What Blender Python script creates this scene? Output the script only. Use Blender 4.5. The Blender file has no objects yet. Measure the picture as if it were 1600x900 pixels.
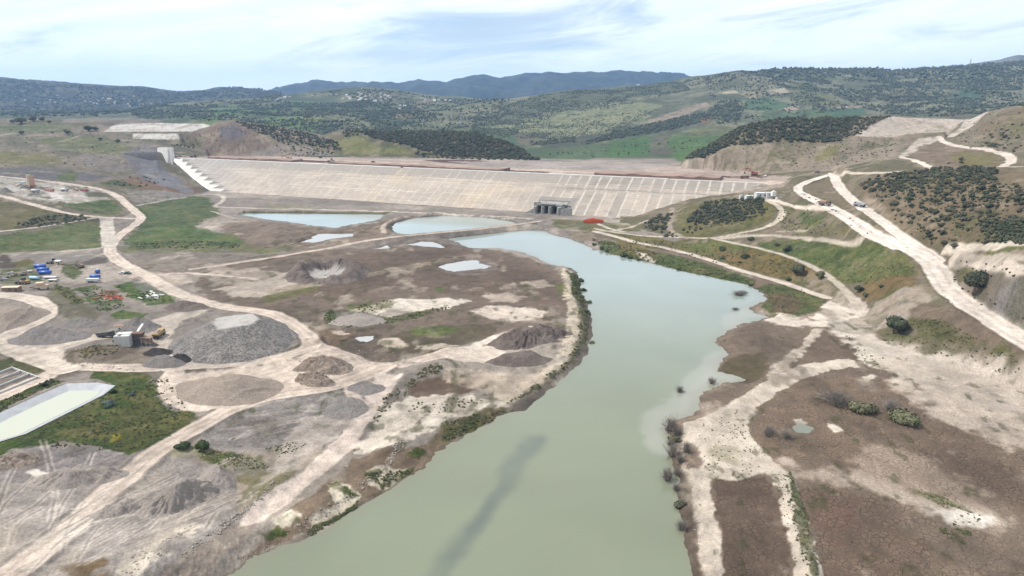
import bpy, bmesh, math, random
import numpy as np
from mathutils import Vector, Matrix

random.seed(7)
RNG = np.random.default_rng(11)
C = bpy.context.scene.collection
scene = bpy.context.scene

# ------------------------------------------------------------------ camera model
CAM_H = 120.0
FPX = 1067.0                      # focal length in photo pixels (1600 wide)
PITCH = math.atan(290.0 / FPX)
CP, SP = math.cos(PITCH), math.sin(PITCH)


def pdir(px, py):
    """pixel of the photograph -> (a = x/y, r = dz/dy) of its sight line"""
    u = (np.asarray(px, float) - 800.0) / FPX
    v = (450.0 - np.asarray(py, float)) / FPX
    dy = CP + v * SP
    return u / dy, (-SP + v * CP) / dy


def pz(px, py, z):
    a, r = pdir(px, py)
    Y = (z - CAM_H) / r
    return (float(a), float(Y), float(z))


def pY(px, py, Y):
    a, r = pdir(px, py)
    return (float(a), float(Y), float(CAM_H + r * Y))


def aY(a, Y, z):
    return (a, Y, z)


# ------------------------------------------------------------------ noise (numpy)
def _hash(ix, iy, seed):
    h = (ix.astype(np.int64) * 374761393 + iy.astype(np.int64) * 668265263 + seed * 2147483647) & 0xFFFFFFFF
    h = ((h ^ (h >> 13)) * 1274126177) & 0xFFFFFFFF
    h = h ^ (h >> 16)
    return (h & 0xFFFF).astype(np.float32) / 65535.0


def vnoise(x, y, seed=0):
    x0 = np.floor(x); y0 = np.floor(y)
    fx = (x - x0).astype(np.float32); fy = (y - y0).astype(np.float32)
    fx = fx * fx * (3 - 2 * fx); fy = fy * fy * (3 - 2 * fy)
    x0 = x0.astype(np.int64); y0 = y0.astype(np.int64)
    a = _hash(x0, y0, seed); b = _hash(x0 + 1, y0, seed)
    c = _hash(x0, y0 + 1, seed); d = _hash(x0 + 1, y0 + 1, seed)
    return (a + (b - a) * fx) * (1 - fy) + (c + (d - c) * fx) * fy


def fbm(x, y, scale, octv=4, seed=0, gain=0.5):
    """about -1..1"""
    f = 1.0 / scale; s = 0.0; amp = 1.0; tot = 0.0
    for k in range(octv):
        cs, sn = math.cos(k * 0.7), math.sin(k * 0.7)
        s = s + amp * (vnoise((x * cs - y * sn) * f + 17.3 * k, (x * sn + y * cs) * f - 9.1 * k, seed + 31 * k) * 2 - 1)
        tot += amp; amp *= gain; f *= 2.03
    return s / tot * 1.6


def sstep(e0, e1, x):
    t = np.clip((x - e0) / (e1 - e0), 0, 1)
    return t * t * (3 - 2 * t)


# ------------------------------------------------------------------ the polar grid the land is sampled on
_far = np.concatenate([np.exp(np.linspace(math.log(60), math.log(700), 860, endpoint=False)),
                       np.exp(np.linspace(math.log(700), math.log(3600), 360, endpoint=False)),
                       np.exp(np.linspace(math.log(3600), math.log(11500), 130))])
YR = np.concatenate([[12.0, 24.0, 36.0, 48.0], _far])
_in = np.linspace(-0.96, 0.96, 1240)
_lo = np.array([-2.6, -2.1, -1.7, -1.4, -1.25, -1.15, -1.08, -1.03, -0.99])
AC = np.concatenate([_lo, _in, -_lo[::-1]])
NA, NY = len(AC), len(YR)
AA, YY = np.meshgrid(AC, YR)                   # [row, col]
XX = AA * YY


def row_interp(curves):
    """heights on the grid from a list of contour curves (near -> far), each a list of (a, Y, z)"""
    K = len(curves)
    Yk = np.empty((K, NA)); Zk = np.empty((K, NA))
    for k, c in enumerate(curves):
        c = sorted(c)
        a = np.array([p[0] for p in c])
        Yk[k] = np.interp(AC, a, [p[1] for p in c])
        Zk[k] = np.interp(AC, a, [p[2] for p in c])
    for k in range(1, K):
        Yk[k] = np.maximum(Yk[k], Yk[k - 1] + 2.0)
    out = np.empty((NY, NA))
    for i in range(NA):
        yk, zk = Yk[:, i], Zk[:, i]
        h = np.diff(yk); dl = np.diff(zk) / h
        m = np.zeros(K)
        for k in range(1, K - 1):
            if dl[k - 1] * dl[k] > 0:
                w1 = 2 * h[k] + h[k - 1]; w2 = h[k] + 2 * h[k - 1]
                m[k] = (w1 + w2) / (w1 / dl[k - 1] + w2 / dl[k])
        y = np.clip(YR, yk[0], yk[-1])
        j = np.clip(np.searchsorted(yk, y, side='right') - 1, 0, K - 2)
        t = (y - yk[j]) / h[j]
        t2 = t * t; t3 = t2 * t
        out[:, i] = ((2 * t3 - 3 * t2 + 1) * zk[j] + (t3 - 2 * t2 + t) * h[j] * m[j]
                     + (-2 * t3 + 3 * t2) * zk[j + 1] + (t3 - t2) * h[j] * m[j + 1])
    return out


# dam lines (world): toe T0 + s*d, crest C0 + s*d
DD = np.array([0.918, -0.395]); DD /= np.hypot(*DD)
DN = np.array([-DD[1], DD[0]])
T0 = np.array([8.0, 766.0]); DAM_L = 77.5; DAM_H = 36.0


def line_Y(off, a):
    o = T0 + DN * off
    s = (a * o[1] - o[0]) / (DD[0] - a * DD[1])
    return o[1] + s * DD[1]


def damline(off, z, n=41, a0=-0.6, a1=0.45):
    """curve along the dam at offset off from the toe, clamped sideways"""
    res = []
    for a in np.linspace(a0, a1, n):
        ac = min(max(a, -0.56), 0.41)
        res.append((a, line_Y(off, ac), z))
    return res


def sd_poly(X, Y, P):
    """signed distance to polygon P (n,2): negative inside"""
    d2 = np.full(X.shape, 1e18); inside = np.zeros(X.shape, bool)
    n = len(P)
    for i in range(n):
        x1, y1 = P[i]; x2, y2 = P[(i + 1) % n]
        ex, ey = x2 - x1, y2 - y1
        L = ex * ex + ey * ey + 1e-12
        t = np.clip(((X - x1) * ex + (Y - y1) * ey) / L, 0, 1)
        dx = X - x1 - t * ex; dy = Y - y1 - t * ey
        np.minimum(d2, dx * dx + dy * dy, out=d2)
        if abs(ey) > 1e-9:
            c = (y1 > Y) != (y2 > Y)
            inside ^= c & (X < ex * (Y - y1) / ey + x1)
    d = np.sqrt(d2)
    d[inside] *= -1
    return d


def sd_line(X, Y, P):
    """distance to polyline, and parameter along it"""
    d2 = np.full(X.shape, 1e18); par = np.zeros(X.shape); acc = 0.0
    for i in range(len(P) - 1):
        x1, y1 = P[i]; x2, y2 = P[i + 1]
        ex, ey = x2 - x1, y2 - y1
        L = ex * ex + ey * ey + 1e-12
        t = np.clip(((X - x1) * ex + (Y - y1) * ey) / L, 0, 1)
        dx = X - x1 - t * ex; dy = Y - y1 - t * ey
        dd = dx * dx + dy * dy
        m = dd < d2
        par[m] = (acc + t * math.sqrt(L))[m]
        d2 = np.minimum(d2, dd)
        acc += math.sqrt(L)
    return np.sqrt(d2), par


def window(P, mg):
    """grid window (row slice, col slice) around world points P with a margin in metres"""
    P = np.asarray(P)
    y0, y1 = P[:, 1].min() - mg, P[:, 1].max() + mg
    yl = max(P[:, 1].min() - mg, 30.0)
    al = P[:, 0] / np.maximum(P[:, 1], 20)
    a0 = al.min() - mg / yl; a1 = al.max() + mg / yl
    r0, r1 = np.searchsorted(YR, y0), np.searchsorted(YR, y1)
    c0, c1 = np.searchsorted(AC, a0), np.searchsorted(AC, a1)
    return slice(max(r0 - 1, 0), min(r1 + 1, NY)), slice(max(c0 - 1, 0), min(c1 + 1, NA))


ZG = None            # final terrain heights, set below


def hit(px, py):
    """where the sight line of a photo pixel first meets the land -> (x, y, z)"""
    a, r = pdir(px, py)
    i = float(np.interp(a, AC, np.arange(NA)))
    i0 = int(min(max(math.floor(i), 0), NA - 2)); f = i - i0
    col = ZG[:, i0] * (1 - f) + ZG[:, i0 + 1] * f
    dz = col - (CAM_H + r * YR)
    w = np.nonzero(dz > 0)[0]
    if len(w) == 0:
        Y = 11000.0
    else:
        k = max(w[0], 1)
        t = dz[k - 1] / (dz[k - 1] - dz[k] + 1e-12)
        Y = YR[k - 1] + min(max(t, 0), 1) * (YR[k] - YR[k - 1])
    return (float(a) * Y, Y, CAM_H + float(r) * Y)


def hits(pts):
    return np.array([hit(*p)[:2] for p in pts])


def zat(x, y):
    """land height under a world point (bilinear on the grid)"""
    a = np.clip(np.asarray(x, float) / np.maximum(np.asarray(y, float), 12.0), AC[0], AC[-1])
    i = np.interp(a, AC, np.arange(NA)); j = np.interp(y, YR, np.arange(NY))
    i0 = np.clip(np.floor(i).astype(int), 0, NA - 2); j0 = np.clip(np.floor(j).astype(int), 0, NY - 2)
    f = i - i0; g = j - j0
    return (ZG[j0, i0] * (1 - f) * (1 - g) + ZG[j0, i0 + 1] * f * (1 - g)
            + ZG[j0 + 1, i0] * (1 - f) * g + ZG[j0 + 1, i0 + 1] * f * g)
# ------------------------------------------------------------------ land: heights
base = [
    [aY(-2, 12, 4), aY(2, 12, 2)],
    [aY(-2.6, 150, 7.5), aY(-.75, 150, 7), aY(-.42, 150, 3.4), aY(-.25, 150, 1.6), aY(2, 150, 2)],
    [aY(-2.6, 250, 7), aY(-.6, 250, 6), aY(-.3, 250, 3), aY(-.1, 250, 1.8), aY(.3, 250, 1.6), aY(2, 250, 2.5)],
    [aY(-2.6, 350, 8), aY(-.6, 350, 6.5), aY(-.35, 350, 5), aY(-.15, 350, 3), aY(.3, 350, 2.0), aY(2, 350, 3)],
    [aY(-2.6, 450, 9), aY(-.7, 450, 7), aY(-.4, 450, 4.5), aY(-.15, 450, 2.4), aY(.3, 450, 2), aY(2, 450, 4)],
    [aY(-2.6, 560, 9), aY(-.6, 560, 5), aY(-.35, 560, 3), aY(-.15, 560, 2.2), aY(.3, 560, 3), aY(2, 560, 5)],
    damline(-6, 2.0), damline(8, 1.0), damline(DAM_L + 3, 2.5), damline(DAM_L + 7, DAM_H - 0.7),
    [pY(300, 243, 1240), pY(420, 244, 1215), pY(560, 245, 1180), pY(700, 248, 1110), pY(850, 250, 1050), pY(960, 254, 1000), pY(1060, 258, 960)],
    [aY(-1, 1330, 26), aY(1, 1180, 20)],
    [aY(-1, 1500, 30), aY(1, 1400, 24)],
    [aY(-1, 2200, 45), aY(1, 2200, 45)],
    [aY(-1, 11500, 40), aY(1, 11500, 40)],
]
LH = [
    [pz(-700, 620, 3), pz(-300, 500, 3), pz(0, 425, 3), pz(100, 400, 3), pz(190, 350, 3), pz(260, 325, 2), pz(325, 301, 1.5), aY(-.42, 960, 0)],
    [pz(-400, 380, 20), pz(0, 330, 19), pz(100, 318, 17), pz(200, 300, 14), pz(260, 305, 8), pz(322, 297, 3), aY(-.42, 980, 0)],
    [pz(-400, 300, 36), pz(0, 280, 32), pz(100, 272, 30), pz(200, 266, 28), pz(250, 272, 22), pz(300, 281, 12), aY(-.44, 1010, 10), aY(-.42, 1015, 0)],
    [pz(-400, 265, 48), pz(0, 250, 43), pz(100, 248, 43), pz(200, 248, 41), pz(245, 252, 37), pz(280, 254, 30), aY(-.44, 1110, 30), aY(-.42, 1110, 0)],
    [pz(-400, 225, 68), pz(0, 215, 64), pz(100, 218, 60), pz(200, 220, 57), pz(245, 229, 50), pz(285, 240, 40), aY(-.44, 1180, 37), aY(-.42, 1180, 0)],
    [pY(-400, 205, 1300), pY(0, 203, 1290), pY(100, 203, 1280), pY(200, 208, 1280), pY(250, 214, 1270), pY(290, 220, 1270), aY(-.44, 1270, 40), aY(-.42, 1270, 0)],
    [pY(-400, 190, 1500), pY(0, 186, 1480), pY(150, 185, 1450), pY(250, 190, 1430), pY(325, 194, 1420), aY(-.44, 1400, 36), aY(-.42, 1400, 0)],
    [aY(-2, 1750, 70), aY(-.44, 1750, 40), aY(-.42, 1750, 0)],
    [aY(-2, 2100, 20), aY(-.42, 2100, 0)],
]
BH = [
    [aY(-.52, 1215, 30), aY(-.25, 1160, 30), aY(-.22, 1160, 20)],
    [pY(276, 244, 1235), pY(330, 243, 1230), pY(420, 245, 1215), pY(500, 245, 1195), pY(540, 246, 1190), aY(-.22, 1185, 20)],
    [pY(276, 232, 1260), pY(320, 215, 1270), pY(360, 212, 1270), pY(420, 222, 1260), pY(480, 232, 1240), pY(540, 240, 1220), aY(-.22, 1220, 20)],
    [pY(276, 225, 1330), pY(305, 208, 1330), pY(335, 192, 1330), pY(362, 188, 1330), pY(400, 193, 1340), pY(440, 199, 1340), pY(480, 207, 1330), pY(520, 216, 1320), pY(560, 232, 1300), aY(-.21, 1300, 20)],
    [aY(-.52, 1450, 40), aY(-.45, 1450, 60), aY(-.3, 1450, 50), aY(-.21, 1400, 20)],
    [aY(-.52, 1600, 0), aY(-.2, 1600, 0)],
]
DS = [
    [aY(-.3, 1150, 30), aY(-.22, 1150, 30), aY(.05, 1040, 30), aY(.06, 1040, 10)],
    [pY(500, 240, 1210), pY(560, 244, 1185), pY(650, 247, 1140), pY(740, 248, 1100), pY(842, 252, 1050), aY(.055, 1045, 10)],
    [pY(500, 226, 1260), pY(560, 218, 1260), pY(650, 224, 1210), pY(740, 228, 1160), pY(800, 238, 1120), pY(842, 251, 1080), aY(.055, 1080, 10)],
    [pY(490, 218, 1350), pY(520, 207, 1350), pY(545, 202, 1350), pY(600, 204, 1330), pY(660, 205, 1300), pY(710, 206, 1270), pY(750, 209, 1240), pY(790, 220, 1200), pY(820, 235, 1150), pY(845, 250, 1110), aY(.06, 1100, 10)],
    [aY(-.3, 1500, 40), aY(-.1, 1420, 40), aY(.06, 1250, 5)],
    [aY(-.3, 1650, 0), aY(.06, 1500, 0)],
]
RS = [
    [aY(.24, 830, 30), aY(.36, 760, 30), aY(.5, 800, 30)],
    [aY(.235, 880, 25), pz(1065, 262, 36.5), pz(1130, 266, 37), pz(1200, 272, 38), pz(1300, 262, 47), pz(1390, 236, 60)],
    [aY(.235, 890, 26), pY(1072, 256, 900), pY(1130, 240, 880), pY(1200, 224, 890), pY(1280, 222, 900), pY(1340, 212, 930), pY(1390, 205, 960)],
    [aY(.235, 930, 26), pY(1072, 246, 960), pY(1105, 231, 970), pY(1135, 212, 980), pY(1165, 196, 990), pY(1200, 188, 1000), pY(1250, 184, 1010), pY(1300, 184, 1030), pY(1360, 181, 1060), pY(1390, 181, 1080), aY(.62, 1080, 60)],
    [aY(.235, 1100, 20), aY(.35, 1150, 55), aY(.6, 1200, 60)],
    [aY(.235, 1350, 0), aY(.6, 1500, 10)],
]
RH = [
    [pz(980, 372, 0), pz(1060, 386, .8), pz(1130, 416, .8), pz(1200, 441, .8), pz(1290, 478, 1.2), pz(1340, 508, 1.4), pz(1400, 548, 2), pz(1500, 570, 3), pz(1600, 605, 3), pz(1900, 740, 3)],
    [pz(980, 352, 2), pz(1060, 350, 8), pz(1120, 372, 8), pz(1200, 390, 10), pz(1280, 425, 9), pz(1350, 445, 11), pz(1400, 470, 15), pz(1480, 492, 18), pz(1550, 540, 13), pz(1620, 580, 11), pz(1900, 690, 10)],
    [pz(990, 335, 3), pz(1080, 312, 20), pz(1140, 309, 26), pz(1190, 308, 33), pz(1245, 300, 38), pz(1290, 322, 37), pz(1350, 362, 33), pz(1420, 398, 29), pz(1465, 420, 26), pz(1500, 465, 22), pz(1560, 505, 19), pz(1620, 540, 17), pz(1900, 640, 14)],
    [pz(990, 334, 2), pz(1080, 310, 19), pz(1190, 301, 34), pz(1245, 288, 41), pz(1300, 272, 44), pz(1345, 322, 40), pz(1395, 360, 35), pz(1445, 392, 31), pz(1490, 426, 28), pz(1560, 470, 28), pz(1620, 490, 30), pz(1900, 600, 28)],
    [aY(.18, 790, 10), pz(1080, 300, 19), pz(1190, 294, 34), pz(1245, 280, 43), pz(1300, 264, 48), pz(1360, 290, 50), pz(1420, 306, 53), pz(1480, 322, 52), pz(1540, 345, 52), pz(1620, 380, 52), pz(1900, 450, 50)],
    [aY(.18, 800, 10), aY(.27, 800, 20), pz(1190, 284, 36), pz(1300, 256, 51), pz(1400, 266, 60), pz(1480, 264, 67), pz(1560, 266, 69), pz(1620, 278, 71), pz(1900, 330, 70)],
    [aY(.18, 810, 10), aY(.27, 810, 20), aY(.36, 800, 36), pz(1300, 248, 53), pz(1400, 246, 62), pz(1480, 248, 66), pz(1560, 245, 70), pz(1620, 250, 73), pz(1900, 300, 74)],
    [aY(.18, 830, 10), aY(.27, 830, 20), aY(.36, 850, 36), pY(1300, 240, 880), pY(1400, 218, 930), pY(1480, 214, 940), pY(1520, 210, 900), pY(1560, 196, 860), pY(1620, 185, 830), pY(1900, 200, 700)],
    [aY(.18, 900, 0), aY(.27, 900, 10), aY(.36, 1000, 30), pY(1300, 200, 1060), pY(1395, 182, 1080), pY(1440, 184, 1080), pY(1515, 187, 1070), pY(1540, 176, 1000), pY(1575, 167, 980), pY(1620, 163, 960), pY(1900, 150, 900)],
    [aY(.18, 1200, 0), aY(.36, 1250, 20), aY(.5, 1250, 60), aY(.9, 1200, 80)],
    [aY(.18, 1500, 0), aY(.9, 1600, 10)],
]
MH = [
    [aY(-.3, 1420, 20), aY(.05, 1260, 16), aY(.35, 1260, 16), aY(.8, 1350, 20)],
    [pY(540, 225, 1620), pY(700, 217, 1600), pY(850, 224, 1550), pY(1000, 228, 1500), pY(1100, 214, 1560), pY(1250, 208, 1560), pY(1400, 198, 1560), pY(1600, 188, 1500), pY(2000, 180, 1500)],
    [pY(540, 208, 1850), pY(700, 192, 2000), pY(850, 192, 2000), pY(1000, 184, 2000), pY(1100, 176, 2000), pY(1250, 172, 2000), pY(1400, 165, 2050), pY(1600, 152, 2050), pY(2000, 150, 2000)],
    [pY(520, 206, 2000), pY(600, 186, 2300), pY(680, 172, 2500), pY(760, 160, 2600), pY(830, 151, 2700), pY(900, 141, 2800), pY(1000, 134, 2900), pY(1060, 125, 3000), pY(1150, 112, 3000), pY(1200, 110, 3100), pY(1300, 108, 3200), pY(1400, 110, 3300), pY(1480, 104, 3300), pY(1560, 99, 3300), pY(1640, 92, 3300), pY(2000, 90, 3300)],
    [aY(-.3, 2700, 20), aY(-.1, 3300, 60), aY(.3, 4000, 150), aY(.9, 4200, 180)],
    [aY(-.3, 3200, 0), aY(.9, 6000, 50)],
]
CH = [
    [aY(-.7, 1650, 30), aY(.1, 1650, 30)],
    [pY(180, 190, 2100), pY(300, 183, 2000), pY(440, 186, 1900), pY(560, 190, 1950), pY(700, 185, 2150), pY(850, 180, 2200)],
    [pY(180, 178, 2500), pY(300, 170, 2500), pY(440, 166, 2500), pY(560, 163, 2600), pY(700, 168, 2600), pY(850, 170, 2600)],
    [pY(200, 176, 2600), pY(260, 165, 2800), pY(340, 157, 2900), pY(440, 150, 3100), pY(480, 146, 3200), pY(530, 141, 3300), pY(570, 138, 3300), pY(610, 141, 3300), pY(660, 147, 3250), pY(740, 156, 3200), pY(800, 164, 3100), pY(900, 185, 3000)],
    [aY(-.7, 4000, 60), aY(.1, 4000, 40)],
    [aY(-.7, 5000, 0), aY(.1, 5000, 0)],
]
LR = [
    [aY(-1.5, 2600, 40), aY(-.1, 3000, 30)],
    [pY(-500, 170, 3300), pY(0, 170, 3300), pY(200, 172, 3300), pY(400, 170, 3500), pY(560, 175, 3600)],
    [pY(-500, 118, 4400), pY(-100, 116, 4400), pY(0, 123, 4400), pY(60, 129, 4500), pY(110, 132, 4500), pY(150, 135, 4500), pY(215, 138, 4600), pY(255, 141, 4600), pY(290, 145, 4700), pY(320, 141, 4700), pY(345, 138, 4700), pY(400, 139, 4700), pY(430, 142, 4700), pY(455, 147, 4700), pY(560, 168, 4700)],
    [aY(-1.5, 5800, 100), aY(-.1, 5800, 60)],
    [aY(-1.5, 7500, 0), aY(-.1, 7500, 0)],
]
BM = [
    [aY(-.6, 5300, 20), aY(.5, 5300, 20)],
    [pY(300, 160, 5625), pY(600, 150, 5625), pY(1100, 145, 5625)],
    [pY(380, 165, 6750), pY(430, 143, 6750), pY(460, 136, 6750), pY(495, 130, 6750), pY(540, 136, 6750), pY(562, 134, 6900), pY(590, 127, 6900), pY(610, 126, 6900), pY(650, 130, 6900), pY(690, 130, 6975), pY(740, 128, 6975), pY(780, 125, 6975), pY(810, 120, 6900), pY(850, 115, 6900), pY(900, 113, 6900), pY(930, 116, 6975), pY(955, 114, 6975), pY(1000, 119, 6975), pY(1045, 120, 6975), pY(1100, 132, 6975), pY(1200, 150, 6975)],
    [aY(-.6, 8600, 100), aY(.5, 8600, 100)],
    [aY(-.6, 11000, 0), aY(.5, 11000, 0)],
]
RF = [
    [aY(.5, 4300, 40), aY(1, 4300, 40)],
    [pY(1380, 125, 5200), pY(1450, 112, 5200), pY(1510, 103, 5200), pY(1560, 94, 5200), pY(1610, 86, 5200), pY(1750, 70, 5200), pY(2200, 60, 5200)],
    [aY(.5, 7000, 60), aY(1, 7000, 60)],
    [aY(.5, 9000, 0), aY(1, 9000, 0)],
]
amax = lambda px: float(pdir(px, 240)[0])
layers = [('base', base, -9, 9), ('LH', LH, -9, -.42), ('BH', BH, -.52, -.21), ('DS', DS, -.3, .06), ('RS', RS, .235, .62),
          ('RH', RH, .16, 9), ('MH', MH, -.3, 9), ('CH', CH, -.75, .12), ('LR', LR, -9, -.15), ('BM', BM, -.5, .45), ('RF', RF, .5, 9)]
Zl = np.full((NY, NA), -50.0)
LID = np.zeros((NY, NA), np.int8)
RIDGE = fbm(XX, YY, 160, 5, 5)
GUL = .4 - np.abs(fbm(XX, YY, 45, 4, 6))
for k, (nm, cv, a0, a1) in enumerate(layers):
    z = row_interp(cv)
    if nm in ('MH', 'CH', 'LR', 'RF', 'BM'):
        amp = {'MH': 6, 'CH': 8, 'LR': 14, 'RF': 14, 'BM': 16}[nm]
        t = sstep(YY.min(), 1, 0)
        gull = -np.abs(fbm(XX, YY * 0.6, 380 if nm != 'BM' else 620, 4, 40 + k)) + 0.35
        if nm == 'BM':
            z = z + 26 * fbm(XX, YY, 330, 4, 55) * sstep(60, 160, z)
        z = z + amp * 0.5 * RIDGE + amp * (6.5 if nm == 'BM' else 2.3) * gull * sstep(40, 110, z)
    elif nm in ('BH', 'DS', 'RS'):
        z = z + (2.2 * RIDGE + 1.3 * GUL) * sstep(30, 60, z)
    elif nm in ('LH', 'RH'):
        z = z + (1.6 * RIDGE + .9 * GUL) * sstep(10, 40, z)
    # kill numerically invalid parts in front of the first curve
    z = np.where((AA >= a0) & (AA <= a1), z, -60)
    first = np.interp(AC, [p[0] for p in sorted(cv[0])], [p[1] for p in sorted(cv[0])])
    if nm != 'base':
        z = np.where(YY < first[None, :], -60, z)
    up = z > Zl
    LID[up] = k
    Zl = np.maximum(Zl, z)
LK = {nm: k for k, (nm, *_r) in enumerate(layers)}
# small roughness everywhere near
Zl += (0.55 * fbm(XX, YY, 22, 4, 21) + 0.26 * fbm(XX, YY, 5, 4, 22) + .07 * fbm(XX, YY, 1.4, 2, 23) * (YY < 350)) * sstep(1500, 700, YY)
# keep the land under the dam's face and flat on the fill behind it
SD = (XX - T0[0]) * DD[0] + (YY - T0[1]) * DD[1]
QD = (XX - T0[0]) * DN[0] + (YY - T0[1]) * DN[1]
wq = QD / DAM_L
infoot = (wq > -0.02) & (wq < 1.02) & (SD > -464 - 149 * np.clip(wq, 0, 1)) & (SD < 60)
Zl = np.where(infoot, np.minimum(Zl, DAM_H * wq - 2.5), Zl)
infill = (wq >= 1.02) & (wq < 2.6) & (SD > -612 - 30 * (wq - 1)) & (SD < 330) & (LID == 1)
Zl = np.where(infill, np.minimum(Zl, DAM_H - .6 + 12 * np.clip(wq - 2.0, 0, 1)), Zl)
cut = (SD < -590) & (SD > -650) & (wq > .2) & (wq < 1.12)
Zl = np.where(cut, np.minimum(Zl, 17 + 9 * np.clip(wq, 0, 1.2) + np.clip(-622 - SD, 0, 40) * .9), Zl)
ZG = Zl
GRAV = np.zeros((NY, NA), np.float32)


def poly_sd(P, feather, warp, seed=3, wscale=None):
    w = window(P, feather * 2 + warp * 2 + 1)
    X, Y = XX[w], YY[w]
    if X.size == 0:
        return w, np.zeros(X.shape)
    ws = wscale or max(warp * 3.0, 3.0)
    wx = X + warp * fbm(X, Y, ws, 4, seed, .6); wy = Y + warp * fbm(X + 500, Y - 300, ws, 4, seed + 7, .6)
    return w, sd_poly(wx, wy, P)


def raise_poly(px_pts, h, feather, warp=1.5, seed=3, world=None):
    P = hits(px_pts) if world is None else world
    w, d = poly_sd(P, feather, warp, seed)
    ZG[w] += h * sstep(feather, -feather, d)


def ridge_line(px_pts, h, width, seed=5, rough=.5):
    """a bank / windrow of earth along a polyline"""
    P = hits(px_pts)
    w = window(P, width * 2)
    X, Y = XX[w], YY[w]
    wx = X + width * .3 * fbm(X, Y, width * 2, 3, seed); wy = Y + width * .3 * fbm(X + 90, Y, width * 2, 3, seed + 1)
    d, t = sd_line(wx, wy, P)
    g = np.exp(-(d / (width * .5)) ** 2)
    ZG[w] += h * g * (1 + rough * fbm(X, Y, width * .8, 3, seed + 2))


def terrace(corners, feather):
    """flatten the land to the plane through traced corners (px, py, Y); returns the outline"""
    Q = np.array([pY(*c) for c in corners]); W3 = np.stack([Q[:, 0] * Q[:, 1], Q[:, 1], Q[:, 2]], 1)
    A = np.stack([W3[:, 0], W3[:, 1], np.ones(len(W3))], 1)
    cf = np.linalg.lstsq(A, W3[:, 2], rcond=None)[0]
    w = window(W3[:, :2], feather + 5)
    d = sd_poly(XX[w], YY[w], W3[:, :2])
    t = sstep(feather, 1, d)
    ZG[w] = ZG[w] * (1 - t) + (cf[0] * XX[w] + cf[1] * YY[w] + cf[2]) * t
    return W3[:, :2]


PAD1 = terrace([(162, 206, 1290), (300, 205, 1290), (330, 196.5, 1370), (322, 193.5, 1400), (196, 191, 1420), (175, 197, 1370)], 22)
PAD2 = terrace([(207, 217, 1235), (281, 216.5, 1235), (277, 208.5, 1268), (208, 208.5, 1268)], 10)

WATER = []


def carve(name, px_pts, lvl, depth, bank, warp, seed):
    P = np.array([pz(px, py, lvl) for px, py in px_pts])
    P = np.stack([P[:, 0] * P[:, 1], P[:, 1]], 1)
    mg = bank * 2 + warp * 3 + 4
    w, d = poly_sd(P, mg, warp, seed)
    z = ZG[w]
    zo = lvl - .05 + (np.maximum(z, lvl + .5) - lvl) * sstep(0, bank, d)
    zi = lvl - .05 - depth * sstep(0, bank * 2.5, -d)
    zn = np.where(d < 0, zi, np.where(d < bank, np.where(z > lvl, np.minimum(z, zo), zo), z))
    # near the bank never below the water
    zn = np.where((d >= bank) & (d < mg) & (z < lvl + .4), lvl + .4, zn)
    ZG[w] = zn
    WATER.append((name, P, lvl, w, d))
    return w, d


river_px = [(150, 990), (355, 903), (400, 870), (450, 847), (500, 827), (550, 797), (575, 783), (600, 768), (640, 745), (670, 730), (685, 706),
            (730, 682), (780, 655), (806, 640), (818, 622), (850, 605), (880, 582), (896, 566), (908, 545), (917, 525), (919, 500),
            (912, 478), (905, 450), (897, 425), (882, 418), (858, 412), (840, 402), (815, 394), (780, 388), (740, 389), (716, 381),
            (695, 373), (740, 368), (800, 361), (830, 360), (850, 361), (858, 366), (885, 372), (895, 376), (920, 386), (945, 395), (990, 405),
            (1020, 412), (1050, 420), (1100, 431), (1140, 439), (1172, 447), (1188, 458), (1198, 468), (1180, 474), (1168, 482),
            (1176, 488), (1199, 495), (1165, 504), (1135, 516), (1122, 525), (1114, 536), (1128, 542), (1135, 552), (1122, 568), (1120, 580),
            (1148, 587), (1166, 594), (1125, 597), (1105, 610), (1090, 618), (1088, 634), (1078, 650), (1060, 656), (1048, 670), (1062, 695),
            (1060, 735), (1072, 765), (1075, 800), (1084, 815), (1082, 840), (1083, 870), (1094, 905), (1110, 990), (1180, 1400), (-500, 1400)]
carve('river', river_px, 0.0, 5.0, 9.0, 1.6, 101)
carve('settling_pond', [(372, 336), (385, 333), (420, 333), (500, 334), (602, 335), (592, 344), (555, 351), (525, 358), (500, 355), (440, 347), (400, 342)], 0.6, 2.5, 4, 1.5, 102)
carve('settling_pond', [(606, 358), (613, 348), (645, 340), (690, 337), (760, 340), (800, 346), (808, 351), (770, 357), (700, 362), (640, 368), (618, 365)], 0.4, 2.5, 3.5, 1.5, 103)
carve('puddle', [(468, 379), (490, 371), (497, 366), (546, 365), (550, 369), (515, 374), (492, 380)], 1.4, .5, 5, 2.5, 104)
carve('puddle', [(576, 390), (600, 384), (627, 380), (619, 386), (590, 390)], 1.4, .5, 4, 2, 105)
carve('puddle', [(638, 382), (655, 378), (676, 378), (694, 387), (665, 385)], 1.4, .5, 4, 2, 106)
carve('puddle', [(686, 418), (705, 411), (732, 407), (744, 407), (748, 412), (766, 416), (745, 421), (712, 424)], 1.6, .5, 6, 2.2, 107)
carve('puddle', [(503, 536), (530, 541), (550, 534), (560, 527), (584, 525), (580, 532), (556, 540), (572, 550), (582, 563), (572, 558), (545, 546)], 3.0, .6, 4, 1.2, 108)
carve('puddle', [(1240, 667), (1252, 663), (1268, 668), (1262, 676), (1244, 675)], 1.7, .4, 3, .5, 110)

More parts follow.
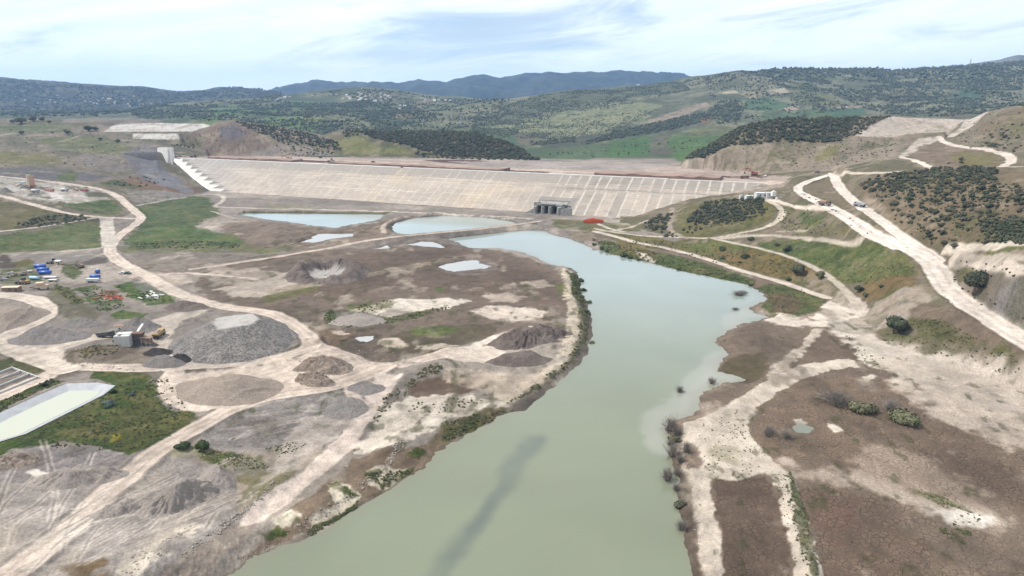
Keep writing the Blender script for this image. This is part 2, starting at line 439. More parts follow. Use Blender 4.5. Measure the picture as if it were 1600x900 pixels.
# banks, windrows and mounds that are simply the ground
ridge_line([(455, 822), (520, 785), (560, 755), (600, 720), (620, 690)], 1.6, 9, 201)
ridge_line([(250, 880), (300, 850), (340, 825), (400, 780), (430, 745)], 1.8, 9, 203)
ridge_line([(885, 420), (895, 460), (905, 500), (905, 540), (885, 570), (845, 600), (800, 628)], 1.8, 10, 205)
ridge_line([(640, 590), (660, 580), (700, 572), (760, 575), (830, 560), (880, 530)], 1.4, 10, 206)
ridge_line([(400, 470), (500, 450), (560, 435), (640, 415), (720, 402), (745, 397)], .9, 10, 207)
ridge_line([(430, 410), (520, 392), (600, 376), (700, 366), (800, 356)], 1.4, 14, 208)
ridge_line([(600, 366), (606, 352), (630, 341), (690, 333)], 1.3, 12, 209)
ridge_line([(1290, 512), (1245, 545), (1205, 578), (1180, 610), (1150, 640), (1070, 670)], 1.0, 8, 210)
ridge_line([(1075, 700), (1085, 760), (1095, 820), (1110, 900)], 1.2, 6, 211)
ridge_line([(1215, 735), (1235, 800), (1255, 860), (1270, 910)], 1.3, 6, 212)
ridge_line([(1205, 592), (1260, 578), (1325, 565)], .8, 7, 213)
for q, (px, py, hh, wd) in enumerate([(120, 560, 2.5, 14), (330, 555, 1, 10), (500, 565, 3, 12), (540, 560, 2.2, 10), (480, 590, 2.2, 9), (515, 600, 2.4, 9),
                                      (555, 500, 1.8, 16), (620, 490, 1.4, 16), (530, 625, 1.8, 9), (690, 580, 1.6, 9), (170, 575, 2, 9), (120, 485, 2.5, 14),
                                      (60, 530, 2, 9), (540, 540, 1.5, 7), (700, 550, 1.2, 9)]):
    x, y, _z = hit(px, py)
    P = [(x - wd, y), (x + wd, y)]
    w = window(P, wd * 2)
    d = np.hypot(XX[w] - x, (YY[w] - y)) / wd
    ZG[w] += hh * np.exp(-d ** 2 * 1.6) * (1 + .45 * fbm(XX[w], YY[w], wd * .6, 4, 300 + q))

BZ = 7.0
BRIM = [(-90, 690), (0, 645), (50, 622), (104, 599), (150, 597.5), (178, 602), (160, 616), (100, 646), (40, 676), (-40, 700), (-110, 730)]
_P = np.array([pz(px, py, BZ) for px, py in BRIM]); BRIMW = np.stack([_P[:, 0] * _P[:, 1], _P[:, 1]], 1)
_w = window(BRIMW, 14); _d = sd_poly(XX[_w], YY[_w], BRIMW)
_z = ZG[_w]; _k = sstep(10, 1.5, _d)
_z = _z * (1 - _k) + (BZ - .35) * _k
ZG[_w] = np.where(_d < .6, BZ - 3.2, _z)
# ------------------------------------------------------------------ land: what it is made of
KALB = 0.60


def lin(c, k=KALB):
    c = np.asarray(c, float) / 255.0
    return np.where(c <= .04045, c / 12.92, ((c + .055) / 1.055) ** 2.4) * k


COL = np.zeros((NY, NA, 3), np.float32)
CRK = np.zeros((NY, NA), np.float32)     # cracked dried mud
VEG = np.zeros((NY, NA), np.float32)     # grass and herbs
GRV = np.zeros((NY, NA), np.float32)     # loose stones
RDM = np.zeros((NY, NA), np.float32)     # driven tracks
N1 = fbm(XX, YY, 60, 5, 401)
N2 = fbm(XX, YY, 18, 4, 402)
N3 = fbm(XX, YY, 5, 4, 403)
NL = fbm(AA * 900, np.log(YY) * 900, 40, 5, 404)       # keeps its grain with distance
NS = fbm(AA * 900, np.log(YY) * 900, 6, 3, 405)


def setbase(mask, c1, c2, n=N1, sharp=.6):
    t = sstep(-sharp, sharp, n)[..., None]
    v = lin(c1) * (1 - t) + lin(c2) * t
    COL[mask] = v[mask]


near_l = (LID == 0)
setbase(near_l, (158, 146, 135), (176, 162, 148))
right = near_l & (AA > .16) & (YY < 560)
setbase(right, (140, 120, 102), (160, 140, 122), N1)
setbase(near_l & (YY > 1250), (112, 128, 84), (96, 104, 72), NL)
setbase(LID == LK['LH'], (122, 116, 92), (150, 136, 118), NL)
setbase(LID == LK['BH'], (156, 138, 120), (140, 128, 106), NL)
setbase(LID == LK['DS'], (112, 112, 78), (136, 122, 96), NL)
setbase(LID == LK['RS'], (160, 142, 120), (142, 132, 102), NL)
setbase(LID == LK['RH'], (152, 136, 115), (130, 122, 92), NL)
setbase(LID == LK['MH'], (112, 116, 88), (150, 146, 117), NL)
setbase(LID == LK['CH'], (96, 108, 78), (138, 138, 104), NL)
setbase(LID == LK['LR'], (82, 90, 72), (118, 116, 96), NL)
setbase(LID == LK['BM'], (70, 84, 80), (100, 104, 92), NL)
setbase(LID == LK['RF'], (112, 114, 104), (140, 136, 124), NL)


def blend(w, t, col, crk=None, veg=None, grv=None, rdm=None):
    COL[w] = COL[w] * (1 - t[..., None]) + lin(col) * t[..., None]
    for arr, v in ((CRK, crk), (VEG, veg), (GRV, grv), (RDM, rdm)):
        arr[w] = arr[w] * (1 - t) + (v or 0) * t


_pc = [0]


def paint(pts, col, fe=2.5, wp=5, op=1.0, noise=0.0, holes=0.0, world=None, **kw):
    """paint a patch of ground traced on the photo and laid on the land: fe feather, wp ragged edge (photo px)"""
    _pc[0] += 13
    P = hits(pts) if world is None else np.asarray(world)
    s = np.median(P[:, 1]) / FPX
    w, d = poly_sd(P, fe * s * 2.5, wp * s, 500 + _pc[0])
    if d.size == 0:
        return
    if fe > 1.3:      # ragged, patchy edge: two grains of noise decide how far the patch reaches
        F = fe * s * 2.2
        t = sstep(-.55, .55, -d / F + .75 * N3[w] + .55 * N2[w]) * op
        t = np.where(d > F * 2.4, 0, t)
    else:
        t = sstep(fe * s, -fe * s, d) * op
    if holes:
        t = t * sstep(-holes, 1 - holes, N2[w] * .5 + N3[w] * .5 + .5)
    blend(w, t, col, **kw)


def stroke(pts, width, col, fe=.6, warp=.8, op=1.0, rut=0, world=None, flat=0.0, **kw):
    """a track of the given width in metres"""
    _pc[0] += 13
    P = hits(pts) if world is None else np.asarray(world)
    # smooth the polyline
    for _ in range(2):
        Q = [P[0]]
        for i in range(len(P) - 1):
            Q += [P[i] * .75 + P[i + 1] * .25, P[i] * .25 + P[i + 1] * .75]
        P = np.array(Q + [P[-1]])
    w = window(P, width * 2 + 4)
    X, Y = XX[w], YY[w]
    if X.size == 0:
        return P
    wx = X + warp * fbm(X, Y, 9, 3, _pc[0]); wy = Y + warp * fbm(X + 40, Y, 9, 3, _pc[0] + 1)
    d, par = sd_line(wx, wy, P)
    t = sstep(width / 2 + fe, width / 2 - fe, d) * op
    if flat:
        zc = np.array([zat(p[0], p[1]) for p in P])
        zc = np.convolve(np.pad(zc, 4, mode='edge'), np.ones(9) / 9, 'valid')
        L = np.concatenate([[0], np.cumsum(np.hypot(*np.diff(P, axis=0).T))])
        tz = np.interp(par, L, zc) + flat
        k = sstep(width / 2 + 5, width / 2, d)
        ZG[w] = ZG[w] * (1 - k) + tz * k
    if flat:          # graded windrow along both edges
        e = np.exp(-((d - width / 2 - 1.1) / .8) ** 2)
        ZG[w] += .45 * e * (1 + .6 * fbm(X, Y, 6, 2, _pc[0] + 5))
        COL[w] *= (1 - .17 * e)[..., None]
    blend(w, t, col, **kw)
    if rut:
        r = np.exp(-((d - width * .2) / (width * .07)) ** 2) * t * rut
        COL[w] *= (1 - .22 * r)[..., None]
    return P


def road_flat():
    pass


SAND = (216, 200, 183); PALE = (226, 213, 198); MUD = (122, 103, 88); MUDD = (104, 86, 73); ROAD = (207, 189, 173); HAUL = (221, 206, 192)
GRY = (160, 150, 142); GRYD = (118, 110, 105); GRN = (84, 100, 56); GRNB = (92, 122, 50); OLV = (118, 116, 72); DRY = (150, 128, 88); RED = (118, 86, 72)
ORG = (150, 112, 76)
# ---- left bank, mud flats beyond the gravel works
paint([(330, 420), (400, 402), (470, 395), (560, 385), (700, 380), (780, 392), (860, 415), (890, 440), (900, 490), (885, 520), (800, 512), (740, 530), (690, 552), (620, 572),
       (570, 560), (510, 545), (480, 515), (440, 490), (380, 480), (330, 470), (300, 445)], (140, 122, 107), 5, 8, crk=.4)
paint([(340, 350), (400, 345), (440, 348), (520, 360), (560, 352), (610, 345), (610, 368), (520, 388), (420, 400), (330, 385), (350, 362)], (150, 131, 114), 2, 4, crk=.2)
paint([(330, 385), (520, 390), (600, 372), (700, 366), (690, 378), (560, 388), (470, 396), (400, 406), (300, 418), (260, 408)], (150, 136, 124), 2, 4)
paint([(560, 395), (690, 388), (780, 400), (860, 430), (880, 470), (800, 470), (700, 455), (600, 450), (520, 470), (470, 460), (500, 430)], (128, 108, 93), 12, 10, .85, crk=.5)
paint([(620, 520), (700, 508), (780, 505), (760, 530), (690, 552), (630, 560), (580, 545)], (110, 98, 76), 4, 7, .8, crk=.4)
paint([(400, 440), (450, 425), (480, 440), (430, 462), (360, 466), (330, 452)], (196, 180, 164), 3, 7, .9)
paint([(330, 425), (400, 418), (440, 428), (390, 446), (320, 448)], (184, 168, 152), 3, 8, .8)
paint([(545, 484), (580, 478), (620, 466), (660, 468), (700, 466), (735, 470), (700, 482), (660, 484), (610, 497), (580, 492)], (220, 206, 190), 2, 4)
paint([(590, 473), (615, 466), (615, 480), (575, 492), (545, 486)], (160, 150, 112), 2, 5, .7, holes=.3)
paint([(740, 482), (780, 476), (830, 482), (860, 490), (830, 500), (780, 500), (740, 492)], (215, 198, 182), 4, 6, .9)
paint([(760, 462), (790, 458), (830, 465), (800, 474), (770, 472)], (190, 172, 155), 3, 6, .8)
paint([(810, 440), (850, 436), (862, 446), (830, 452)], (190, 174, 156), 3, 5, .8)
paint([(690, 408), (700, 402), (760, 405), (785, 420), (740, 432), (700, 428), (680, 418)], (142, 126, 116), 4, 4, .9)
paint([(520, 490), (560, 488), (600, 495), (590, 508), (550, 512), (520, 505)], (150, 140, 134), 2, 3, grv=.6)
for p in ([(505, 492), (520, 484), (525, 500), (545, 508), (535, 512), (512, 506)], [(540, 478), (560, 474), (580, 470), (575, 478), (545, 484)],
          [(600, 498), (640, 490), (680, 482), (660, 492), (620, 502), (585, 508)], [(640, 512), (690, 508), (720, 512), (690, 526), (650, 524)], [(680, 450), (695, 447), (700, 453), (685, 456)]):
    paint(p, (96, 112, 56), 2, 5, .85, holes=.35, veg=.8)
paint([(415, 455), (470, 444), (560, 430), (640, 415), (700, 404), (735, 398), (700, 408), (620, 424), (540, 440), (470, 452), (430, 464)], (170, 154, 132), 2, 4, .8)
paint([(410, 462), (460, 452), (500, 448), (480, 456), (430, 470), (405, 474)], (112, 112, 64), 2, 5, .8, veg=.6, holes=.3)
paint([(420, 500), (440, 486), (470, 480), (490, 500), (510, 535), (490, 540), (470, 525)], (136, 122, 106), 3, 5, .9)
paint([(480, 510), (520, 515), (555, 520), (545, 535), (505, 540), (490, 530)], (142, 118, 95), 3, 5, .8)
paint([(515, 518), (535, 516), (545, 522), (525, 525)], (210, 190, 172), 1.5, 3)
paint([(590, 530), (620, 528), (640, 540), (620, 545), (590, 538)], (204, 186, 166), 2, 4)
paint([(650, 540), (690, 535), (720, 540), (680, 548), (650, 545)], (196, 180, 162), 2, 4)
# pale land along the dam toe and ponds
paint([(345, 312), (420, 316), (600, 325), (800, 337), (840, 340), (800, 348), (700, 337), (600, 333), (400, 332), (350, 325)], (162, 148, 136), 2, 4)
paint([(420, 318), (500, 322), (480, 328), (410, 326)], (158, 150, 122), 2, 3, .7)
paint([(380, 329), (500, 331), (620, 331), (600, 336), (480, 334), (380, 333)], (120, 118, 78), 1.2, 2, .9, veg=.5)
paint([(600, 345), (625, 337), (650, 336), (620, 348), (604, 362), (575, 366), (560, 356), (590, 348)], (150, 128, 110), 1.5, 3)
# left bank near the water
paint([(590, 640), (640, 618), (700, 608), (760, 622), (800, 632), (770, 650), (700, 655), (680, 668), (640, 690), (580, 706), (550, 712), (570, 680)], (220, 205, 188), 3, 8)
paint([(640, 600), (700, 582), (760, 590), (770, 605), (720, 615), (650, 622)], (118, 93, 76), 4, 8, .9, crk=.4)
paint([(700, 660), (760, 640), (800, 632), (770, 660), (720, 684), (690, 700), (660, 702)], (138, 120, 92), 3, 6, .9)
paint([(690, 660), (740, 648), (790, 640), (760, 662), (715, 680), (690, 690)], (92, 96, 48), 2, 7, .8, veg=.8, holes=.25)
paint([(560, 715), (640, 700), (680, 690), (690, 702), (670, 728), (600, 766), (560, 788), (500, 820), (450, 842), (400, 866), (380, 872), (440, 815), (500, 760)], (142, 122, 102), 3, 6)
for p in ([(510, 758), (530, 752), (560, 775), (545, 798), (490, 828), (480, 815), (520, 790)], [(570, 735), (600, 726), (640, 735), (620, 752), (595, 766), (575, 755)], [(425, 815), (450, 800), (470, 808), (440, 826)]):
    paint(p, (214, 200, 178), 2, 6, .9)
for p in ([(510, 757), (528, 752), (555, 775), (548, 780), (520, 765)], [(480, 830), (540, 800), (560, 780), (555, 794), (500, 826), (484, 836)], [(565, 740), (590, 728), (600, 735), (575, 748)],
          [(600, 764), (640, 742), (650, 730), (620, 738), (590, 758)], [(630, 710), (650, 700), (665, 705), (650, 716)], [(415, 700), (450, 692), (480, 694), (455, 708), (425, 715)],
          [(400, 835), (430, 825), (450, 830), (420, 845)]):
    paint(p, (74, 88, 36), 2, 5, .95, veg=1, holes=.2)
# strip of pale bank by the water (upper)
paint([(878, 420), (895, 424), (902, 460), (910, 500), (905, 545), (885, 575), (850, 600), (810, 622), (790, 630), (760, 620), (820, 598), (868, 565), (882, 530), (888, 490), (880, 455)], (206, 190, 168), 2, 5)
paint([(888, 425), (898, 428), (915, 470), (910, 480), (895, 460)], (86, 98, 48), 1.5, 3, .95, veg=1)
paint([(868, 445), (880, 440), (882, 460), (870, 462)], (110, 116, 60), 1.5, 4, .8, veg=.8, holes=.3)
paint([(905, 480), (920, 490), (915, 530), (905, 550), (880, 580), (850, 604), (820, 620), (845, 596), (885, 565), (903, 530)], (110, 106, 70), 1.5, 4, .7, veg=.7, holes=.25)
paint([(700, 570), (760, 578), (830, 585), (868, 565), (850, 600), (800, 625), (740, 610), (690, 590)], (196, 178, 158), 4, 8, .8)
# ---- gravel works ground
paint([(0, 700), (160, 700), (250, 700), (300, 680), (420, 660), (560, 610), (600, 620), (540, 680), (470, 740), (400, 800), (260, 900), (-40, 960), (-200, 960), (-200, 700)], (172, 160, 151), 4, 6, .9, grv=.5)
paint([(330, 650), (420, 630), (500, 612), (545, 608), (550, 650), (500, 685), (440, 700), (340, 700), (310, 680)], (156, 147, 140), 3, 5, .9, grv=.6)
paint([(0, 712), (60, 700), (140, 696), (200, 712), (160, 735), (90, 760), (0, 750)], (150, 140, 136), 3, 6, .9, grv=.7)
paint([(240, 690), (300, 682), (345, 705), (380, 740), (395, 780), (370, 800), (340, 770), (330, 735), (280, 715), (235, 712)], (162, 148, 135), 3, 5, .8)
paint([(300, 700), (350, 705), (400, 715), (420, 730), (380, 745), (360, 730), (320, 718)], (88, 104, 44), 2, 7, .9, veg=1, holes=.3)
paint([(260, 700), (300, 697), (330, 705), (300, 714), (265, 712)], (176, 168, 132), 6, 9, .7)
paint([(350, 720), (420, 700), (500, 700), (520, 690), (470, 740), (420, 780), (380, 800), (370, 760)], (176, 160, 138), 3, 8, .8, holes=.2)
paint([(370, 745), (400, 730), (440, 738), (470, 735), (440, 760), (400, 780)], (122, 116, 76), 2, 8, .7, veg=.8, holes=.4)
paint([(180, 890), (190, 865), (240, 840), (300, 815), (320, 820), (280, 850), (230, 885), (200, 910)], (208, 194, 176), 2, 8, .95, holes=.15)
paint([(100, 900), (85, 890), (115, 872), (150, 875), (165, 895), (150, 920)], (132, 106, 70), 9, 14, .9, veg=.5)
paint([(240, 910), (290, 868), (340, 835), (390, 805), (410, 815), (360, 860), (320, 905)], (164, 148, 134), 2, 4, .95)
paint([(36, 738), (50, 733), (78, 740), (100, 738), (82, 748), (68, 748)], (225, 212, 198), 1.5, 3)
# green surroundings of the basin
paint([(0, 690), (40, 676), (100, 646), (160, 616), (180, 600), (140, 590), (150, 580), (250, 584), (262, 600), (240, 620), (262, 640), (305, 645), (290, 668), (270, 684), (205, 708), (160, 700), (100, 690), (50, 698), (-60, 720), (-60, 690)], (76, 94, 40), 3, 6, veg=1)
paint([(170, 650), (220, 625), (262, 640), (300, 648), (285, 670), (260, 684), (205, 705), (180, 690), (130, 680)], (106, 102, 56), 4, 10, .75, veg=.8, holes=.3)
paint([(172, 680), (185, 675), (190, 685), (178, 690)], (178, 160, 40), 2, 4, .8, veg=.8)
paint([(0, 645), (50, 615), (98, 596), (80, 590), (30, 612), (-40, 640), (-40, 670)], (84, 100, 50), 2, 4, veg=1)
paint([(0, 560), (60, 565), (85, 578), (60, 585), (20, 578), (-40, 575)], (104, 104, 62), 2, 6, .9, veg=.8)
paint([(95, 580), (150, 575), (240, 574), (262, 590), (255, 620), (245, 600), (230, 584), (140, 582), (100, 592), (60, 606)], (142, 130, 118), 3, 5, .9, grv=.6)
paint([(95, 555), (130, 545), (190, 535), (220, 545), (250, 560), (230, 572), (150, 570), (105, 566)], (156, 140, 122), 3, 6, grv=.4)
paint([(110, 548), (150, 538), (170, 545), (140, 556)], (130, 108, 66), 2, 7, .7, veg=.5, holes=.3)
# yard, tanks, green patches
paint([(0, 452), (60, 455), (130, 470), (180, 500), (240, 500), (260, 520), (150, 530), (60, 560), (0, 560), (-100, 540), (-100, 460)], (162, 150, 138), 4, 6)
paint([(80, 450), (130, 470), (160, 490), (140, 505), (100, 495), (70, 470)], (132, 124, 104), 3, 7, .9, veg=.3)
paint([(45, 412), (90, 412), (115, 425), (160, 412), (200, 430), (180, 440), (110, 444), (60, 440), (70, 425)], (184, 170, 156), 2, 4)
paint([(0, 415), (45, 410), (55, 422), (68, 440), (30, 442), (0, 446)], (102, 108, 66), 2, 6, .95, veg=.9, holes=.1)
paint([(98, 412), (120, 412), (128, 428), (115, 436), (98, 430)], (96, 104, 62), 2, 4, .95, veg=.9)
paint([(85, 445), (110, 450), (130, 470), (125, 478), (100, 465), (80, 452)], (98, 100, 54), 2, 5, .9, veg=.9)
paint([(115, 450), (150, 445), (170, 455), (190, 465), (200, 482), (170, 488), (145, 482), (135, 465)], (86, 108, 52), 2, 5, .95, veg=1, holes=.1)
paint([(175, 446), (205, 440), (240, 450), (275, 462), (270, 474), (235, 478), (205, 465)], (86, 112, 48), 2, 4, .95, veg=1)
paint([(205, 443), (225, 440), (262, 458), (245, 462), (225, 458)], (132, 130, 118), 2, 4, .8, grv=.8)
paint([(170, 490), (190, 485), (235, 490), (220, 498), (180, 499)], (92, 112, 50), 2, 4, .95, veg=1)
paint([(150, 458), (165, 452), (187, 456), (185, 466), (165, 466)], (150, 92, 60), 1.5, 5, .8, holes=.4)
paint([(40, 400), (90, 395), (160, 395), (175, 405), (120, 412), (50, 412), (20, 412)], (152, 142, 132), 2, 4)
paint([(0, 395), (12, 398), (20, 410), (50, 408), (30, 418), (0, 420)], (104, 88, 74), 2, 5, .9)
paint([(25, 410), (45, 402), (55, 412), (25, 418)], (118, 108, 52), 1.5, 3, .9, veg=.6)
paint([(125, 410), (150, 402), (170, 405), (165, 412), (130, 415)], (112, 100, 90), 2, 4, .9)
paint([(195, 405), (260, 395), (320, 402), (330, 425), (290, 430), (240, 425), (210, 418)], (150, 136, 122), 3, 7, .9)
paint([(190, 430), (280, 425), (300, 440), (270, 450), (220, 440)], (194, 176, 160), 3, 5, .9)
# big green patches of the left valley side
paint([(205, 325), (240, 318), (300, 306), (325, 308), (345, 335), (318, 345), (300, 358), (340, 365), (375, 372), (385, 384), (300, 388), (215, 388), (190, 382), (205, 362), (228, 345)], (92, 106, 66), 3, 6, veg=1)
paint([(215, 362), (260, 350), (320, 358), (370, 370), (375, 378), (280, 378), (205, 380)], (92, 114, 60), 3, 5, .9, veg=1)
paint([(180, 384), (280, 382), (390, 385), (470, 388), (420, 396), (300, 394), (195, 396)], (112, 116, 66), 2, 4, .9, veg=.8, holes=.15)
paint([(0, 366), (60, 360), (110, 350), (156, 345), (160, 385), (90, 392), (0, 395), (-100, 400), (-100, 370)], (100, 112, 66), 3, 6, veg=1)
paint([(100, 312), (150, 311), (186, 313), (190, 330), (165, 336), (120, 328), (100, 320)], (92, 110, 60), 2, 4, veg=1)
paint([(0, 312), (40, 320), (100, 332), (140, 342), (60, 355), (0, 358), (-100, 355), (-100, 300)], (124, 114, 76), 3, 6, veg=.6)
paint([(40, 345), (70, 335), (130, 335), (140, 342), (60, 355), (20, 356)], (72, 74, 46), 2, 6, .8, veg=.7, holes=.25)
paint([(0, 277), (60, 282), (120, 288), (170, 300), (185, 312), (120, 310), (90, 318), (40, 310), (0, 300), (-100, 290), (-100, 270)], (210, 200, 190), 2, 6, .95, holes=.1)
paint([(70, 298), (120, 302), (150, 312), (110, 318), (80, 312)], (222, 212, 202), 2, 5)
paint([(130, 300), (175, 300), (178, 308), (140, 308)], (118, 110, 84), 1.5, 4, .9)
paint([(195, 298), (260, 298), (300, 305), (270, 312), (215, 318)], (158, 148, 140), 2, 4, grv=.6)
paint([(165, 288), (210, 275), (255, 278), (300, 290), (320, 302), (280, 302), (200, 294)], (146, 112, 88), 2, 5, .9)
paint([(155, 285), (180, 280), (225, 292), (205, 295), (165, 292)], (94, 98, 62), 1.5, 4, .9, veg=.7)
# left hillside
paint([(0, 262), (60, 262), (130, 270), (170, 275), (130, 285), (60, 280), (0, 275), (-100, 270)], (122, 116, 118), 3, 6, .9)
paint([(90, 275), (110, 264), (122, 272), (118, 282), (88, 282)], (86, 104, 58), 1.5, 3, veg=.8)
paint([(0, 235), (60, 240), (100, 250), (60, 256), (0, 255), (-100, 250), (-100, 235)], (134, 126, 78), 3, 7, .9, veg=.5)
paint([(60, 215), (140, 212), (200, 225), (240, 245), (220, 252), (150, 240), (80, 230)], (118, 122, 74), 3, 7, .8, veg=.6)
paint([(0, 195), (60, 192), (120, 195), (110, 205), (40, 208), (-60, 208)], (110, 120, 78), 2, 6, .8, veg=.6)
paint([(190, 238), (230, 225), (246, 232), (250, 262), (255, 290), (230, 285), (200, 262)], (132, 126, 128), 2, 5, .95)
paint([(215, 255), (250, 258), (275, 275), (305, 300), (290, 302), (250, 290), (225, 275)], (142, 138, 142), 2, 3, .95)
paint([(120, 240), (180, 245), (210, 262), (180, 272), (130, 262)], (150, 138, 130), 3, 7, .8)
paint(None, (216, 208, 199), 1, .4, world=PAD1)
paint(None, (214, 206, 196), 1, .4, world=PAD2)
stroke([(90, 222), (110, 217), (125, 212)], 3, (196, 180, 166))
stroke([(-40, 218), (0, 212), (25, 208)], 5, (196, 180, 166))
paint([(100, 187), (180, 184), (250, 188), (240, 192), (150, 191), (95, 192)], (150, 138, 128), 1.5, 3, .9)
# fill behind the dam, bare hill
paint([(270, 247), (420, 250), (600, 258), (850, 276), (1215, 291), (1240, 275), (1180, 268), (1060, 260), (850, 252), (560, 247), (420, 244), (270, 242)], (190, 170, 155), 1, 2)
for p in ([(270, 246), (420, 250), (500, 254), (560, 254), (450, 249), (280, 243)], [(530, 257), (640, 260), (760, 264), (860, 269), (860, 272), (760, 269), (640, 265), (540, 262)],
          [(950, 274), (1000, 272), (1090, 274), (1160, 276), (1200, 280), (1100, 280), (980, 278)], [(660, 250), (720, 249), (780, 253), (760, 258), (690, 254)], [(1150, 275), (1200, 270), (1215, 272), (1190, 278)]):
    paint(p, (116, 84, 72), 1, 3, .95)
paint([(700, 252), (850, 252), (1000, 255), (1050, 258), (1000, 266), (900, 266), (750, 260)], (176, 164, 154), 1.5, 3, .9)
paint([(305, 207), (335, 193), (360, 190), (385, 196), (400, 215), (430, 230), (440, 243), (330, 243), (300, 235), (290, 220)], (150, 128, 112), 2, 5, .9)
paint([(345, 200), (370, 195), (385, 210), (360, 222), (340, 215)], (128, 122, 124), 2, 5, .8)
paint([(390, 235), (430, 225), (470, 225), (520, 240), (520, 244), (400, 244)], (160, 146, 134), 2, 4, .9)
paint([(275, 225), (300, 212), (320, 215), (300, 232)], (128, 122, 88), 2, 4, .9, veg=.5)
paint([(520, 222), (560, 212), (575, 225), (620, 232), (660, 240), (540, 240), (520, 232)], (140, 138, 82), 2, 6, .9, veg=.6)
# right abutment cut
paint([(1332, 213), (1370, 192), (1395, 182), (1450, 185), (1512, 187), (1480, 211), (1410, 211), (1400, 214)], (208, 192, 176), 1, .8)
paint([(1478, 214), (1500, 200), (1538, 174), (1544, 176), (1515, 200), (1490, 214)], (216, 201, 186), 1, .8)
paint([(1404, 244), (1432, 218), (1470, 212), (1468, 217), (1420, 243), (1408, 246)], (210, 194, 178), 1, .8)
paint([(1100, 250), (1160, 225), (1200, 222), (1280, 228), (1330, 215), (1400, 216), (1420, 225), (1395, 245), (1320, 262), (1230, 270), (1160, 265), (1100, 262)], (168, 150, 130), 2, 6, .9)
paint([(1210, 222), (1270, 222), (1275, 240), (1230, 255), (1200, 245)], (128, 120, 90), 3, 8, .7, veg=.4, holes=.2)
paint([(1270, 245), (1300, 228), (1320, 225), (1300, 245), (1275, 252)], (140, 132, 76), 2, 5, .8, veg=.5)
paint([(1340, 225), (1360, 222), (1400, 224), (1380, 230), (1355, 230)], (108, 108, 74), 1.5, 4, .8, veg=.5)
paint([(1060, 262), (1072, 250), (1082, 256), (1070, 262)], (212, 198, 182), .8, .8)
paint([(1420, 243), (1440, 225), (1475, 225), (1560, 240), (1560, 262), (1500, 262), (1450, 255)], (150, 128, 108), 2, 6, .9)
paint([(1500, 235), (1560, 240), (1560, 258), (1500, 258), (1480, 245)], (136, 126, 74), 3, 7, .8, veg=.5)
paint([(1545, 190), (1600, 170), (1660, 170), (1660, 215), (1560, 220), (1520, 212)], (142, 122, 94), 3, 8, .8, veg=.3)
paint([(1570, 195), (1660, 185), (1660, 215), (1580, 212)], (122, 118, 76), 3, 7, .8, veg=.6)
paint([(1320, 262), (1370, 250), (1410, 250), (1450, 265), (1400, 270), (1340, 272)], (120, 112, 86), 2, 6, .9, veg=.4)
# scrub hill on the right
paint([(1340, 288), (1370, 275), (1450, 265), (1560, 262), (1680, 280), (1680, 380), (1540, 383), (1480, 385), (1430, 370), (1380, 335), (1345, 305)], (140, 120, 94), 3, 6, .9, veg=.3)
for p in ([(1390, 268), (1460, 264), (1540, 266), (1560, 280), (1480, 300), (1400, 292)], [(1480, 345), (1540, 330), (1600, 340), (1600, 380), (1520, 380)]):
    paint(p, (108, 108, 70), 4, 10, .7, veg=.7, holes=.2)
paint([(1352, 305), (1375, 320), (1400, 345), (1420, 365), (1400, 360), (1370, 330), (1345, 312)], (184, 164, 142), 2, 5, .9)
paint([(1375, 330), (1420, 330), (1440, 350), (1410, 362)], (162, 142, 116), 3, 7, .9)
paint([(1260, 290), (1300, 276), (1325, 310), (1360, 345), (1330, 330), (1290, 312), (1262, 300)], (146, 128, 104), 2, 6, .9, veg=.2)
paint([(1300, 322), (1340, 345), (1420, 395), (1435, 405), (1370, 372), (1320, 342)], (132, 114, 94), 1.5, 5, .8)
# small hill and grass below
paint([(1060, 380), (1060, 330), (1100, 315), (1190, 308), (1215, 325), (1210, 345), (1160, 362), (1100, 372)], (116, 110, 66), 3, 6, .95, veg=.8)
paint([(1210, 312), (1260, 330), (1300, 345), (1330, 372), (1240, 365), (1215, 350)], (126, 122, 76), 3, 8, .9, veg=.7, holes=.1)
paint([(1250, 330), (1290, 338), (1285, 352), (1250, 350)], (96, 112, 60), 2, 5, .8, veg=.9)
paint([(930, 360), (1000, 368), (1060, 378), (1120, 378), (1180, 388), (1250, 406), (1290, 430), (1240, 440), (1150, 420), (1080, 398), (1000, 385), (940, 372)], (126, 116, 66), 3, 6, .95, veg=.8)
paint([(1050, 375), (1120, 378), (1170, 388), (1150, 400), (1080, 390)], (108, 116, 60), 3, 7, .8, veg=.9)
paint([(1110, 390), (1180, 395), (1250, 412), (1280, 432), (1240, 436), (1160, 418)], (146, 112, 72), 3, 8, .7, veg=.4, holes=.2)
paint([(925, 372), (960, 378), (1010, 390), (1080, 405), (1150, 425), (1180, 440), (1175, 449), (1100, 434), (1020, 415), (945, 398)], (86, 100, 52), 2, 4, .95, veg=1)
paint([(960, 375), (1000, 385), (1030, 400), (1000, 402), (975, 392)], (136, 114, 68), 2, 6, .8, veg=.5)
paint([(992, 393), (1008, 396), (1026, 408), (1022, 412), (1000, 402)], (206, 190, 172), 1, 2)
paint([(1180, 380), (1250, 372), (1330, 378), (1380, 395), (1420, 410), (1438, 425), (1420, 440), (1370, 440), (1310, 438), (1270, 415), (1220, 398)], (98, 110, 58), 3, 6, .95, veg=1)
paint([(1340, 440), (1410, 432), (1438, 428), (1425, 450), (1390, 470), (1365, 472), (1345, 458)], (140, 116, 78), 2, 6, .9, veg=.5)
paint([(1365, 472), (1390, 455), (1420, 448), (1400, 468), (1375, 476)], (100, 108, 56), 2, 5, .8, veg=.8)
paint([(1180, 450), (1210, 444), (1260, 452), (1290, 468), (1280, 485), (1240, 495), (1205, 495), (1190, 480), (1200, 465)], (92, 102, 56), 2, 5, .95, veg=1)
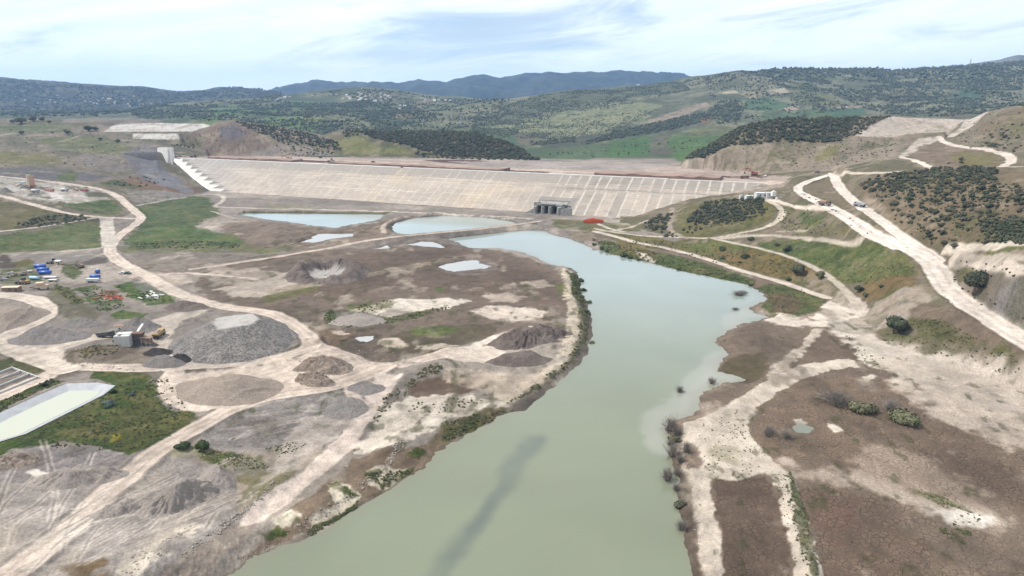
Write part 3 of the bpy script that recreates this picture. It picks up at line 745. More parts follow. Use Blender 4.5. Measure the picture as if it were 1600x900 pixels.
paint([(1200, 462), (1230, 460), (1255, 475), (1240, 490), (1210, 490)], (124, 100, 80), 3, 5, .8)
paint([(860, 342), (930, 345), (1000, 352), (1000, 362), (930, 362), (870, 356)], (122, 116, 76), 2, 5, .9, veg=.6)
paint([(880, 360), (940, 362), (960, 372), (930, 380), (895, 374)], (156, 138, 118), 2, 5, .9)
# mud flats of the right bank
paint([(1190, 497), (1290, 505), (1340, 515), (1400, 540), (1460, 560), (1600, 620), (1720, 680), (1720, 960), (1100, 960), (1100, 760), (1180, 640), (1070, 652), (1090, 620), (1170, 596), (1120, 575), (1135, 550), (1115, 530)], (150, 130, 112), 5, 6, crk=.8)
paint([(1115, 530), (1190, 498), (1270, 505), (1240, 545), (1200, 580), (1160, 605), (1090, 640), (1085, 620), (1165, 595), (1120, 575), (1135, 550)], (136, 118, 102), 6, 8, .9, crk=.4)
paint([(1140, 560), (1200, 550), (1190, 590), (1170, 600), (1130, 582), (1120, 572)], (108, 96, 68), 3, 6, .8, crk=.3)
paint([(1250, 530), (1300, 520), (1350, 540), (1380, 570), (1440, 620), (1340, 600), (1290, 575), (1240, 560)], (138, 118, 101), 9, 8, .8, crk=.8)
paint([(1180, 640), (1240, 595), (1300, 590), (1400, 600), (1500, 660), (1600, 700), (1640, 760), (1600, 800), (1480, 760), (1380, 730), (1260, 735), (1190, 700), (1172, 665)], (147, 125, 106), 22, 14, .95, crk=1)
paint([(1460, 690), (1560, 720), (1600, 740), (1600, 790), (1540, 785), (1450, 740)], (122, 102, 87), 26, 14, .8, crk=1)
paint([(1255, 760), (1330, 765), (1400, 790), (1430, 830), (1480, 870), (1440, 920), (1300, 920), (1270, 850)], (136, 114, 97), 18, 12, .95, crk=1)
paint([(1112, 752), (1195, 742), (1215, 775), (1228, 830), (1240, 910), (1130, 910), (1122, 830)], (128, 107, 91), 3, 4, .95, crk=.8)
paint([(1290, 760), (1340, 790), (1350, 830), (1310, 850), (1280, 810)], (134, 106, 92), 18, 9, .7, crk=.9)
# pale silt
paint([(1200, 592), (1250, 570), (1325, 560), (1342, 574), (1300, 576), (1262, 590), (1222, 610), (1186, 636), (1170, 662), (1175, 690), (1192, 702), (1212, 726), (1240, 745), (1252, 790), (1268, 840), (1285, 910),
       (1245, 910), (1235, 860), (1225, 800), (1214, 760), (1195, 740), (1160, 752), (1112, 750), (1114, 790), (1126, 830), (1130, 910), (1098, 910), (1087, 840), (1076, 765), (1064, 735), (1067, 690), (1066, 662), (1100, 652), (1150, 622), (1180, 604)], (212, 196, 178), 2, 4, crk=.25)
paint([(1290, 512), (1275, 514), (1245, 545), (1205, 577), (1200, 592), (1230, 578), (1255, 550), (1275, 530)], (206, 190, 172), 2, 4, .95, crk=.2)
paint([(1200, 495), (1260, 500), (1330, 505), (1400, 540), (1480, 545), (1540, 548), (1600, 562), (1680, 580), (1680, 720), (1600, 678), (1540, 652), (1480, 640), (1440, 612), (1400, 585), (1350, 560), (1330, 530), (1290, 512), (1200, 505)], (220, 204, 188), 9, 9, .95, crk=.45)
paint([(1270, 498), (1290, 475), (1310, 460), (1345, 462), (1362, 482), (1345, 505), (1290, 506)], (218, 202, 186), 2, 4)
paint([(1300, 500), (1360, 505), (1380, 520), (1330, 522), (1290, 512)], (176, 164, 148), 3, 6, .8)
paint([(1335, 540), (1370, 545), (1380, 565), (1360, 572), (1335, 552)], (220, 206, 188), 2, 5, .9, crk=.3)
paint([(1230, 722), (1262, 730), (1340, 742), (1400, 758), (1440, 775), (1500, 788), (1550, 795), (1562, 812), (1540, 826), (1490, 830), (1450, 818), (1420, 790), (1370, 768), (1300, 756), (1240, 745)], (196, 178, 160), 16, 10, .9, crk=.6)
paint([(1440, 790), (1490, 795), (1545, 808), (1540, 822), (1490, 828), (1460, 815)], (226, 214, 200), 8, 8, .95, crk=.2)
paint([(1340, 710), (1420, 700), (1480, 735), (1540, 775), (1480, 780), (1400, 755)], (170, 150, 132), 26, 12, .85, crk=.9)
paint([(1480, 620), (1600, 650), (1680, 690), (1680, 740), (1560, 690), (1480, 655)], (186, 166, 147), 20, 12, .8, crk=.8)
for p in ([(1350, 588), (1362, 584), (1368, 592), (1356, 594)], [(1292, 660), (1302, 662), (1318, 672), (1306, 674)], [(1240, 656), (1252, 654), (1258, 660), (1246, 662)]):
    paint(p, (216, 204, 186), 2, 3, .9)
paint([(1070, 690), (1090, 700), (1095, 730), (1075, 738), (1064, 725)], (128, 106, 88), 3, 5, .8)
paint([(1120, 690), (1145, 700), (1150, 725), (1130, 715)], (140, 136, 96), 8, 14, .45, veg=.4, holes=.3)
paint([(1232, 735), (1242, 750), (1258, 800), (1272, 860), (1280, 905), (1268, 900), (1250, 850), (1240, 790)], (90, 96, 56), 1.5, 4, .8, veg=.8, holes=.3)
paint([(1425, 765), (1470, 775), (1500, 790), (1520, 800), (1470, 790)], (120, 120, 76), 2, 6, .7, veg=.6, holes=.4)
paint([(1470, 825), (1490, 825), (1518, 830), (1508, 848), (1480, 842)], (104, 108, 56), 2, 5, .9, veg=.8, holes=.2)
# slope and verge under the right-hand road
paint([(1400, 560), (1500, 570), (1680, 620), (1680, 760), (1590, 700), (1500, 665), (1440, 640)], (206, 189, 172), 22, 14, .75, crk=.5)
paint([(1330, 500), (1370, 470), (1440, 450), (1455, 462), (1470, 480), (1420, 500), (1370, 515)], (182, 166, 150), 3, 5, .95)
paint([(1420, 485), (1470, 470), (1520, 500), (1600, 545), (1680, 590), (1640, 580), (1560, 550), (1480, 515), (1430, 505)], (146, 126, 108), 2, 5, .95)
paint([(1420, 500), (1460, 500), (1520, 525), (1560, 545), (1600, 565), (1520, 548), (1460, 530), (1425, 515)], (104, 104, 60), 2, 7, .9, veg=.8, holes=.2)
paint([(1370, 515), (1400, 525), (1440, 520), (1445, 530), (1400, 532)], (98, 108, 56), 2, 4, .8, veg=.8, holes=.2)
paint([(1490, 400), (1560, 410), (1680, 425), (1680, 560), (1590, 510), (1520, 470), (1485, 435)], (152, 138, 122), 3, 6, .95)
paint([(1545, 450), (1600, 430), (1680, 440), (1680, 520), (1600, 500), (1560, 475)], (162, 154, 146), 3, 5, .95, grv=.5)
paint([(1560, 500), (1600, 510), (1640, 520), (1600, 520)], (110, 112, 62), 2, 5, .9, veg=.6)
paint([(1490, 405), (1530, 408), (1520, 425), (1500, 428)], (116, 116, 72), 2, 5, .8, veg=.6)
paint([(1530, 386), (1600, 384), (1680, 386), (1680, 398), (1560, 400)], (112, 118, 66), 2, 5, .9, veg=.8)
paint([(1540, 378), (1600, 368), (1680, 366), (1680, 382), (1560, 382)], (130, 128, 76), 2, 5, .8, veg=.6)
# ---- tracks
R = dict(rdm=1.0)
stroke([(0, 275), (60, 282), (110, 288), (150, 294), (180, 304), (196, 318), (210, 330), (224, 342), (206, 355), (186, 368), (172, 382), (170, 394), (184, 408), (205, 420), (235, 435), (262, 452), (300, 468), (345, 479), (400, 486),
        (430, 492), (455, 505), (475, 520), (487, 535), (480, 545), (455, 555), (420, 563), (370, 569), (300, 573), (250, 575), (180, 576), (130, 575), (100, 579), (60, 593), (0, 620), (-60, 645)], 9, ROAD, rut=.7, flat=.25, **R)
stroke([(-80, 292), (0, 306), (50, 320), (100, 333), (150, 340), (207, 342)], 8, ROAD, rut=.5, flat=.2, **R)
stroke([(-80, 368), (0, 362), (60, 356), (110, 347), (150, 341)], 5, (190, 178, 162), flat=.1, **R)
stroke([(166, 342), (168, 360), (171, 385)], 12, (200, 188, 174), **R)
stroke([(30, 398), (70, 394), (120, 391), (160, 387)], 3, (206, 190, 172))
stroke([(208, 320), (230, 318), (290, 309)], 3, (200, 190, 176))
stroke([(300, 468), (262, 452), (235, 435), (205, 420)], 12, (202, 186, 170), op=.5, **R)
stroke([(-80, 455), (0, 462), (35, 464), (65, 472), (74, 486), (62, 502), (25, 517), (5, 530), (15, 545), (60, 562), (105, 578)], 11, (206, 190, 174), rut=.5, flat=.1, **R)
stroke([(30, 540), (90, 545), (130, 532), (180, 520), (215, 512)], 12, (208, 192, 176), rut=.4, **R)
paint([(10, 525), (60, 530), (100, 548), (100, 575), (60, 562), (20, 548)], (205, 189, 174), 3, 4, .9, rdm=1)
paint([(232, 500), (280, 488), (330, 484), (290, 500), (262, 525), (275, 545), (330, 562), (420, 558), (400, 572), (300, 574), (262, 560), (245, 540), (225, 530)], (196, 181, 166), 3, 5, .95, rdm=1)
paint([(262, 600), (285, 580), (380, 575), (460, 560), (500, 545), (560, 565), (610, 575), (560, 600), (500, 614), (430, 622), (360, 628), (300, 622)], (208, 190, 173), 3, 5, .95, rdm=1)
stroke([(270, 585), (262, 605), (275, 625), (310, 636), (370, 630), (430, 618), (480, 610)], 9, (208, 190, 174), rut=.4, **R)
stroke([(487, 535), (520, 550), (560, 563), (590, 574), (625, 570), (660, 560), (700, 550), (735, 545)], 8, (207, 188, 172), rut=.6, **R)
stroke([(440, 560), (460, 580), (500, 592), (560, 582), (600, 573)], 9, (207, 189, 172), rut=.5, **R)
paint([(690, 555), (720, 545), (770, 540), (790, 552), (770, 566), (720, 566)], (206, 190, 174), 2, 4, .9, rdm=1)
stroke([(735, 548), (755, 535), (790, 522), (830, 512)], 5, (204, 190, 176), **R)
stroke([(630, 566), (700, 570), (780, 572), (860, 566), (885, 560)], 4, (176, 164, 152), op=.8)
stroke([(600, 574), (560, 592), (520, 604), (450, 617), (400, 624), (360, 640), (325, 658), (300, 672), (270, 690), (235, 714), (200, 742), (160, 775), (120, 812), (80, 850), (30, 888), (-40, 930)], 9, (202, 184, 168), rut=.8, flat=.1, **R)
stroke([(545, 600), (553, 620), (565, 638), (575, 655)], 6, (206, 188, 172), rut=.5, **R)
paint([(590, 583), (628, 584), (615, 605), (585, 655), (560, 692), (500, 745), (440, 792), (402, 816), (372, 822), (385, 800), (470, 738), (530, 682), (552, 650), (570, 620)], (206, 188, 174), 2, 3, .95, rdm=1)
paint([(470, 655), (540, 640), (560, 660), (500, 700), (440, 740), (400, 760), (430, 715)], (190, 175, 162), 4, 6, .7, rdm=.6)
_tr = random.Random(4)
for q in range(46):
    # wheel tracks fan out from the haul track over the lower left works
    x0, y0 = _tr.uniform(-20, 130), _tr.uniform(800, 900)
    x1 = x0 + _tr.uniform(-30, 240); y1 = y0 - _tr.uniform(50, 130)
    if q % 3 == 0:
        x0, y0 = _tr.uniform(180, 300), _tr.uniform(780, 850); x1, y1 = x0 + _tr.uniform(60, 130), y0 - _tr.uniform(30, 80)
    if q % 5 == 1:
        x0, y0 = _tr.uniform(330, 460), _tr.uniform(640, 690); x1, y1 = x0 + _tr.uniform(60, 130), y0 - _tr.uniform(10, 40)
    bx, by = _tr.uniform(-18, 18), _tr.uniform(-10, 10)
    for o, cl, wd_ in ((0, (220, 206, 192), .7), (5, (130, 119, 111), .5), (9, (218, 204, 190), .7)):
        stroke([(x0 + o, y0), ((x0 + x1) / 2 + o + bx, (y0 + y1) / 2 + by), (x1 + o, y1)], wd_, cl, .35, .4, .42)
stroke([(300, 421), (340, 416), (400, 407), (460, 398), (520, 387), (570, 378), (615, 371), (680, 365), (740, 359), (800, 353), (845, 346)], 6, (190, 172, 156), flat=.3, **R)
stroke([(225, 430), (270, 427), (330, 428), (400, 436)], 5, (198, 180, 164), **R)
stroke([(600, 364), (597, 354), (612, 343), (650, 337), (700, 334), (800, 342)], 5, (188, 172, 156), **R)
stroke([(318, 304), (345, 304), (352, 311), (342, 319), (330, 323), (380, 325), (470, 326), (600, 330), (750, 338), (830, 342)], 5, (198, 184, 170), **R)
stroke([(330, 330), (345, 335), (368, 341)], 3, (196, 180, 164))
# right bank
stroke([(1302, 271), (1268, 282), (1246, 292), (1246, 301), (1270, 313), (1290, 323), (1322, 344), (1352, 366), (1390, 385), (1425, 400)], 8, HAUL, rut=.6, flat=.2, **R)
stroke([(1246, 297), (1300, 322), (1336, 342), (1366, 362), (1400, 382), (1435, 400)], 7, HAUL, flat=.1, **R)
stroke([(1302, 271), (1308, 288), (1320, 303), (1345, 323), (1370, 341), (1395, 360), (1420, 378), (1445, 393), (1462, 405)], 10, HAUL, rut=.6, flat=.2, **R)
stroke([(1425, 392), (1450, 405), (1464, 422), (1470, 440), (1485, 456), (1510, 476), (1550, 501), (1600, 532), (1680, 585), (1800, 668), (2000, 800)], 14, HAUL, fe=.8, rut=.6, flat=.2, **R)
stroke([(1170, 306), (1200, 312), (1222, 325), (1222, 342), (1195, 357), (1150, 367), (1115, 373), (1060, 372), (1000, 369), (950, 362), (930, 358)], 6, (196, 182, 162), flat=.2, **R)
stroke([(1190, 310), (1230, 318), (1260, 325), (1295, 330)], 5, (206, 190, 172), **R)
stroke([(930, 362), (960, 370), (990, 379), (1040, 388), (1080, 398), (1110, 407), (1150, 421), (1200, 435), (1240, 448), (1290, 466)], 7, (206, 190, 174), rut=.4, flat=.2, **R)
stroke([(1115, 373), (1160, 383), (1200, 391), (1240, 404), (1275, 419), (1300, 436), (1325, 458), (1340, 480)], 6, (192, 178, 160), flat=.2, **R)
stroke([(1115, 373), (1160, 369), (1210, 367), (1260, 370), (1345, 378)], 4, (188, 174, 156), **R)
stroke([(1215, 362), (1240, 360), (1258, 361)], 3, (190, 176, 156))
stroke([(1050, 325), (1048, 345), (1045, 360), (1075, 372)], 5, (186, 168, 150), op=.9)
stroke([(950, 362), (985, 355), (1010, 345)], 5, (200, 182, 164))
stroke([(935, 350), (955, 358), (975, 362)], 5, (214, 200, 186))
stroke([(1478, 388), (1510, 387), (1545, 384), (1600, 383), (1680, 384)], 5, (204, 190, 172), **R)
stroke([(1490, 400), (1520, 406), (1560, 415), (1600, 425), (1680, 440)], 5, (198, 182, 166), **R)
stroke([(1500, 402), (1560, 403), (1620, 402)], 4, (180, 166, 150), **R)
stroke([(1408, 245), (1440, 254), (1465, 264)], 6, (214, 198, 182), **R)
stroke([(1468, 214), (1474, 222), (1500, 229), (1540, 233), (1568, 239), (1584, 248), (1572, 258), (1560, 261), (1680, 262)], 8, (210, 194, 178), **R)
stroke([(1310, 274), (1350, 272), (1405, 268)], 5, (198, 182, 164), **R)
stroke([(1302, 271), (1340, 262), (1400, 246)], 5, (190, 172, 154), op=.8)
stroke([(1240, 277), (1300, 262), (1360, 252), (1400, 246)], 5, (188, 170, 152), op=.8)
paint([(1050, 290), (1220, 294), (1238, 280), (1180, 276)], (196, 176, 160), 1.5, 3, .6)
stroke([(1215, 287), (1190, 283), (1100, 277), (960, 272), (850, 266), (700, 259), (560, 252), (450, 249)], 14, (206, 184, 168), op=.7, **R)
# ---- fields and scrub of the far hills
FL = [
    ([(850, 240), (905, 226), (960, 222), (985, 208), (1030, 206), (1020, 215), (1000, 235), (940, 245), (870, 249)], (106, 124, 82)),
    ([(955, 222), (985, 216), (1015, 215), (1015, 242), (960, 245), (940, 240)], (92, 128, 66)),
    ([(1020, 208), (1050, 202), (1050, 238), (1018, 240)], (118, 116, 90)),
    ([(1045, 214), (1090, 205), (1135, 205), (1120, 222), (1085, 240), (1045, 240)], (100, 134, 64)),
    ([(1080, 200), (1130, 196), (1150, 200), (1135, 212), (1075, 215)], (126, 128, 84)),
    ([(1015, 234), (1055, 234), (1050, 242), (1015, 243)], (112, 108, 88)),
    ([(800, 205), (840, 212), (835, 225), (805, 225), (790, 212)], (128, 118, 98)),
    ([(770, 210), (800, 208), (810, 225), (790, 222)], (88, 124, 88)),
    ([(822, 232), (870, 228), (880, 240), (830, 246)], (92, 112, 74)),
    ([(1010, 188), (1060, 172), (1105, 158), (1108, 166), (1060, 184), (1010, 193)], (172, 152, 132)),
    ([(1095, 180), (1108, 178), (1110, 192), (1096, 192)], (150, 110, 70)),
    ([(975, 176), (1000, 174), (1010, 178), (985, 180)], (180, 160, 124)),
    ([(1130, 143), (1150, 141), (1155, 146), (1130, 147)], (190, 176, 150)),
    ([(1155, 146), (1190, 140), (1200, 150), (1170, 154)], (170, 156, 124)),
    ([(1200, 141), (1230, 138), (1232, 145), (1205, 147)], (196, 180, 158)),
    ([(1165, 155), (1205, 152), (1240, 165), (1200, 175), (1160, 170)], (96, 128, 88)),
    ([(1190, 175), (1260, 170), (1345, 172), (1340, 185), (1250, 186), (1190, 186)], (104, 128, 84)),
    ([(1255, 152), (1290, 150), (1300, 160), (1265, 162)], (142, 138, 74)),
    ([(1235, 130), (1270, 133), (1295, 150), (1330, 165), (1290, 168), (1240, 158)], (126, 128, 86)),
    ([(1225, 168), (1250, 165), (1245, 175), (1230, 176)], (186, 166, 146)),
    ([(1280, 168), (1340, 164), (1345, 168), (1290, 172)], (184, 162, 138)),
    ([(1290, 170), (1350, 168), (1355, 180), (1300, 182)], (90, 124, 90)),
    ([(1380, 148), (1420, 136), (1445, 142), (1440, 155), (1400, 165), (1375, 162)], (128, 122, 98)),
    ([(1490, 115), (1530, 108), (1550, 120), (1550, 130), (1500, 135), (1480, 130)], (120, 122, 92)),
    ([(1500, 142), (1530, 140), (1530, 155), (1500, 158)], (90, 120, 92)),
    ([(1480, 172), (1520, 170), (1520, 182), (1480, 184)], (130, 120, 100)),
    ([(1230, 118), (1300, 116), (1310, 124), (1240, 126)], (112, 120, 82)),
    ([(450, 160), (490, 157), (492, 168), (460, 172)], (108, 134, 76)),
    ([(410, 185), (460, 178), (510, 180), (500, 192), (430, 198), (400, 195)], (120, 142, 82)),
    ([(468, 184), (500, 180), (510, 184), (480, 192)], (152, 150, 98)),
    ([(330, 168), (400, 166), (440, 172), (400, 180), (335, 182)], (106, 134, 82)),
    ([(310, 182), (345, 180), (350, 190), (320, 194)], (120, 138, 70)),
    ([(200, 172), (260, 168), (300, 170), (250, 178), (205, 180)], (134, 134, 104)),
    ([(560, 140), (610, 142), (650, 150), (690, 158), (650, 170), (600, 165), (560, 155)], (132, 130, 100)),
    ([(650, 160), (680, 152), (660, 172), (640, 176)], (150, 134, 108)),
    ([(680, 156), (740, 156), (790, 162), (740, 172), (690, 176), (660, 174)], (136, 138, 102)),
    ([(620, 178), (650, 178), (645, 185), (618, 184)], (180, 158, 128)),
    ([(640, 196), (690, 190), (680, 206), (630, 208)], (118, 124, 84)),
    ([(700, 202), (780, 196), (830, 200), (800, 212), (720, 212)], (122, 132, 84)),
    ([(830, 150), (900, 140), (990, 136), (1060, 128), (1060, 145), (960, 158), (860, 172), (800, 178)], (116, 120, 90)),
    ([(760, 200), (820, 185), (920, 168), (1000, 160), (1040, 165), (980, 185), (900, 205), (830, 208)], (150, 152, 112)),
    ([(900, 190), (980, 178), (1020, 180), (960, 200), (900, 215), (850, 215)], (156, 156, 118)),
]
for p, c in FL:
    paint(p, c, 1.2, 2.5, .85)
for p in ([(840, 225), (900, 214), (960, 206), (1040, 190), (1100, 176), (1130, 178), (1060, 200), (980, 214), (920, 226), (850, 232)],):
    paint(p, (80, 84, 66), 1.5, 3, .7)

# dark trees far off read as a mottled cover of the hills themselves
farw = (LID == LK['LR']) | (LID == LK['BM'])
t = sstep(-.25, .35, NS + .5 * NL)[..., None] * farw[..., None] * .75
COL[:] = COL * (1 - t) + lin((58, 68, 52)) * t
t = sstep(.0, .5, NS + .25 * N1)[..., None] * ((LID == LK['MH']) | (LID == LK['CH']))[..., None] * .5
COL[:] = COL * (1 - t) + lin((78, 84, 62)) * t
t = sstep(.35, .7, fbm(AA * 900, np.log(YY) * 2200, 14, 3, 77))[..., None] * (farw & (LID == LK['LR']))[..., None] * .5
COL[:] = COL * (1 - t) + lin((134, 128, 108)) * t

# banks of the water: damp dark rim
for nm, P, lvl, w, d in WATER:
    if nm != 'puddle':
        t = sstep(2.2, .2, d) * .55
        blend(w, t, (84, 72, 60), crk=0)
    else:
        t = sstep(5.0, .2, d) * .5
        blend(w, t, (112, 98, 86))

# mottled dry herbs on the near hillsides, streaked mud and works
hillm = np.isin(LID, [LK['LH'], LK['BH'], LK['RS'], LK['RH'], LK['DS']]) & (YY > 250)
free = (1 - RDM) * (1 - .6 * VEG)
t = (sstep(.05, .65, .7 * N2 + .6 * N3 + .4 * N1) * hillm * free * .6)[..., None]
COL[:] = COL * (1 - t) + lin((104, 100, 72)) * t
t = (sstep(.2, .8, .8 * N2 - .6 * N3 - .3 * N1) * hillm * free * .5)[..., None]
COL[:] = COL * (1 - t) + lin((184, 164, 142)) * t
cs, sn = math.cos(.95), math.sin(.95)
U = XX * cs + YY * sn; Vv = -XX * sn + YY * cs
ST = fbm(U * .16, Vv, 3.0, 4, 811); ST2 = fbm(U * .22, Vv, 9, 4, 812)
works = ((AA < -.12) & (YY < 330) & (LID == 0) & (COL[..., 0] > .12) & (VEG < .3)).astype(np.float32)
COL *= (1 + works * (.13 * ST + .12 * ST2))[..., None]
low = ((LID == 0) & (YY < 700)).astype(np.float32) * (1 - RDM) * (1 - .7 * VEG)
M1 = fbm(XX, YY * .55, 26, 5, 821); M2 = fbm(XX, YY * .6, 7, 4, 822)
t = (sstep(.35, .9, M1 * .8 + M2 * .5) * low * .55)[..., None]
COL[:] = COL * (1 - t) + lin((200, 184, 166)) * t
t = (sstep(.35, .9, -M1 * .8 + M2 * .5) * low * .5)[..., None]
COL[:] = COL * (1 - t) + lin((112, 98, 82)) * t
t = (sstep(.5, .9, fbm(XX, YY * .6, 5, 4, 831) + .35 * fbm(XX, YY, 60, 3, 832)) * low * (AA > -.5) * .6)[..., None]
COL[:] = COL * (1 - t) + lin((98, 98, 62)) * t
# grass is never one green
G1 = fbm(XX, YY, 14, 5, 841); G2 = fbm(XX, YY, 3.5, 4, 842)
t = (sstep(.15, .9, G1 + .6 * G2) * VEG * .5)[..., None]
COL[:] = COL * (1 - t) + lin((140, 124, 82)) * t
t = (sstep(.2, .8, -G1 + .6 * G2) * VEG * .6)[..., None]
COL[:] = COL * (1 - t) + lin((66, 80, 40)) * t

# uneven earth everywhere
v = 1 + .10 * N1 + .12 * N2 + .12 * N3
COL *= np.clip(v, .6, 1.4)[..., None]
COL *= (.86 + .14 * RDM + .06 * CRK)[..., None]
# wider spread between dark damp earth and dry pale silt
lum = COL.mean(2, keepdims=True)
COL *= np.clip((lum / .27), .2, 2.0) ** (.26 - .2 * VEG[..., None])
COL[:] = np.clip(COL, .01, .62)
# ------------------------------------------------------------------ material helpers
class NT:
    def __init__(self, name):
        self.m = bpy.data.materials.new(name); self.m.use_nodes = True
        self.t = self.m.node_tree; self.t.nodes.clear()
        self.out = self.n('ShaderNodeOutputMaterial')
        self.b = self.n('ShaderNodeBsdfPrincipled')
        self.t.links.new(self.b.outputs[0], self.out.inputs['Surface'])

    def n(self, typ, **kw):
        nd = self.t.nodes.new(typ)
        for k, v in kw.items():
            setattr(nd, k, v)
        return nd

    def l(self, a, b):
        self.t.links.new(a, b)

    def val(self, x, sock):
        if hasattr(x, 'links'):
            self.l(x, sock)
        else:
            sock.default_value = x

    def math(self, op, a, b=0.0, c=0.0, clamp=False):
        nd = self.n('ShaderNodeMath', operation=op, use_clamp=clamp)
        self.val(a, nd.inputs[0]); self.val(b, nd.inputs[1]); self.val(c, nd.inputs[2])
        return nd.outputs[0]

    def mapr(self, x, a, b, c, d, smooth=False):
        nd = self.n('ShaderNodeMapRange', interpolation_type='SMOOTHSTEP' if smooth else 'LINEAR')
        self.val(x, nd.inputs[0])
        for k, v in zip((1, 2, 3, 4), (a, b, c, d)):
            nd.inputs[k].default_value = v
        return nd.outputs[0]

    def mix(self, f, a, b, typ='MIX'):
        nd = self.n('ShaderNodeMix', data_type='RGBA', blend_type=typ)
        self.val(f, nd.inputs[0])
        for x, s in ((a, nd.inputs[6]), (b, nd.inputs[7])):
            if hasattr(x, 'links'):
                self.l(x, s)
            else:
                s.default_value = (*x, 1)
        return nd.outputs[2]

    def noise(self, vec, scale, detail=4, rough=.55, dist=0.0):
        nd = self.n('ShaderNodeTexNoise')
        nd.inputs['Scale'].default_value = scale; nd.inputs['Detail'].default_value = detail
        nd.inputs['Roughness'].default_value = rough; nd.inputs['Distortion'].default_value = dist
        if vec is not None:
            self.l(vec, nd.inputs['Vector'])
        return nd

    def voro(self, vec, scale, feature='F1', rnd=1.0):
        nd = self.n('ShaderNodeTexVoronoi', feature=feature)
        nd.inputs['Scale'].default_value = scale; nd.inputs['Randomness'].default_value = rnd
        self.l(vec, nd.inputs['Vector'])
        return nd

    def scaled(self, col, f):
        """multiply a colour by a value"""
        nd = self.n('ShaderNodeVectorMath', operation='SCALE')
        self.l(col, nd.inputs[0]); self.val(f, nd.inputs['Scale'])
        return nd.outputs[0]


def coords(nt):
    return nt.n('ShaderNodeTexCoord').outputs['Object']


def simple_mat(name, rgb, rough=.8, metal=0.0, var=.18, scale=1.5, bump=0.0, dirt=None):
    nt = NT(name)
    co = coords(nt)
    ns = nt.noise(co, scale, 5, .6)
    f = nt.mapr(ns.outputs[0], .3, .7, 1 - var, 1 + var)
    base = nt.n('ShaderNodeRGB'); base.outputs[0].default_value = (*rgb, 1)
    c = nt.scaled(base.outputs[0], f)
    if dirt:
        n2 = nt.noise(co, scale * 2.3, 6, .7)
        c = nt.mix(nt.mapr(n2.outputs[0], .52, .72, 0, .7), c, dirt)
    nt.l(c, nt.b.inputs['Base Color'])
    nt.b.inputs['Roughness'].default_value = rough; nt.b.inputs['Metallic'].default_value = metal
    if bump:
        bp = nt.n('ShaderNodeBump'); bp.inputs['Strength'].default_value = bump; bp.inputs['Distance'].default_value = .1
        nt.l(ns.outputs[0], bp.inputs['Height']); nt.l(bp.outputs[0], nt.b.inputs['Normal'])
    return nt.m


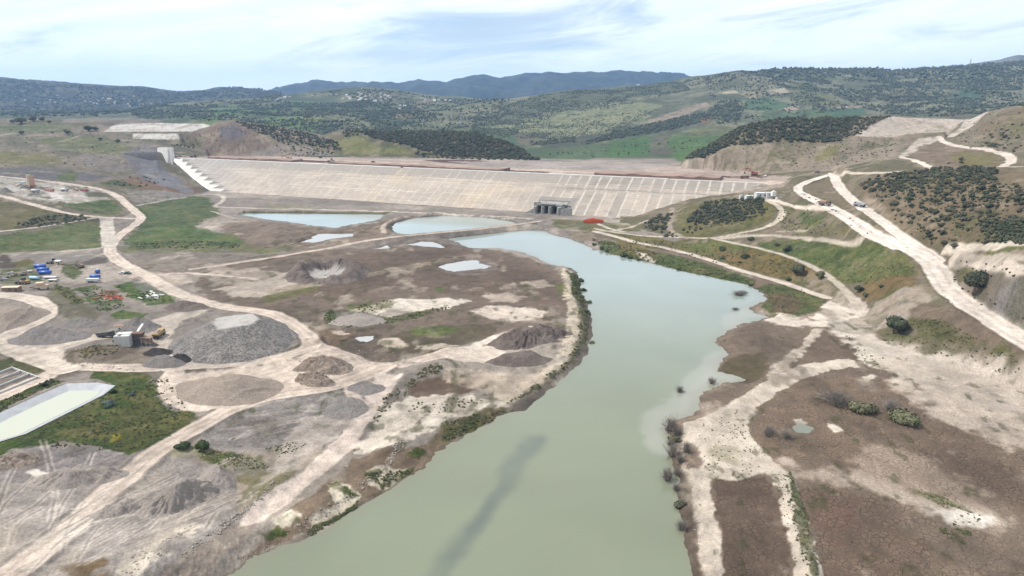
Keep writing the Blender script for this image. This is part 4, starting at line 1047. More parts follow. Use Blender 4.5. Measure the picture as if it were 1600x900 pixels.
def land_material():
    nt = NT('land'); co = coords(nt)
    col = nt.n('ShaderNodeAttribute', attribute_name='col').outputs['Color']
    msk = nt.n('ShaderNodeAttribute', attribute_name='msk').outputs['Color']
    sp = nt.n('ShaderNodeSeparateColor'); nt.l(msk, sp.inputs[0])
    crk, veg, grv = sp.outputs[0], sp.outputs[1], sp.outputs[2]
    n1 = nt.noise(co, .22, 9, .62); n2 = nt.noise(co, 1.3, 6, .7)
    c = nt.scaled(col, nt.mapr(n1.outputs[0], .3, .7, .76, 1.24))
    amp2 = nt.math('SUBTRACT', .52, nt.math('MULTIPLY', crk, .3))
    c = nt.scaled(c, nt.math('ADD', 1.0, nt.math('MULTIPLY', nt.mapr(n2.outputs[0], .3, .7, -.5, .5), amp2)))
    # cracked mud, two sizes of plates
    wv = nt.noise(co, .5, 3, .5)
    wm = nt.n('ShaderNodeMix', data_type='VECTOR'); wm.inputs[0].default_value = .22
    nt.l(co, wm.inputs[4])
    wa = nt.n('ShaderNodeVectorMath', operation='ADD'); nt.l(co, wa.inputs[0])
    ws = nt.n('ShaderNodeVectorMath', operation='SCALE'); nt.l(wv.outputs['Color'], ws.inputs[0]); ws.inputs['Scale'].default_value = 1.6
    nt.l(ws.outputs[0], wa.inputs[1])
    v1 = nt.voro(wa.outputs[0], .55, 'DISTANCE_TO_EDGE'); v2 = nt.voro(wa.outputs[0], 1.5, 'DISTANCE_TO_EDGE')
    big = nt.mapr(n1.outputs[0], .42, .6, .25, 1.0)
    k1 = nt.math('MULTIPLY', nt.mapr(v1.outputs[0], .0, .11, 1, 0, True), big)
    k2 = nt.math('MULTIPLY', nt.mapr(v2.outputs[0], .0, .10, .3, 0, True), 1.0)
    kk = nt.math('MULTIPLY', nt.math('MAXIMUM', k1, k2), crk)
    c = nt.scaled(c, nt.math('SUBTRACT', 1.0, nt.math('MULTIPLY', kk, .6)))
    # stones
    vg = nt.voro(co, 1.1)
    sv = nt.n('ShaderNodeSeparateColor'); nt.l(vg.outputs['Color'], sv.inputs[0])
    gf = nt.math('ADD', 1.0, nt.math('MULTIPLY', grv, nt.mapr(sv.outputs[0], 0, 1, -.3, .3)))
    c = nt.scaled(c, gf)
    # herbs: tufts of darker and yellower green
    nv = nt.noise(co, .55, 7, .75); nv2 = nt.noise(co, .12, 4, .6)
    tuft = nt.mapr(nv.outputs[0], .36, .64, .52, 1.32)
    c2 = nt.scaled(c, tuft)
    c2 = nt.mix(nt.mapr(nv2.outputs[0], .5, .72, 0, .4), c2, (.16, .13, .055))
    c = nt.mix(veg, c, c2)
    nt.l(c, nt.b.inputs['Base Color'])
    nt.b.inputs['Roughness'].default_value = .95; nt.b.inputs['Specular IOR Level'].default_value = .15
    hsum = nt.math('ADD', nt.math('MULTIPLY', n2.outputs[0], .6), nt.math('MULTIPLY', nt.math('MULTIPLY', nv.outputs[0], veg), 1.2))
    hsum = nt.math('SUBTRACT', hsum, nt.math('MULTIPLY', kk, .35))
    hsum = nt.math('ADD', hsum, nt.math('MULTIPLY', nt.math('MULTIPLY', sv.outputs[0], grv), .5))
    bp = nt.n('ShaderNodeBump'); bp.inputs['Strength'].default_value = .9; bp.inputs['Distance'].default_value = .6
    nt.l(hsum, bp.inputs['Height']); nt.l(bp.outputs[0], nt.b.inputs['Normal'])
    return nt.m


def mesh_np(name, verts, faces, mat=None, attrs=None, smooth=True, parent=None, kind=None):
    """faces: (n,k) int array (all the same size)"""
    me = bpy.data.meshes.new(name)
    nv, nf, k = len(verts), len(faces), faces.shape[1]
    me.vertices.add(nv); me.vertices.foreach_set('co', np.ascontiguousarray(verts, np.float32).ravel())
    me.loops.add(nf * k); me.loops.foreach_set('vertex_index', np.ascontiguousarray(faces, np.int32).ravel())
    me.polygons.add(nf)
    me.polygons.foreach_set('loop_start', np.arange(0, nf * k, k, dtype=np.int32))
    me.polygons.foreach_set('loop_total', np.full(nf, k, np.int32))
    if smooth:
        me.polygons.foreach_set('use_smooth', np.ones(nf, bool))
    for an, arr in (attrs or {}).items():
        at = me.attributes.new(an, 'FLOAT_COLOR', 'POINT')
        v = np.ones((nv, 4), np.float32); v[:, :arr.shape[1]] = arr
        at.data.foreach_set('color', v.ravel())
    me.update(calc_edges=True)
    if mat is not None:
        me.materials.append(mat)
    o = bpy.data.objects.new(name, me); C.objects.link(o)
    if parent:
        o.parent = parent
    if kind:
        o['kind'] = kind
    return o


def tag(o, label, cat, group=None):
    o['label'] = label; o['category'] = cat
    if group:
        o['group'] = group
    return o


# ------------------------------------------------------------------ the land as meshes that share one sampling
LAND = land_material()
idx = np.arange(NY * NA).reshape(NY, NA)
quads = np.stack([idx[:-1, :-1], idx[:-1, 1:], idx[1:, 1:], idx[1:, :-1]], -1).reshape(-1, 4)
fm = lambda A: (A[:-1, :-1] + A[1:, 1:]).ravel() * .5
lidf = LID[:-1, :-1].ravel()
cls = np.zeros(len(quads), np.int8)
cls[fm(CRK) > .3] = 1
cls[(fm(VEG) > .55) & (fm(YY) < 1250)] = 2
cls[np.isin(lidf, [LK['MH'], LK['CH'], LK['LR'], LK['RF']])] = 4
cls[lidf == LK['BM']] = 5
cls[fm(RDM) > .5] = 3
V = np.stack([XX, YY, ZG], -1).reshape(-1, 3)
CF = COL.reshape(-1, 3)
MF = np.stack([CRK, VEG, GRV], -1).reshape(-1, 3)
for k, (nm, kd) in enumerate([('ground', 'structure'), ('mud_flat', 'structure'), ('grass', 'stuff'), ('dirt_road', 'structure'), ('hills', 'structure'), ('mountains', 'structure')]):
    q = quads[cls == k]
    u, inv = np.unique(q, return_inverse=True)
    o = mesh_np(nm, V[u], inv.reshape(-1, 4), LAND, {'col': CF[u], 'msk': MF[u]}, kind=kd)


# ------------------------------------------------------------------ water
def water_material():
    nt = NT('water'); co = coords(nt)
    col = nt.n('ShaderNodeAttribute', attribute_name='col').outputs['Color']
    n1 = nt.noise(co, .012, 4, .5, .6)
    c = nt.scaled(col, nt.mapr(n1.outputs[0], .3, .7, .92, 1.08))
    nt.l(c, nt.b.inputs['Base Color'])
    nt.b.inputs['Roughness'].default_value = .06; nt.b.inputs['IOR'].default_value = 1.33
    n2 = nt.noise(co, .35, 4, .6)
    bp = nt.n('ShaderNodeBump'); bp.inputs['Strength'].default_value = .12; bp.inputs['Distance'].default_value = .25
    nt.l(n2.outputs[0], bp.inputs['Height']); nt.l(bp.outputs[0], nt.b.inputs['Normal'])
    return nt.m


WMAT = water_material()
plane = lambda pts, z=0.0: np.array([(pz(px, py, z)[0] * pz(px, py, z)[1], pz(px, py, z)[1]) for px, py in pts])
SHOAL = plane([(1192, 466), (1160, 478), (1130, 510), (1108, 540), (1080, 562), (1050, 590), (1010, 630), (990, 655), (1000, 690), (1035, 712), (1075, 715), (1060, 660), (1175, 596), (1130, 545), (1200, 497)])
STREAK = plane([(815, 674), (840, 672), (852, 682), (835, 705), (822, 750), (790, 800), (745, 850), (712, 905), (655, 910), (680, 872), (728, 818), (770, 760), (785, 715)])
HOOK = plane([(840, 672), (858, 678), (850, 690), (830, 694)])
done = {}
for nm, P, lvl, w, d in WATER:
    st = 3 if nm == 'river' else 1
    dd = d[::st, ::st]; X = XX[w][::st, ::st]; Y = YY[w][::st, ::st]
    ii = np.arange(dd.size).reshape(dd.shape)
    q = np.stack([ii[:-1, :-1], ii[:-1, 1:], ii[1:, 1:], ii[1:, :-1]], -1).reshape(-1, 4)
    keep = dd.ravel()[q].min(1) < (2.0 if nm == 'river' else 1.0)
    q = q[keep]
    u, inv = np.unique(q, return_inverse=True)
    x, y = X.ravel()[u], Y.ravel()[u]
    if nm == 'river':
        far = sstep(230, 520, y)[:, None]  # paler with distance: sky reflection put into the water colour
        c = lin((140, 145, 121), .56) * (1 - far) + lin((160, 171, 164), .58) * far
        wx = x + 11 * fbm(x, y, 34, 5, 91); wy = y + 13 * fbm(x + 99, y, 34, 5, 92)
        sh_ = sd_poly(wx, wy, SHOAL)
        t = (sstep(3, -3, sh_) * .5 + sstep(0, -22, sh_) * .35)[:, None]
        c = c * (1 - t) + lin((176, 173, 161), .58) * t
        wx = x + 2.5 * fbm(x, y, 14, 4, 93); wy = y + 2.5 * fbm(x + 99, y, 14, 4, 94)
        t = (sstep(1.5, -3.5, sd_poly(wx, wy, STREAK)) * (.56 + .22 * fbm(x, y, 12, 3, 97)))[:, None]
        c = c * (1 - t) + lin((98, 106, 100), .56) * t
        n = fbm(x, y, 70, 4, 95)[:, None]
        c = c * (1 + .05 * n)
        sh = sstep(-7, 1, d[::st, ::st].ravel()[u])[:, None] * .35
        c = c * (1 - sh) + lin((146, 134, 114), .56) * sh
    elif nm == 'settling_pond':
        c = np.tile(lin((166, 178, 172), .6), (len(u), 1))
    else:
        c = np.tile(lin((186, 184, 178), .6) if P[:, 1].mean() > 300 else lin((140, 142, 124), .5), (len(u), 1))  # far puddles get a pale colour standing in for reflected bright sky
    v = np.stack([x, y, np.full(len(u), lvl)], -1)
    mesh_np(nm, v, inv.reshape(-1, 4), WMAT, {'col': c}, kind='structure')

# ------------------------------------------------------------------ camera, light, sky
cam = bpy.data.cameras.new('camera'); cam.sensor_width = 36.0; cam.lens = FPX / 1600 * 36.0
cam.clip_start = 1.0; cam.clip_end = 60000
co_ = bpy.data.objects.new('camera', cam); C.objects.link(co_)
co_.location = (0, 0, CAM_H); co_.rotation_euler = (math.pi / 2 - PITCH, 0, 0)
scene.camera = co_
SUN_EL = math.radians(54); SUN_DIR = Vector((-.97, .12, 0)).normalized()
sl = bpy.data.lights.new('sun', 'SUN'); sl.energy = 4.9; sl.angle = math.radians(1.5); sl.color = (1, .965, .91)
so = bpy.data.objects.new('sun', sl); C.objects.link(so)
sv_ = Vector((SUN_DIR.x * math.cos(SUN_EL), SUN_DIR.y * math.cos(SUN_EL), math.sin(SUN_EL)))
so.rotation_euler = sv_.to_track_quat('Z', 'Y').to_euler(); so.location = sv_ * 800

wd = bpy.data.worlds.new('World'); scene.world = wd; wd.use_nodes = True
t = wd.node_tree; t.nodes.clear()


class WN(NT):
    def __init__(self, tree):
        self.t = tree


W = WN(t)
out = W.n('ShaderNodeOutputWorld')
sky = W.n('ShaderNodeTexSky', sky_type='NISHITA', sun_disc=False)
sky.sun_elevation = SUN_EL; sky.sun_rotation = math.atan2(SUN_DIR.x, SUN_DIR.y); sky.air_density = 1.0; sky.dust_density = .6; sky.ozone_density = 2.0
b1 = W.n('ShaderNodeBackground'); b1.inputs[1].default_value = .085
W.l(W.mix(1.0, sky.outputs[0], (.60, .85, 1.05), 'MULTIPLY'), b1.inputs[0])
dirv = W.n('ShaderNodeTexCoord').outputs['Generated']
sep = W.n('ShaderNodeSeparateXYZ'); W.l(dirv, sep.inputs[0])
el = W.math('MAXIMUM', sep.outputs[2], 0.0)
az = W.math('DIVIDE', sep.outputs[0], W.math('MAXIMUM', W.math('ABSOLUTE', sep.outputs[1]), .15))
cmb = W.n('ShaderNodeCombineXYZ'); W.l(az, cmb.inputs[0]); W.l(W.math('MULTIPLY', el, 2.2), cmb.inputs[1])
W.l(W.math('MULTIPLY', sep.outputs[1], .4), cmb.inputs[2])
mp = W.n('ShaderNodeMapping'); mp.inputs['Rotation'].default_value = (0, 0, math.radians(-17)); mp.inputs['Location'].default_value = (3.1, 1.7, 0)
W.l(cmb.outputs[0], mp.inputs[0])
mp2 = W.n('ShaderNodeMapping'); mp2.inputs['Scale'].default_value = (2.2, 7.5, 1)
W.l(mp.outputs[0], mp2.inputs[0])
na_ = W.noise(mp2.outputs[0], 1.15, 10, .60, .9); nb_ = W.noise(cmb.outputs[0], 1.3, 4, .5, .3)
# clear window in the veil of cloud, up and left of the middle
ga = W.math('POWER', W.math('DIVIDE', W.math('SUBTRACT', az, -.06), .24), 2.0)
ge = W.math('POWER', W.math('DIVIDE', W.math('SUBTRACT', sep.outputs[2], .088), .042), 2.0)
hole = W.math('POWER', 2.718, W.math('MULTIPLY', W.math('ADD', ga, ge), -1.0))
fade = W.mapr(sep.outputs[2], .01, .08, .35, 1.0, True)
cov = W.math('ADD', W.math('ADD', 1.5, W.math('MULTIPLY', W.math('SUBTRACT', na_.outputs[0], .47), W.math('MULTIPLY', fade, 2.9))), W.math('MULTIPLY', nb_.outputs[0], .35))
cov = W.math('SUBTRACT', cov, W.math('MULTIPLY', hole, .75))
cf = W.mapr(cov, .95, 1.70, .42, .98, True)
shade = W.mapr(W.noise(mp2.outputs[0], 2.1, 6, .6, .4).outputs[0], .3, .75, .0, 1.0)
cc = W.mix(shade, (.74, .85, .95), (.93, .96, .99))
b2 = W.n('ShaderNodeBackground'); W.l(cc, b2.inputs[0]); b2.inputs[1].default_value = 1.25
ms = W.n('ShaderNodeMixShader'); W.l(cf, ms.inputs[0]); W.l(b1.outputs[0], ms.inputs[1]); W.l(b2.outputs[0], ms.inputs[2])
W.l(ms.outputs[0], out.inputs[0])
vs = scene.view_settings
vs.view_transform = 'Standard'; vs.look = 'None'; vs.exposure = 0.16; vs.gamma = 1.0; vs.use_curve_mapping = False
# ------------------------------------------------------------------ mesh builder for made things
def rotz(a):
    return Matrix.Rotation(a, 4, 'Z')


class MB:
    def __init__(self):
        self.v = []; self.f = []

    def add(self, vs, fs, M=None):
        o = len(self.v)
        self.v += [tuple(M @ Vector(p)) if M else tuple(p) for p in vs]
        self.f += [tuple(i + o for i in q) for q in fs]
        return self

    def box(self, c, s, rz=0.0, rx=0.0, ry=0.0, taper=1.0, ch=0.0):
        """box centred in x,y on c, standing on c.z; taper scales the top; ch chamfers the upright edges"""
        hx, hy, h = s[0] / 2, s[1] / 2, s[2]
        if ch:
            ring = [(hx - ch, -hy), (hx, -hy + ch), (hx, hy - ch), (hx - ch, hy), (-hx + ch, hy), (-hx, hy - ch), (-hx, -hy + ch), (-hx + ch, -hy)]
        else:
            ring = [(hx, -hy), (hx, hy), (-hx, hy), (-hx, -hy)]
        n = len(ring)
        vs = [(x, y, 0) for x, y in ring] + [(x * taper, y * taper, h) for x, y in ring]
        fs = [tuple(range(n))[::-1], tuple(range(n, 2 * n))] + [(i, (i + 1) % n, n + (i + 1) % n, n + i) for i in range(n)]
        M = Matrix.Translation(c) @ Matrix.Rotation(rz, 4, 'Z') @ Matrix.Rotation(ry, 4, 'Y') @ Matrix.Rotation(rx, 4, 'X')
        return self.add(vs, fs, M)

    def rod(self, p0, p1, r0, r1=None, n=8, caps=True):
        r1 = r0 if r1 is None else r1
        p0, p1 = Vector(p0), Vector(p1)
        q = (p1 - p0).to_track_quat('Z', 'Y')
        vs = []
        for p, r in ((p0, r0), (p1, r1)):
            for i in range(n):
                a = 2 * math.pi * i / n
                vs.append(tuple(p + q @ Vector((r * math.cos(a), r * math.sin(a), 0))))
        fs = [(i, (i + 1) % n, n + (i + 1) % n, n + i) for i in range(n)]
        if caps:
            fs += [tuple(range(n))[::-1], tuple(range(n, 2 * n))]
        return self.add(vs, fs)

    def prism(self, prof, x0, x1):
        """profile in (y,z) pushed along x"""
        n = len(prof)
        vs = [(x0, y, z) for y, z in prof] + [(x1, y, z) for y, z in prof]
        fs = [tuple(range(n))[::-1], tuple(range(n, 2 * n))] + [(i, (i + 1) % n, n + (i + 1) % n, n + i) for i in range(n)]
        return self.add(vs, fs)

    def side(self, prof, y0, y1):
        """profile in (x,z) pushed along y"""
        n = len(prof)
        vs = [(x, y0, z) for x, z in prof] + [(x, y1, z) for x, z in prof]
        fs = [tuple(range(n)), tuple(range(n, 2 * n))[::-1]] + [((i + 1) % n, i, n + i, n + (i + 1) % n) for i in range(n)]
        return self.add(vs, fs)

    def obj(self, name, mat, parent=None, smooth=False):
        me = bpy.data.meshes.new(name); me.from_pydata(self.v, [], self.f)
        bm = bmesh.new(); bm.from_mesh(me); bmesh.ops.recalc_face_normals(bm, faces=bm.faces); bm.to_mesh(me); bm.free()
        me.materials.append(mat)
        if smooth:
            for p in me.polygons:
                p.use_smooth = True
        o = bpy.data.objects.new(name, me); C.objects.link(o)
        if parent:
            o.parent = parent
        return o


def thing(name, label, cat, loc, rz=0.0, group=None, scale=1.0):
    o = bpy.data.objects.new(name, None); C.objects.link(o)
    o.location = loc; o.rotation_euler = (0, 0, rz); o.scale = (scale,) * 3
    o.empty_display_size = .5
    return tag(o, label, cat, group)


def dup(root, loc, rz, label=None, group=None, scale=None):
    r = root.copy(); C.objects.link(r); r.location = loc; r.rotation_euler = (0, 0, rz)
    if label:
        r['label'] = label
    if group:
        r['group'] = group
    if scale:
        r.scale = (scale,) * 3
    for ch in list(root.children):
        c = ch.copy(); C.objects.link(c); c.parent = r
        for g in ch.children:
            e = g.copy(); C.objects.link(e); e.parent = c
    return r


SRGB = lambda *c: tuple(float(x) for x in lin(c, 1.0))
M_ = {
    'white': simple_mat('white_paint', (.54, .54, .52), .5, var=.1, dirt=(.45, .40, .34)),
    'concrete': simple_mat('concrete', (.44, .42, .39), .9, var=.18, scale=.25, bump=.3, dirt=(.30, .27, .24)),
    'concrete_mid': simple_mat('weathered_concrete', (.23, .22, .20), .9, var=.3, scale=.3, dirt=(.14, .13, .115)),
    'concrete_pale': simple_mat('pale_concrete', (.62, .59, .54), .9, var=.12, scale=.3, dirt=(.44, .40, .36)),
    'concrete_dark': simple_mat('dark_concrete', (.17, .16, .145), .9, var=.25, scale=.3),
    'black': simple_mat('rubber_and_shade', (.03, .03, .03), .85),
    'dark': simple_mat('dark_steel', (.07, .065, .06), .6, dirt=(.14, .10, .07)),
    'steel': simple_mat('grey_steel', (.32, .32, .32), .5, .3, dirt=(.22, .17, .13)),
    'blue': simple_mat('blue_paint', (.015, .075, .32), .4, var=.15, scale=1.2),
    'blue_pale': simple_mat('pale_blue_paint', (.30, .46, .60), .45, var=.12),
    'yellow': simple_mat('yellow_paint', (.30, .20, .075), .5, dirt=(.22, .16, .10)),
    'tan': simple_mat('tan_paint', (.50, .38, .25), .6, dirt=(.30, .22, .15)),
    'red': simple_mat('red_paint', (.36, .07, .045), .5, dirt=(.24, .12, .08)),
    'orange': simple_mat('orange_paint', (.62, .10, .025), .55, var=.25, scale=.8),
    'rust': simple_mat('rusty_steel', (.20, .095, .055), .85, var=.3),
    'rust_dark': simple_mat('dark_rust', (.11, .062, .042), .85, var=.3),
    'brown': simple_mat('brown_sheet', (.19, .125, .085), .8),
    'glass': simple_mat('window_glass', (.03, .04, .05), .12, var=.05),
    'red_white': simple_mat('faded_red', (.42, .22, .17), .7),
    'dirtload': simple_mat('earth_load', (.27, .20, .15), .95, var=.3),
    'green_dark': simple_mat('green_tarpaulin', (.08, .11, .08), .8),
}

# ------------------------------------------------------------------ the dam
def dpt(s, w, off=0.0, dz=0.0):
    """point on the dam: s along it, w up its face (0 toe, 1 crest); off extra metres back, dz up"""
    p = T0 + DD * s + DN * (w * DAM_L + off)
    return (float(p[0]), float(p[1]), DAM_H * w + dz)


dam_origin = dpt(0, 0)
dam = thing('embankment_dam', 'long pale concrete faced embankment dam under construction across the valley', 'dam', (dam_origin[0], dam_origin[1], 0))
DO = np.array([dam_origin[0], dam_origin[1], 0.0])


def dam_face():
    ns, nw = 700, 90
    w1 = np.linspace(-.04, 1, nw)
    t = np.linspace(0, 1, ns)
    Wg = np.repeat(w1[:, None], ns, 1)
    smin = -464 - 149 * Wg; smax = 285.0
    S = smin + (smax - smin) * t[None, :]
    P = T0[None, None, :] + DD * S[..., None] + DN * (Wg * DAM_L)[..., None]
    Z = DAM_H * Wg + .10 * fbm(S, Wg * 90, 9, 3, 71)
    c = np.tile(lin((200, 184, 168)), (nw, ns, 1))
    slab = np.floor((S + 5.5 * 0) / 12.5)
    rs = (_hash(slab.astype(np.int64), np.zeros_like(slab, np.int64), 5) - .5)
    course = np.floor(Wg * 22)
    rc = (_hash(slab.astype(np.int64), course.astype(np.int64), 6) - .5)
    rc2 = (_hash(np.floor(S / 50).astype(np.int64), course.astype(np.int64), 8) - .5)
    c *= (1 + .08 * rs + .10 * rc + .10 * rc2 + .06 * fbm(S, Wg * 90, 7, 4, 72))[..., None]

    def mixc(col, tt):
        c[:] = c * (1 - tt[..., None]) + lin(col) * tt[..., None]
    # greyer band under the crest, drab panels to the right
    edge = .80 + .02 * fbm(S, Wg, 60, 2, 73)
    mixc((166, 157, 147), sstep(edge - .015, edge + .015, Wg) * .85)
    mixc((178, 168, 152), sstep(.6, .63, Wg) * sstep(.72, .70, Wg) * .5 * (rc2 > -.1))
    gr = sstep(-.25, .4, rs + .25 * rc + .3 * rc2) * sstep(-60, 40, S)
    mixc((158, 148, 136), gr * .7)
    mixc((206, 184, 150), sstep(.15, .8, fbm(S, Wg * 60, 22, 4, 74)) * .4 * sstep(-330, -200, S) * sstep(60, -20, S))
    mixc((176, 172, 168), sstep(-420, -520, S + 50 * (Wg - .5)) * .7)
    mixc((150, 142, 130), (np.abs(fbm(S, Wg * 77, 3.2, 2, 75)) < .10) * .25)
    mixc((226, 216, 203), (np.abs(Wg - .36 - .01 * fbm(S, S, 50, 2, 76)) < .012) * sstep(-420, -380, S) * sstep(-30, -70, S) * .7)
    mixc((224, 214, 200), (np.abs(Wg - .64) < .010) * (rs > -.25) * .55)
    mixc((140, 128, 116), (np.abs(Wg - .78 - .01 * fbm(S, S, 40, 2, 77)) < .010) * .6)
    mixc((168, 158, 148), sstep(.0, .6, fbm(S * .5, Wg * 80, 12, 5, 78)) * .45)
    mixc((150, 140, 130), (fbm(S, Wg * 77, 5, 4, 79) > .75) * .4)
    mixc((138, 128, 120), (np.abs(Wg - .66 - .012 * fbm(S, S, 30, 2, 84)) < .016) * sstep(0, 30, S) * .6)
    mixc((136, 126, 116), sstep(.3, .9, fbm(S * .35, Wg * 40, 5, 4, 85)) * sstep(-20, 40, S) * .4)
    # pour lines (courses) and the upright slab joints
    line = np.abs(Wg * 22 - np.round(Wg * 22)) < .14
    mixc((160, 148, 134), line * .4 * (rc > -.3))
    SJ = S + .5 * fbm(S, Wg * 80, 30, 2, 83) + 2.5 * (Wg > .66) * sstep(20, 40, S)
    js = np.abs(SJ / 12.5 - np.round(SJ / 12.5)) * 12.5
    wid = np.where(S > 20, 1.2, .8)
    mixc((230, 219, 204), sstep(wid, wid * .55, js) * (.46 + .16 * sstep(0, 60, S)) * np.clip(.85 + .9 * rs + .6 * rc2, .2, 1.15) * (1 - .5 * (np.abs(Wg - .66) < .05)) * ((Wg < .8) | (S > 20) | (rs > 0.1)))
    # unfinished pale steps beside the left abutment
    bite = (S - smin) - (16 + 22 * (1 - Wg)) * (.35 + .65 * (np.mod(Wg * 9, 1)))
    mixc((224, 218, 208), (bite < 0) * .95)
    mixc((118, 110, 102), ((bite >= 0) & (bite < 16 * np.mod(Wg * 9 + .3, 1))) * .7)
    # grey recess above the intake
    rec = (np.abs(S - 36) < 23) & (Wg > .12) & (Wg < .42)
    mixc((150, 142, 136), rec * .75)
    mixc((112, 106, 88), (np.abs(S - 34) < 19) * (Wg > .30) * (Wg < .345) * .8)
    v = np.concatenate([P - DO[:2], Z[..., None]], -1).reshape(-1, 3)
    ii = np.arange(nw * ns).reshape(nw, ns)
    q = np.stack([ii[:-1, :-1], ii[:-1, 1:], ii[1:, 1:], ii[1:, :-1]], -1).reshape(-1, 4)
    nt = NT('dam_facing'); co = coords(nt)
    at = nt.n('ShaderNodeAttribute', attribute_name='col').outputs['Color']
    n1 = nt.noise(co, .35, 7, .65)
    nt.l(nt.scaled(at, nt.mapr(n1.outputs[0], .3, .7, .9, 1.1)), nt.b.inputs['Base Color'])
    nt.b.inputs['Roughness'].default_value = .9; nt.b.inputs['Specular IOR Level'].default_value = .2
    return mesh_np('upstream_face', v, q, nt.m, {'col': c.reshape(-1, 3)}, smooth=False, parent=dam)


dam_face()


def dam_strip(name, s0, s1, off0, off1, z0, z1, mat, step=12.0, jit=0.0):
    """a long box along the crest or the toe"""
    n = max(int(abs(s1 - s0) / step), 1)
    mb = MB(); vs = []
    w = 1.0 if z0 > 10 else 0.0
    for i in range(n + 1):
        s = s0 + (s1 - s0) * i / n
        j = jit * (random.random() - .5)
        for off, z in ((off0, z0), (off1, z0), (off1, z1 + j), (off0, z1 + j)):
            p = T0 + DD * s + DN * (w * DAM_L + off) - DO[:2]
            vs.append((p[0], p[1], z))
    fs = [(0, 1, 2, 3), tuple(4 * n + k for k in (3, 2, 1, 0))]
    for i in range(n):
        for k in range(4):
            a = 4 * i + k; b = 4 * i + (k + 1) % 4
            fs.append((a, b, b + 4, a + 4))
    mb.add(vs, fs)
    return mb.obj(name, mat, dam)


kerb_m = simple_mat('crest_concrete', (.60, .57, .52), .9, var=.12, scale=.05)
dam_strip('crest_kerb', -612, -205, .2, 4.4, DAM_H - 2, DAM_H + .9, kerb_m)
dam_strip('crest_kerb', -200, 150, .2, 3.6, DAM_H - 2, DAM_H + .8, kerb_m)
dam_strip('crest_kerb', 152, 262, .2, 3.0, DAM_H - 2, DAM_H + .4, kerb_m)
earth_m = simple_mat('red_brown_fill', (.21, .135, .10), .95, var=.25, scale=.06, bump=.6)
dam_strip('earth_core', -560, -400, 14, 40, DAM_H - 2, DAM_H + 2.6, earth_m, 7, 1.8)
dam_strip('earth_core', -330, -60, 12, 36, DAM_H - 2, DAM_H + 2.2, earth_m, 7, 1.6)
dam_strip('earth_core', 60, 205, 12, 42, DAM_H - 2, DAM_H + 2.8, earth_m, 7, 1.8)
dam_strip('toe_plinth', -464, 205, -6, -3.2, -1, 2.2, simple_mat('toe_earth', (.30, .24, .19), .95, var=.25, scale=.1), 9, .5)
# left abutment: stepped plinth slab, sprayed concrete slope and upright wall
mb = MB(); vs = []; fs = []
for i in range(10):
    w = i / 9
    s = -464 - 149 * w
    for ds, dz in ((1.0, -1.0), (1.0, .7), (-5.5, 1.4), (-8.5, -2.0)):
        p = dpt(s + ds, w, 0, dz); vs.append((p[0] - DO[0], p[1] - DO[1], p[2]))
for i in range(9):
    for k in range(4):
        a = 4 * i + k; b = 4 * i + (k + 1) % 4
        fs.append((a, b, b + 4, a + 4))
fs += [(0, 1, 2, 3), (39, 38, 37, 36)]
mb.add(vs, fs); mb.obj('abutment_plinth', M_['concrete_pale'], dam)
mb = MB()
p = dpt(-616, 1.0, 2, 0)
ang = math.atan2(DD[1], DD[0])
mb.box((p[0] - DO[0] - 2, p[1] - DO[1] - 4, 10), (5, 5, 42), ang, ch=.4)
mb.box((p[0] - DO[0] - 7.5, p[1] - DO[1] - 2, 10), (2.2, 4, 41), ang, ch=.3)
mb.obj('abutment_wall', M_['concrete_pale'], dam)
mb = MB()
q1 = np.array(pY(246, 231, 1100)); q2 = np.array(pY(262, 231, 1090)); q3 = np.array(pY(262, 262, 1074)); q4 = np.array(pY(244, 260, 1078))
loc = lambda q, k=0: (q[0] * q[1] - DO[0], q[1] - DO[1] + k, q[2])
mb.add([loc(q1), loc(q2), loc(q3), loc(q4), loc(q1, 8), loc(q2, 8), loc(q3, 8), loc(q4, 8)],
       [(0, 1, 2, 3), (7, 6, 5, 4), (0, 4, 5, 1), (1, 5, 6, 2), (2, 6, 7, 3), (3, 7, 4, 0)])
mb.obj('sprayed_slope', M_['concrete'], dam)

# ---- intake at the toe
ix, iy, iz = hit(872, 341)
p = T0 + DD * 38.0 + DN * (-2.0)
intake = thing('intake_structure', 'grey concrete intake with rounded piers and dark openings at the dam toe', 'intake', (p[0], p[1], 0), ang)
for x, ln, hh in ((-15.5, 12, 9.5), (-7.0, 11, 10), (1.5, 11, 10), (12.5, 13, 10)):
    mb = MB()
    n = 7; wd_ = 3.4 if x < 10 else 4.4
    ring = [(wd_ / 2 * math.cos(a), -ln / 2 - wd_ / 2 * math.sin(a)) for a in np.linspace(0, math.pi, n)]
    ring = [(x + a, b) for a, b in ring] + [(x - wd_ / 2, ln / 2), (x + wd_ / 2, ln / 2)]
    m = len(ring)
    mb.add([(a, b, -1) for a, b in ring] + [(a, b, hh) for a, b in ring],
           [tuple(range(m)), tuple(range(m, 2 * m))] + [(i, (i + 1) % m, m + (i + 1) % m, m + i) for i in range(m)])
    mb.obj('pier', M_['concrete_mid'], intake)
MB().box((-1.5, 3.5, 10.05), (30, 12, 1.5), ch=.2).box((-2, -1.5, 11.6), (16, 5, .9)).obj('deck', M_['concrete_dark'], intake)
MB().box((-1.5, 6.5, -1), (31, 3, 11)).obj('back_wall', M_['black'], intake)  # wall painted black for the shade inside the openings
MB().box((-17.5, 6, 8.5), (5, 9, 4.2), ch=.5).obj('gate_house', M_['concrete_dark'], intake)
MB().side([(-2, -1), (15, -1), (15, 9.5), (11, 10.5), (-2, 6)], -7.0, -4.5).obj('wing_wall', M_['concrete_mid'], intake).location = (12, -1, 0)
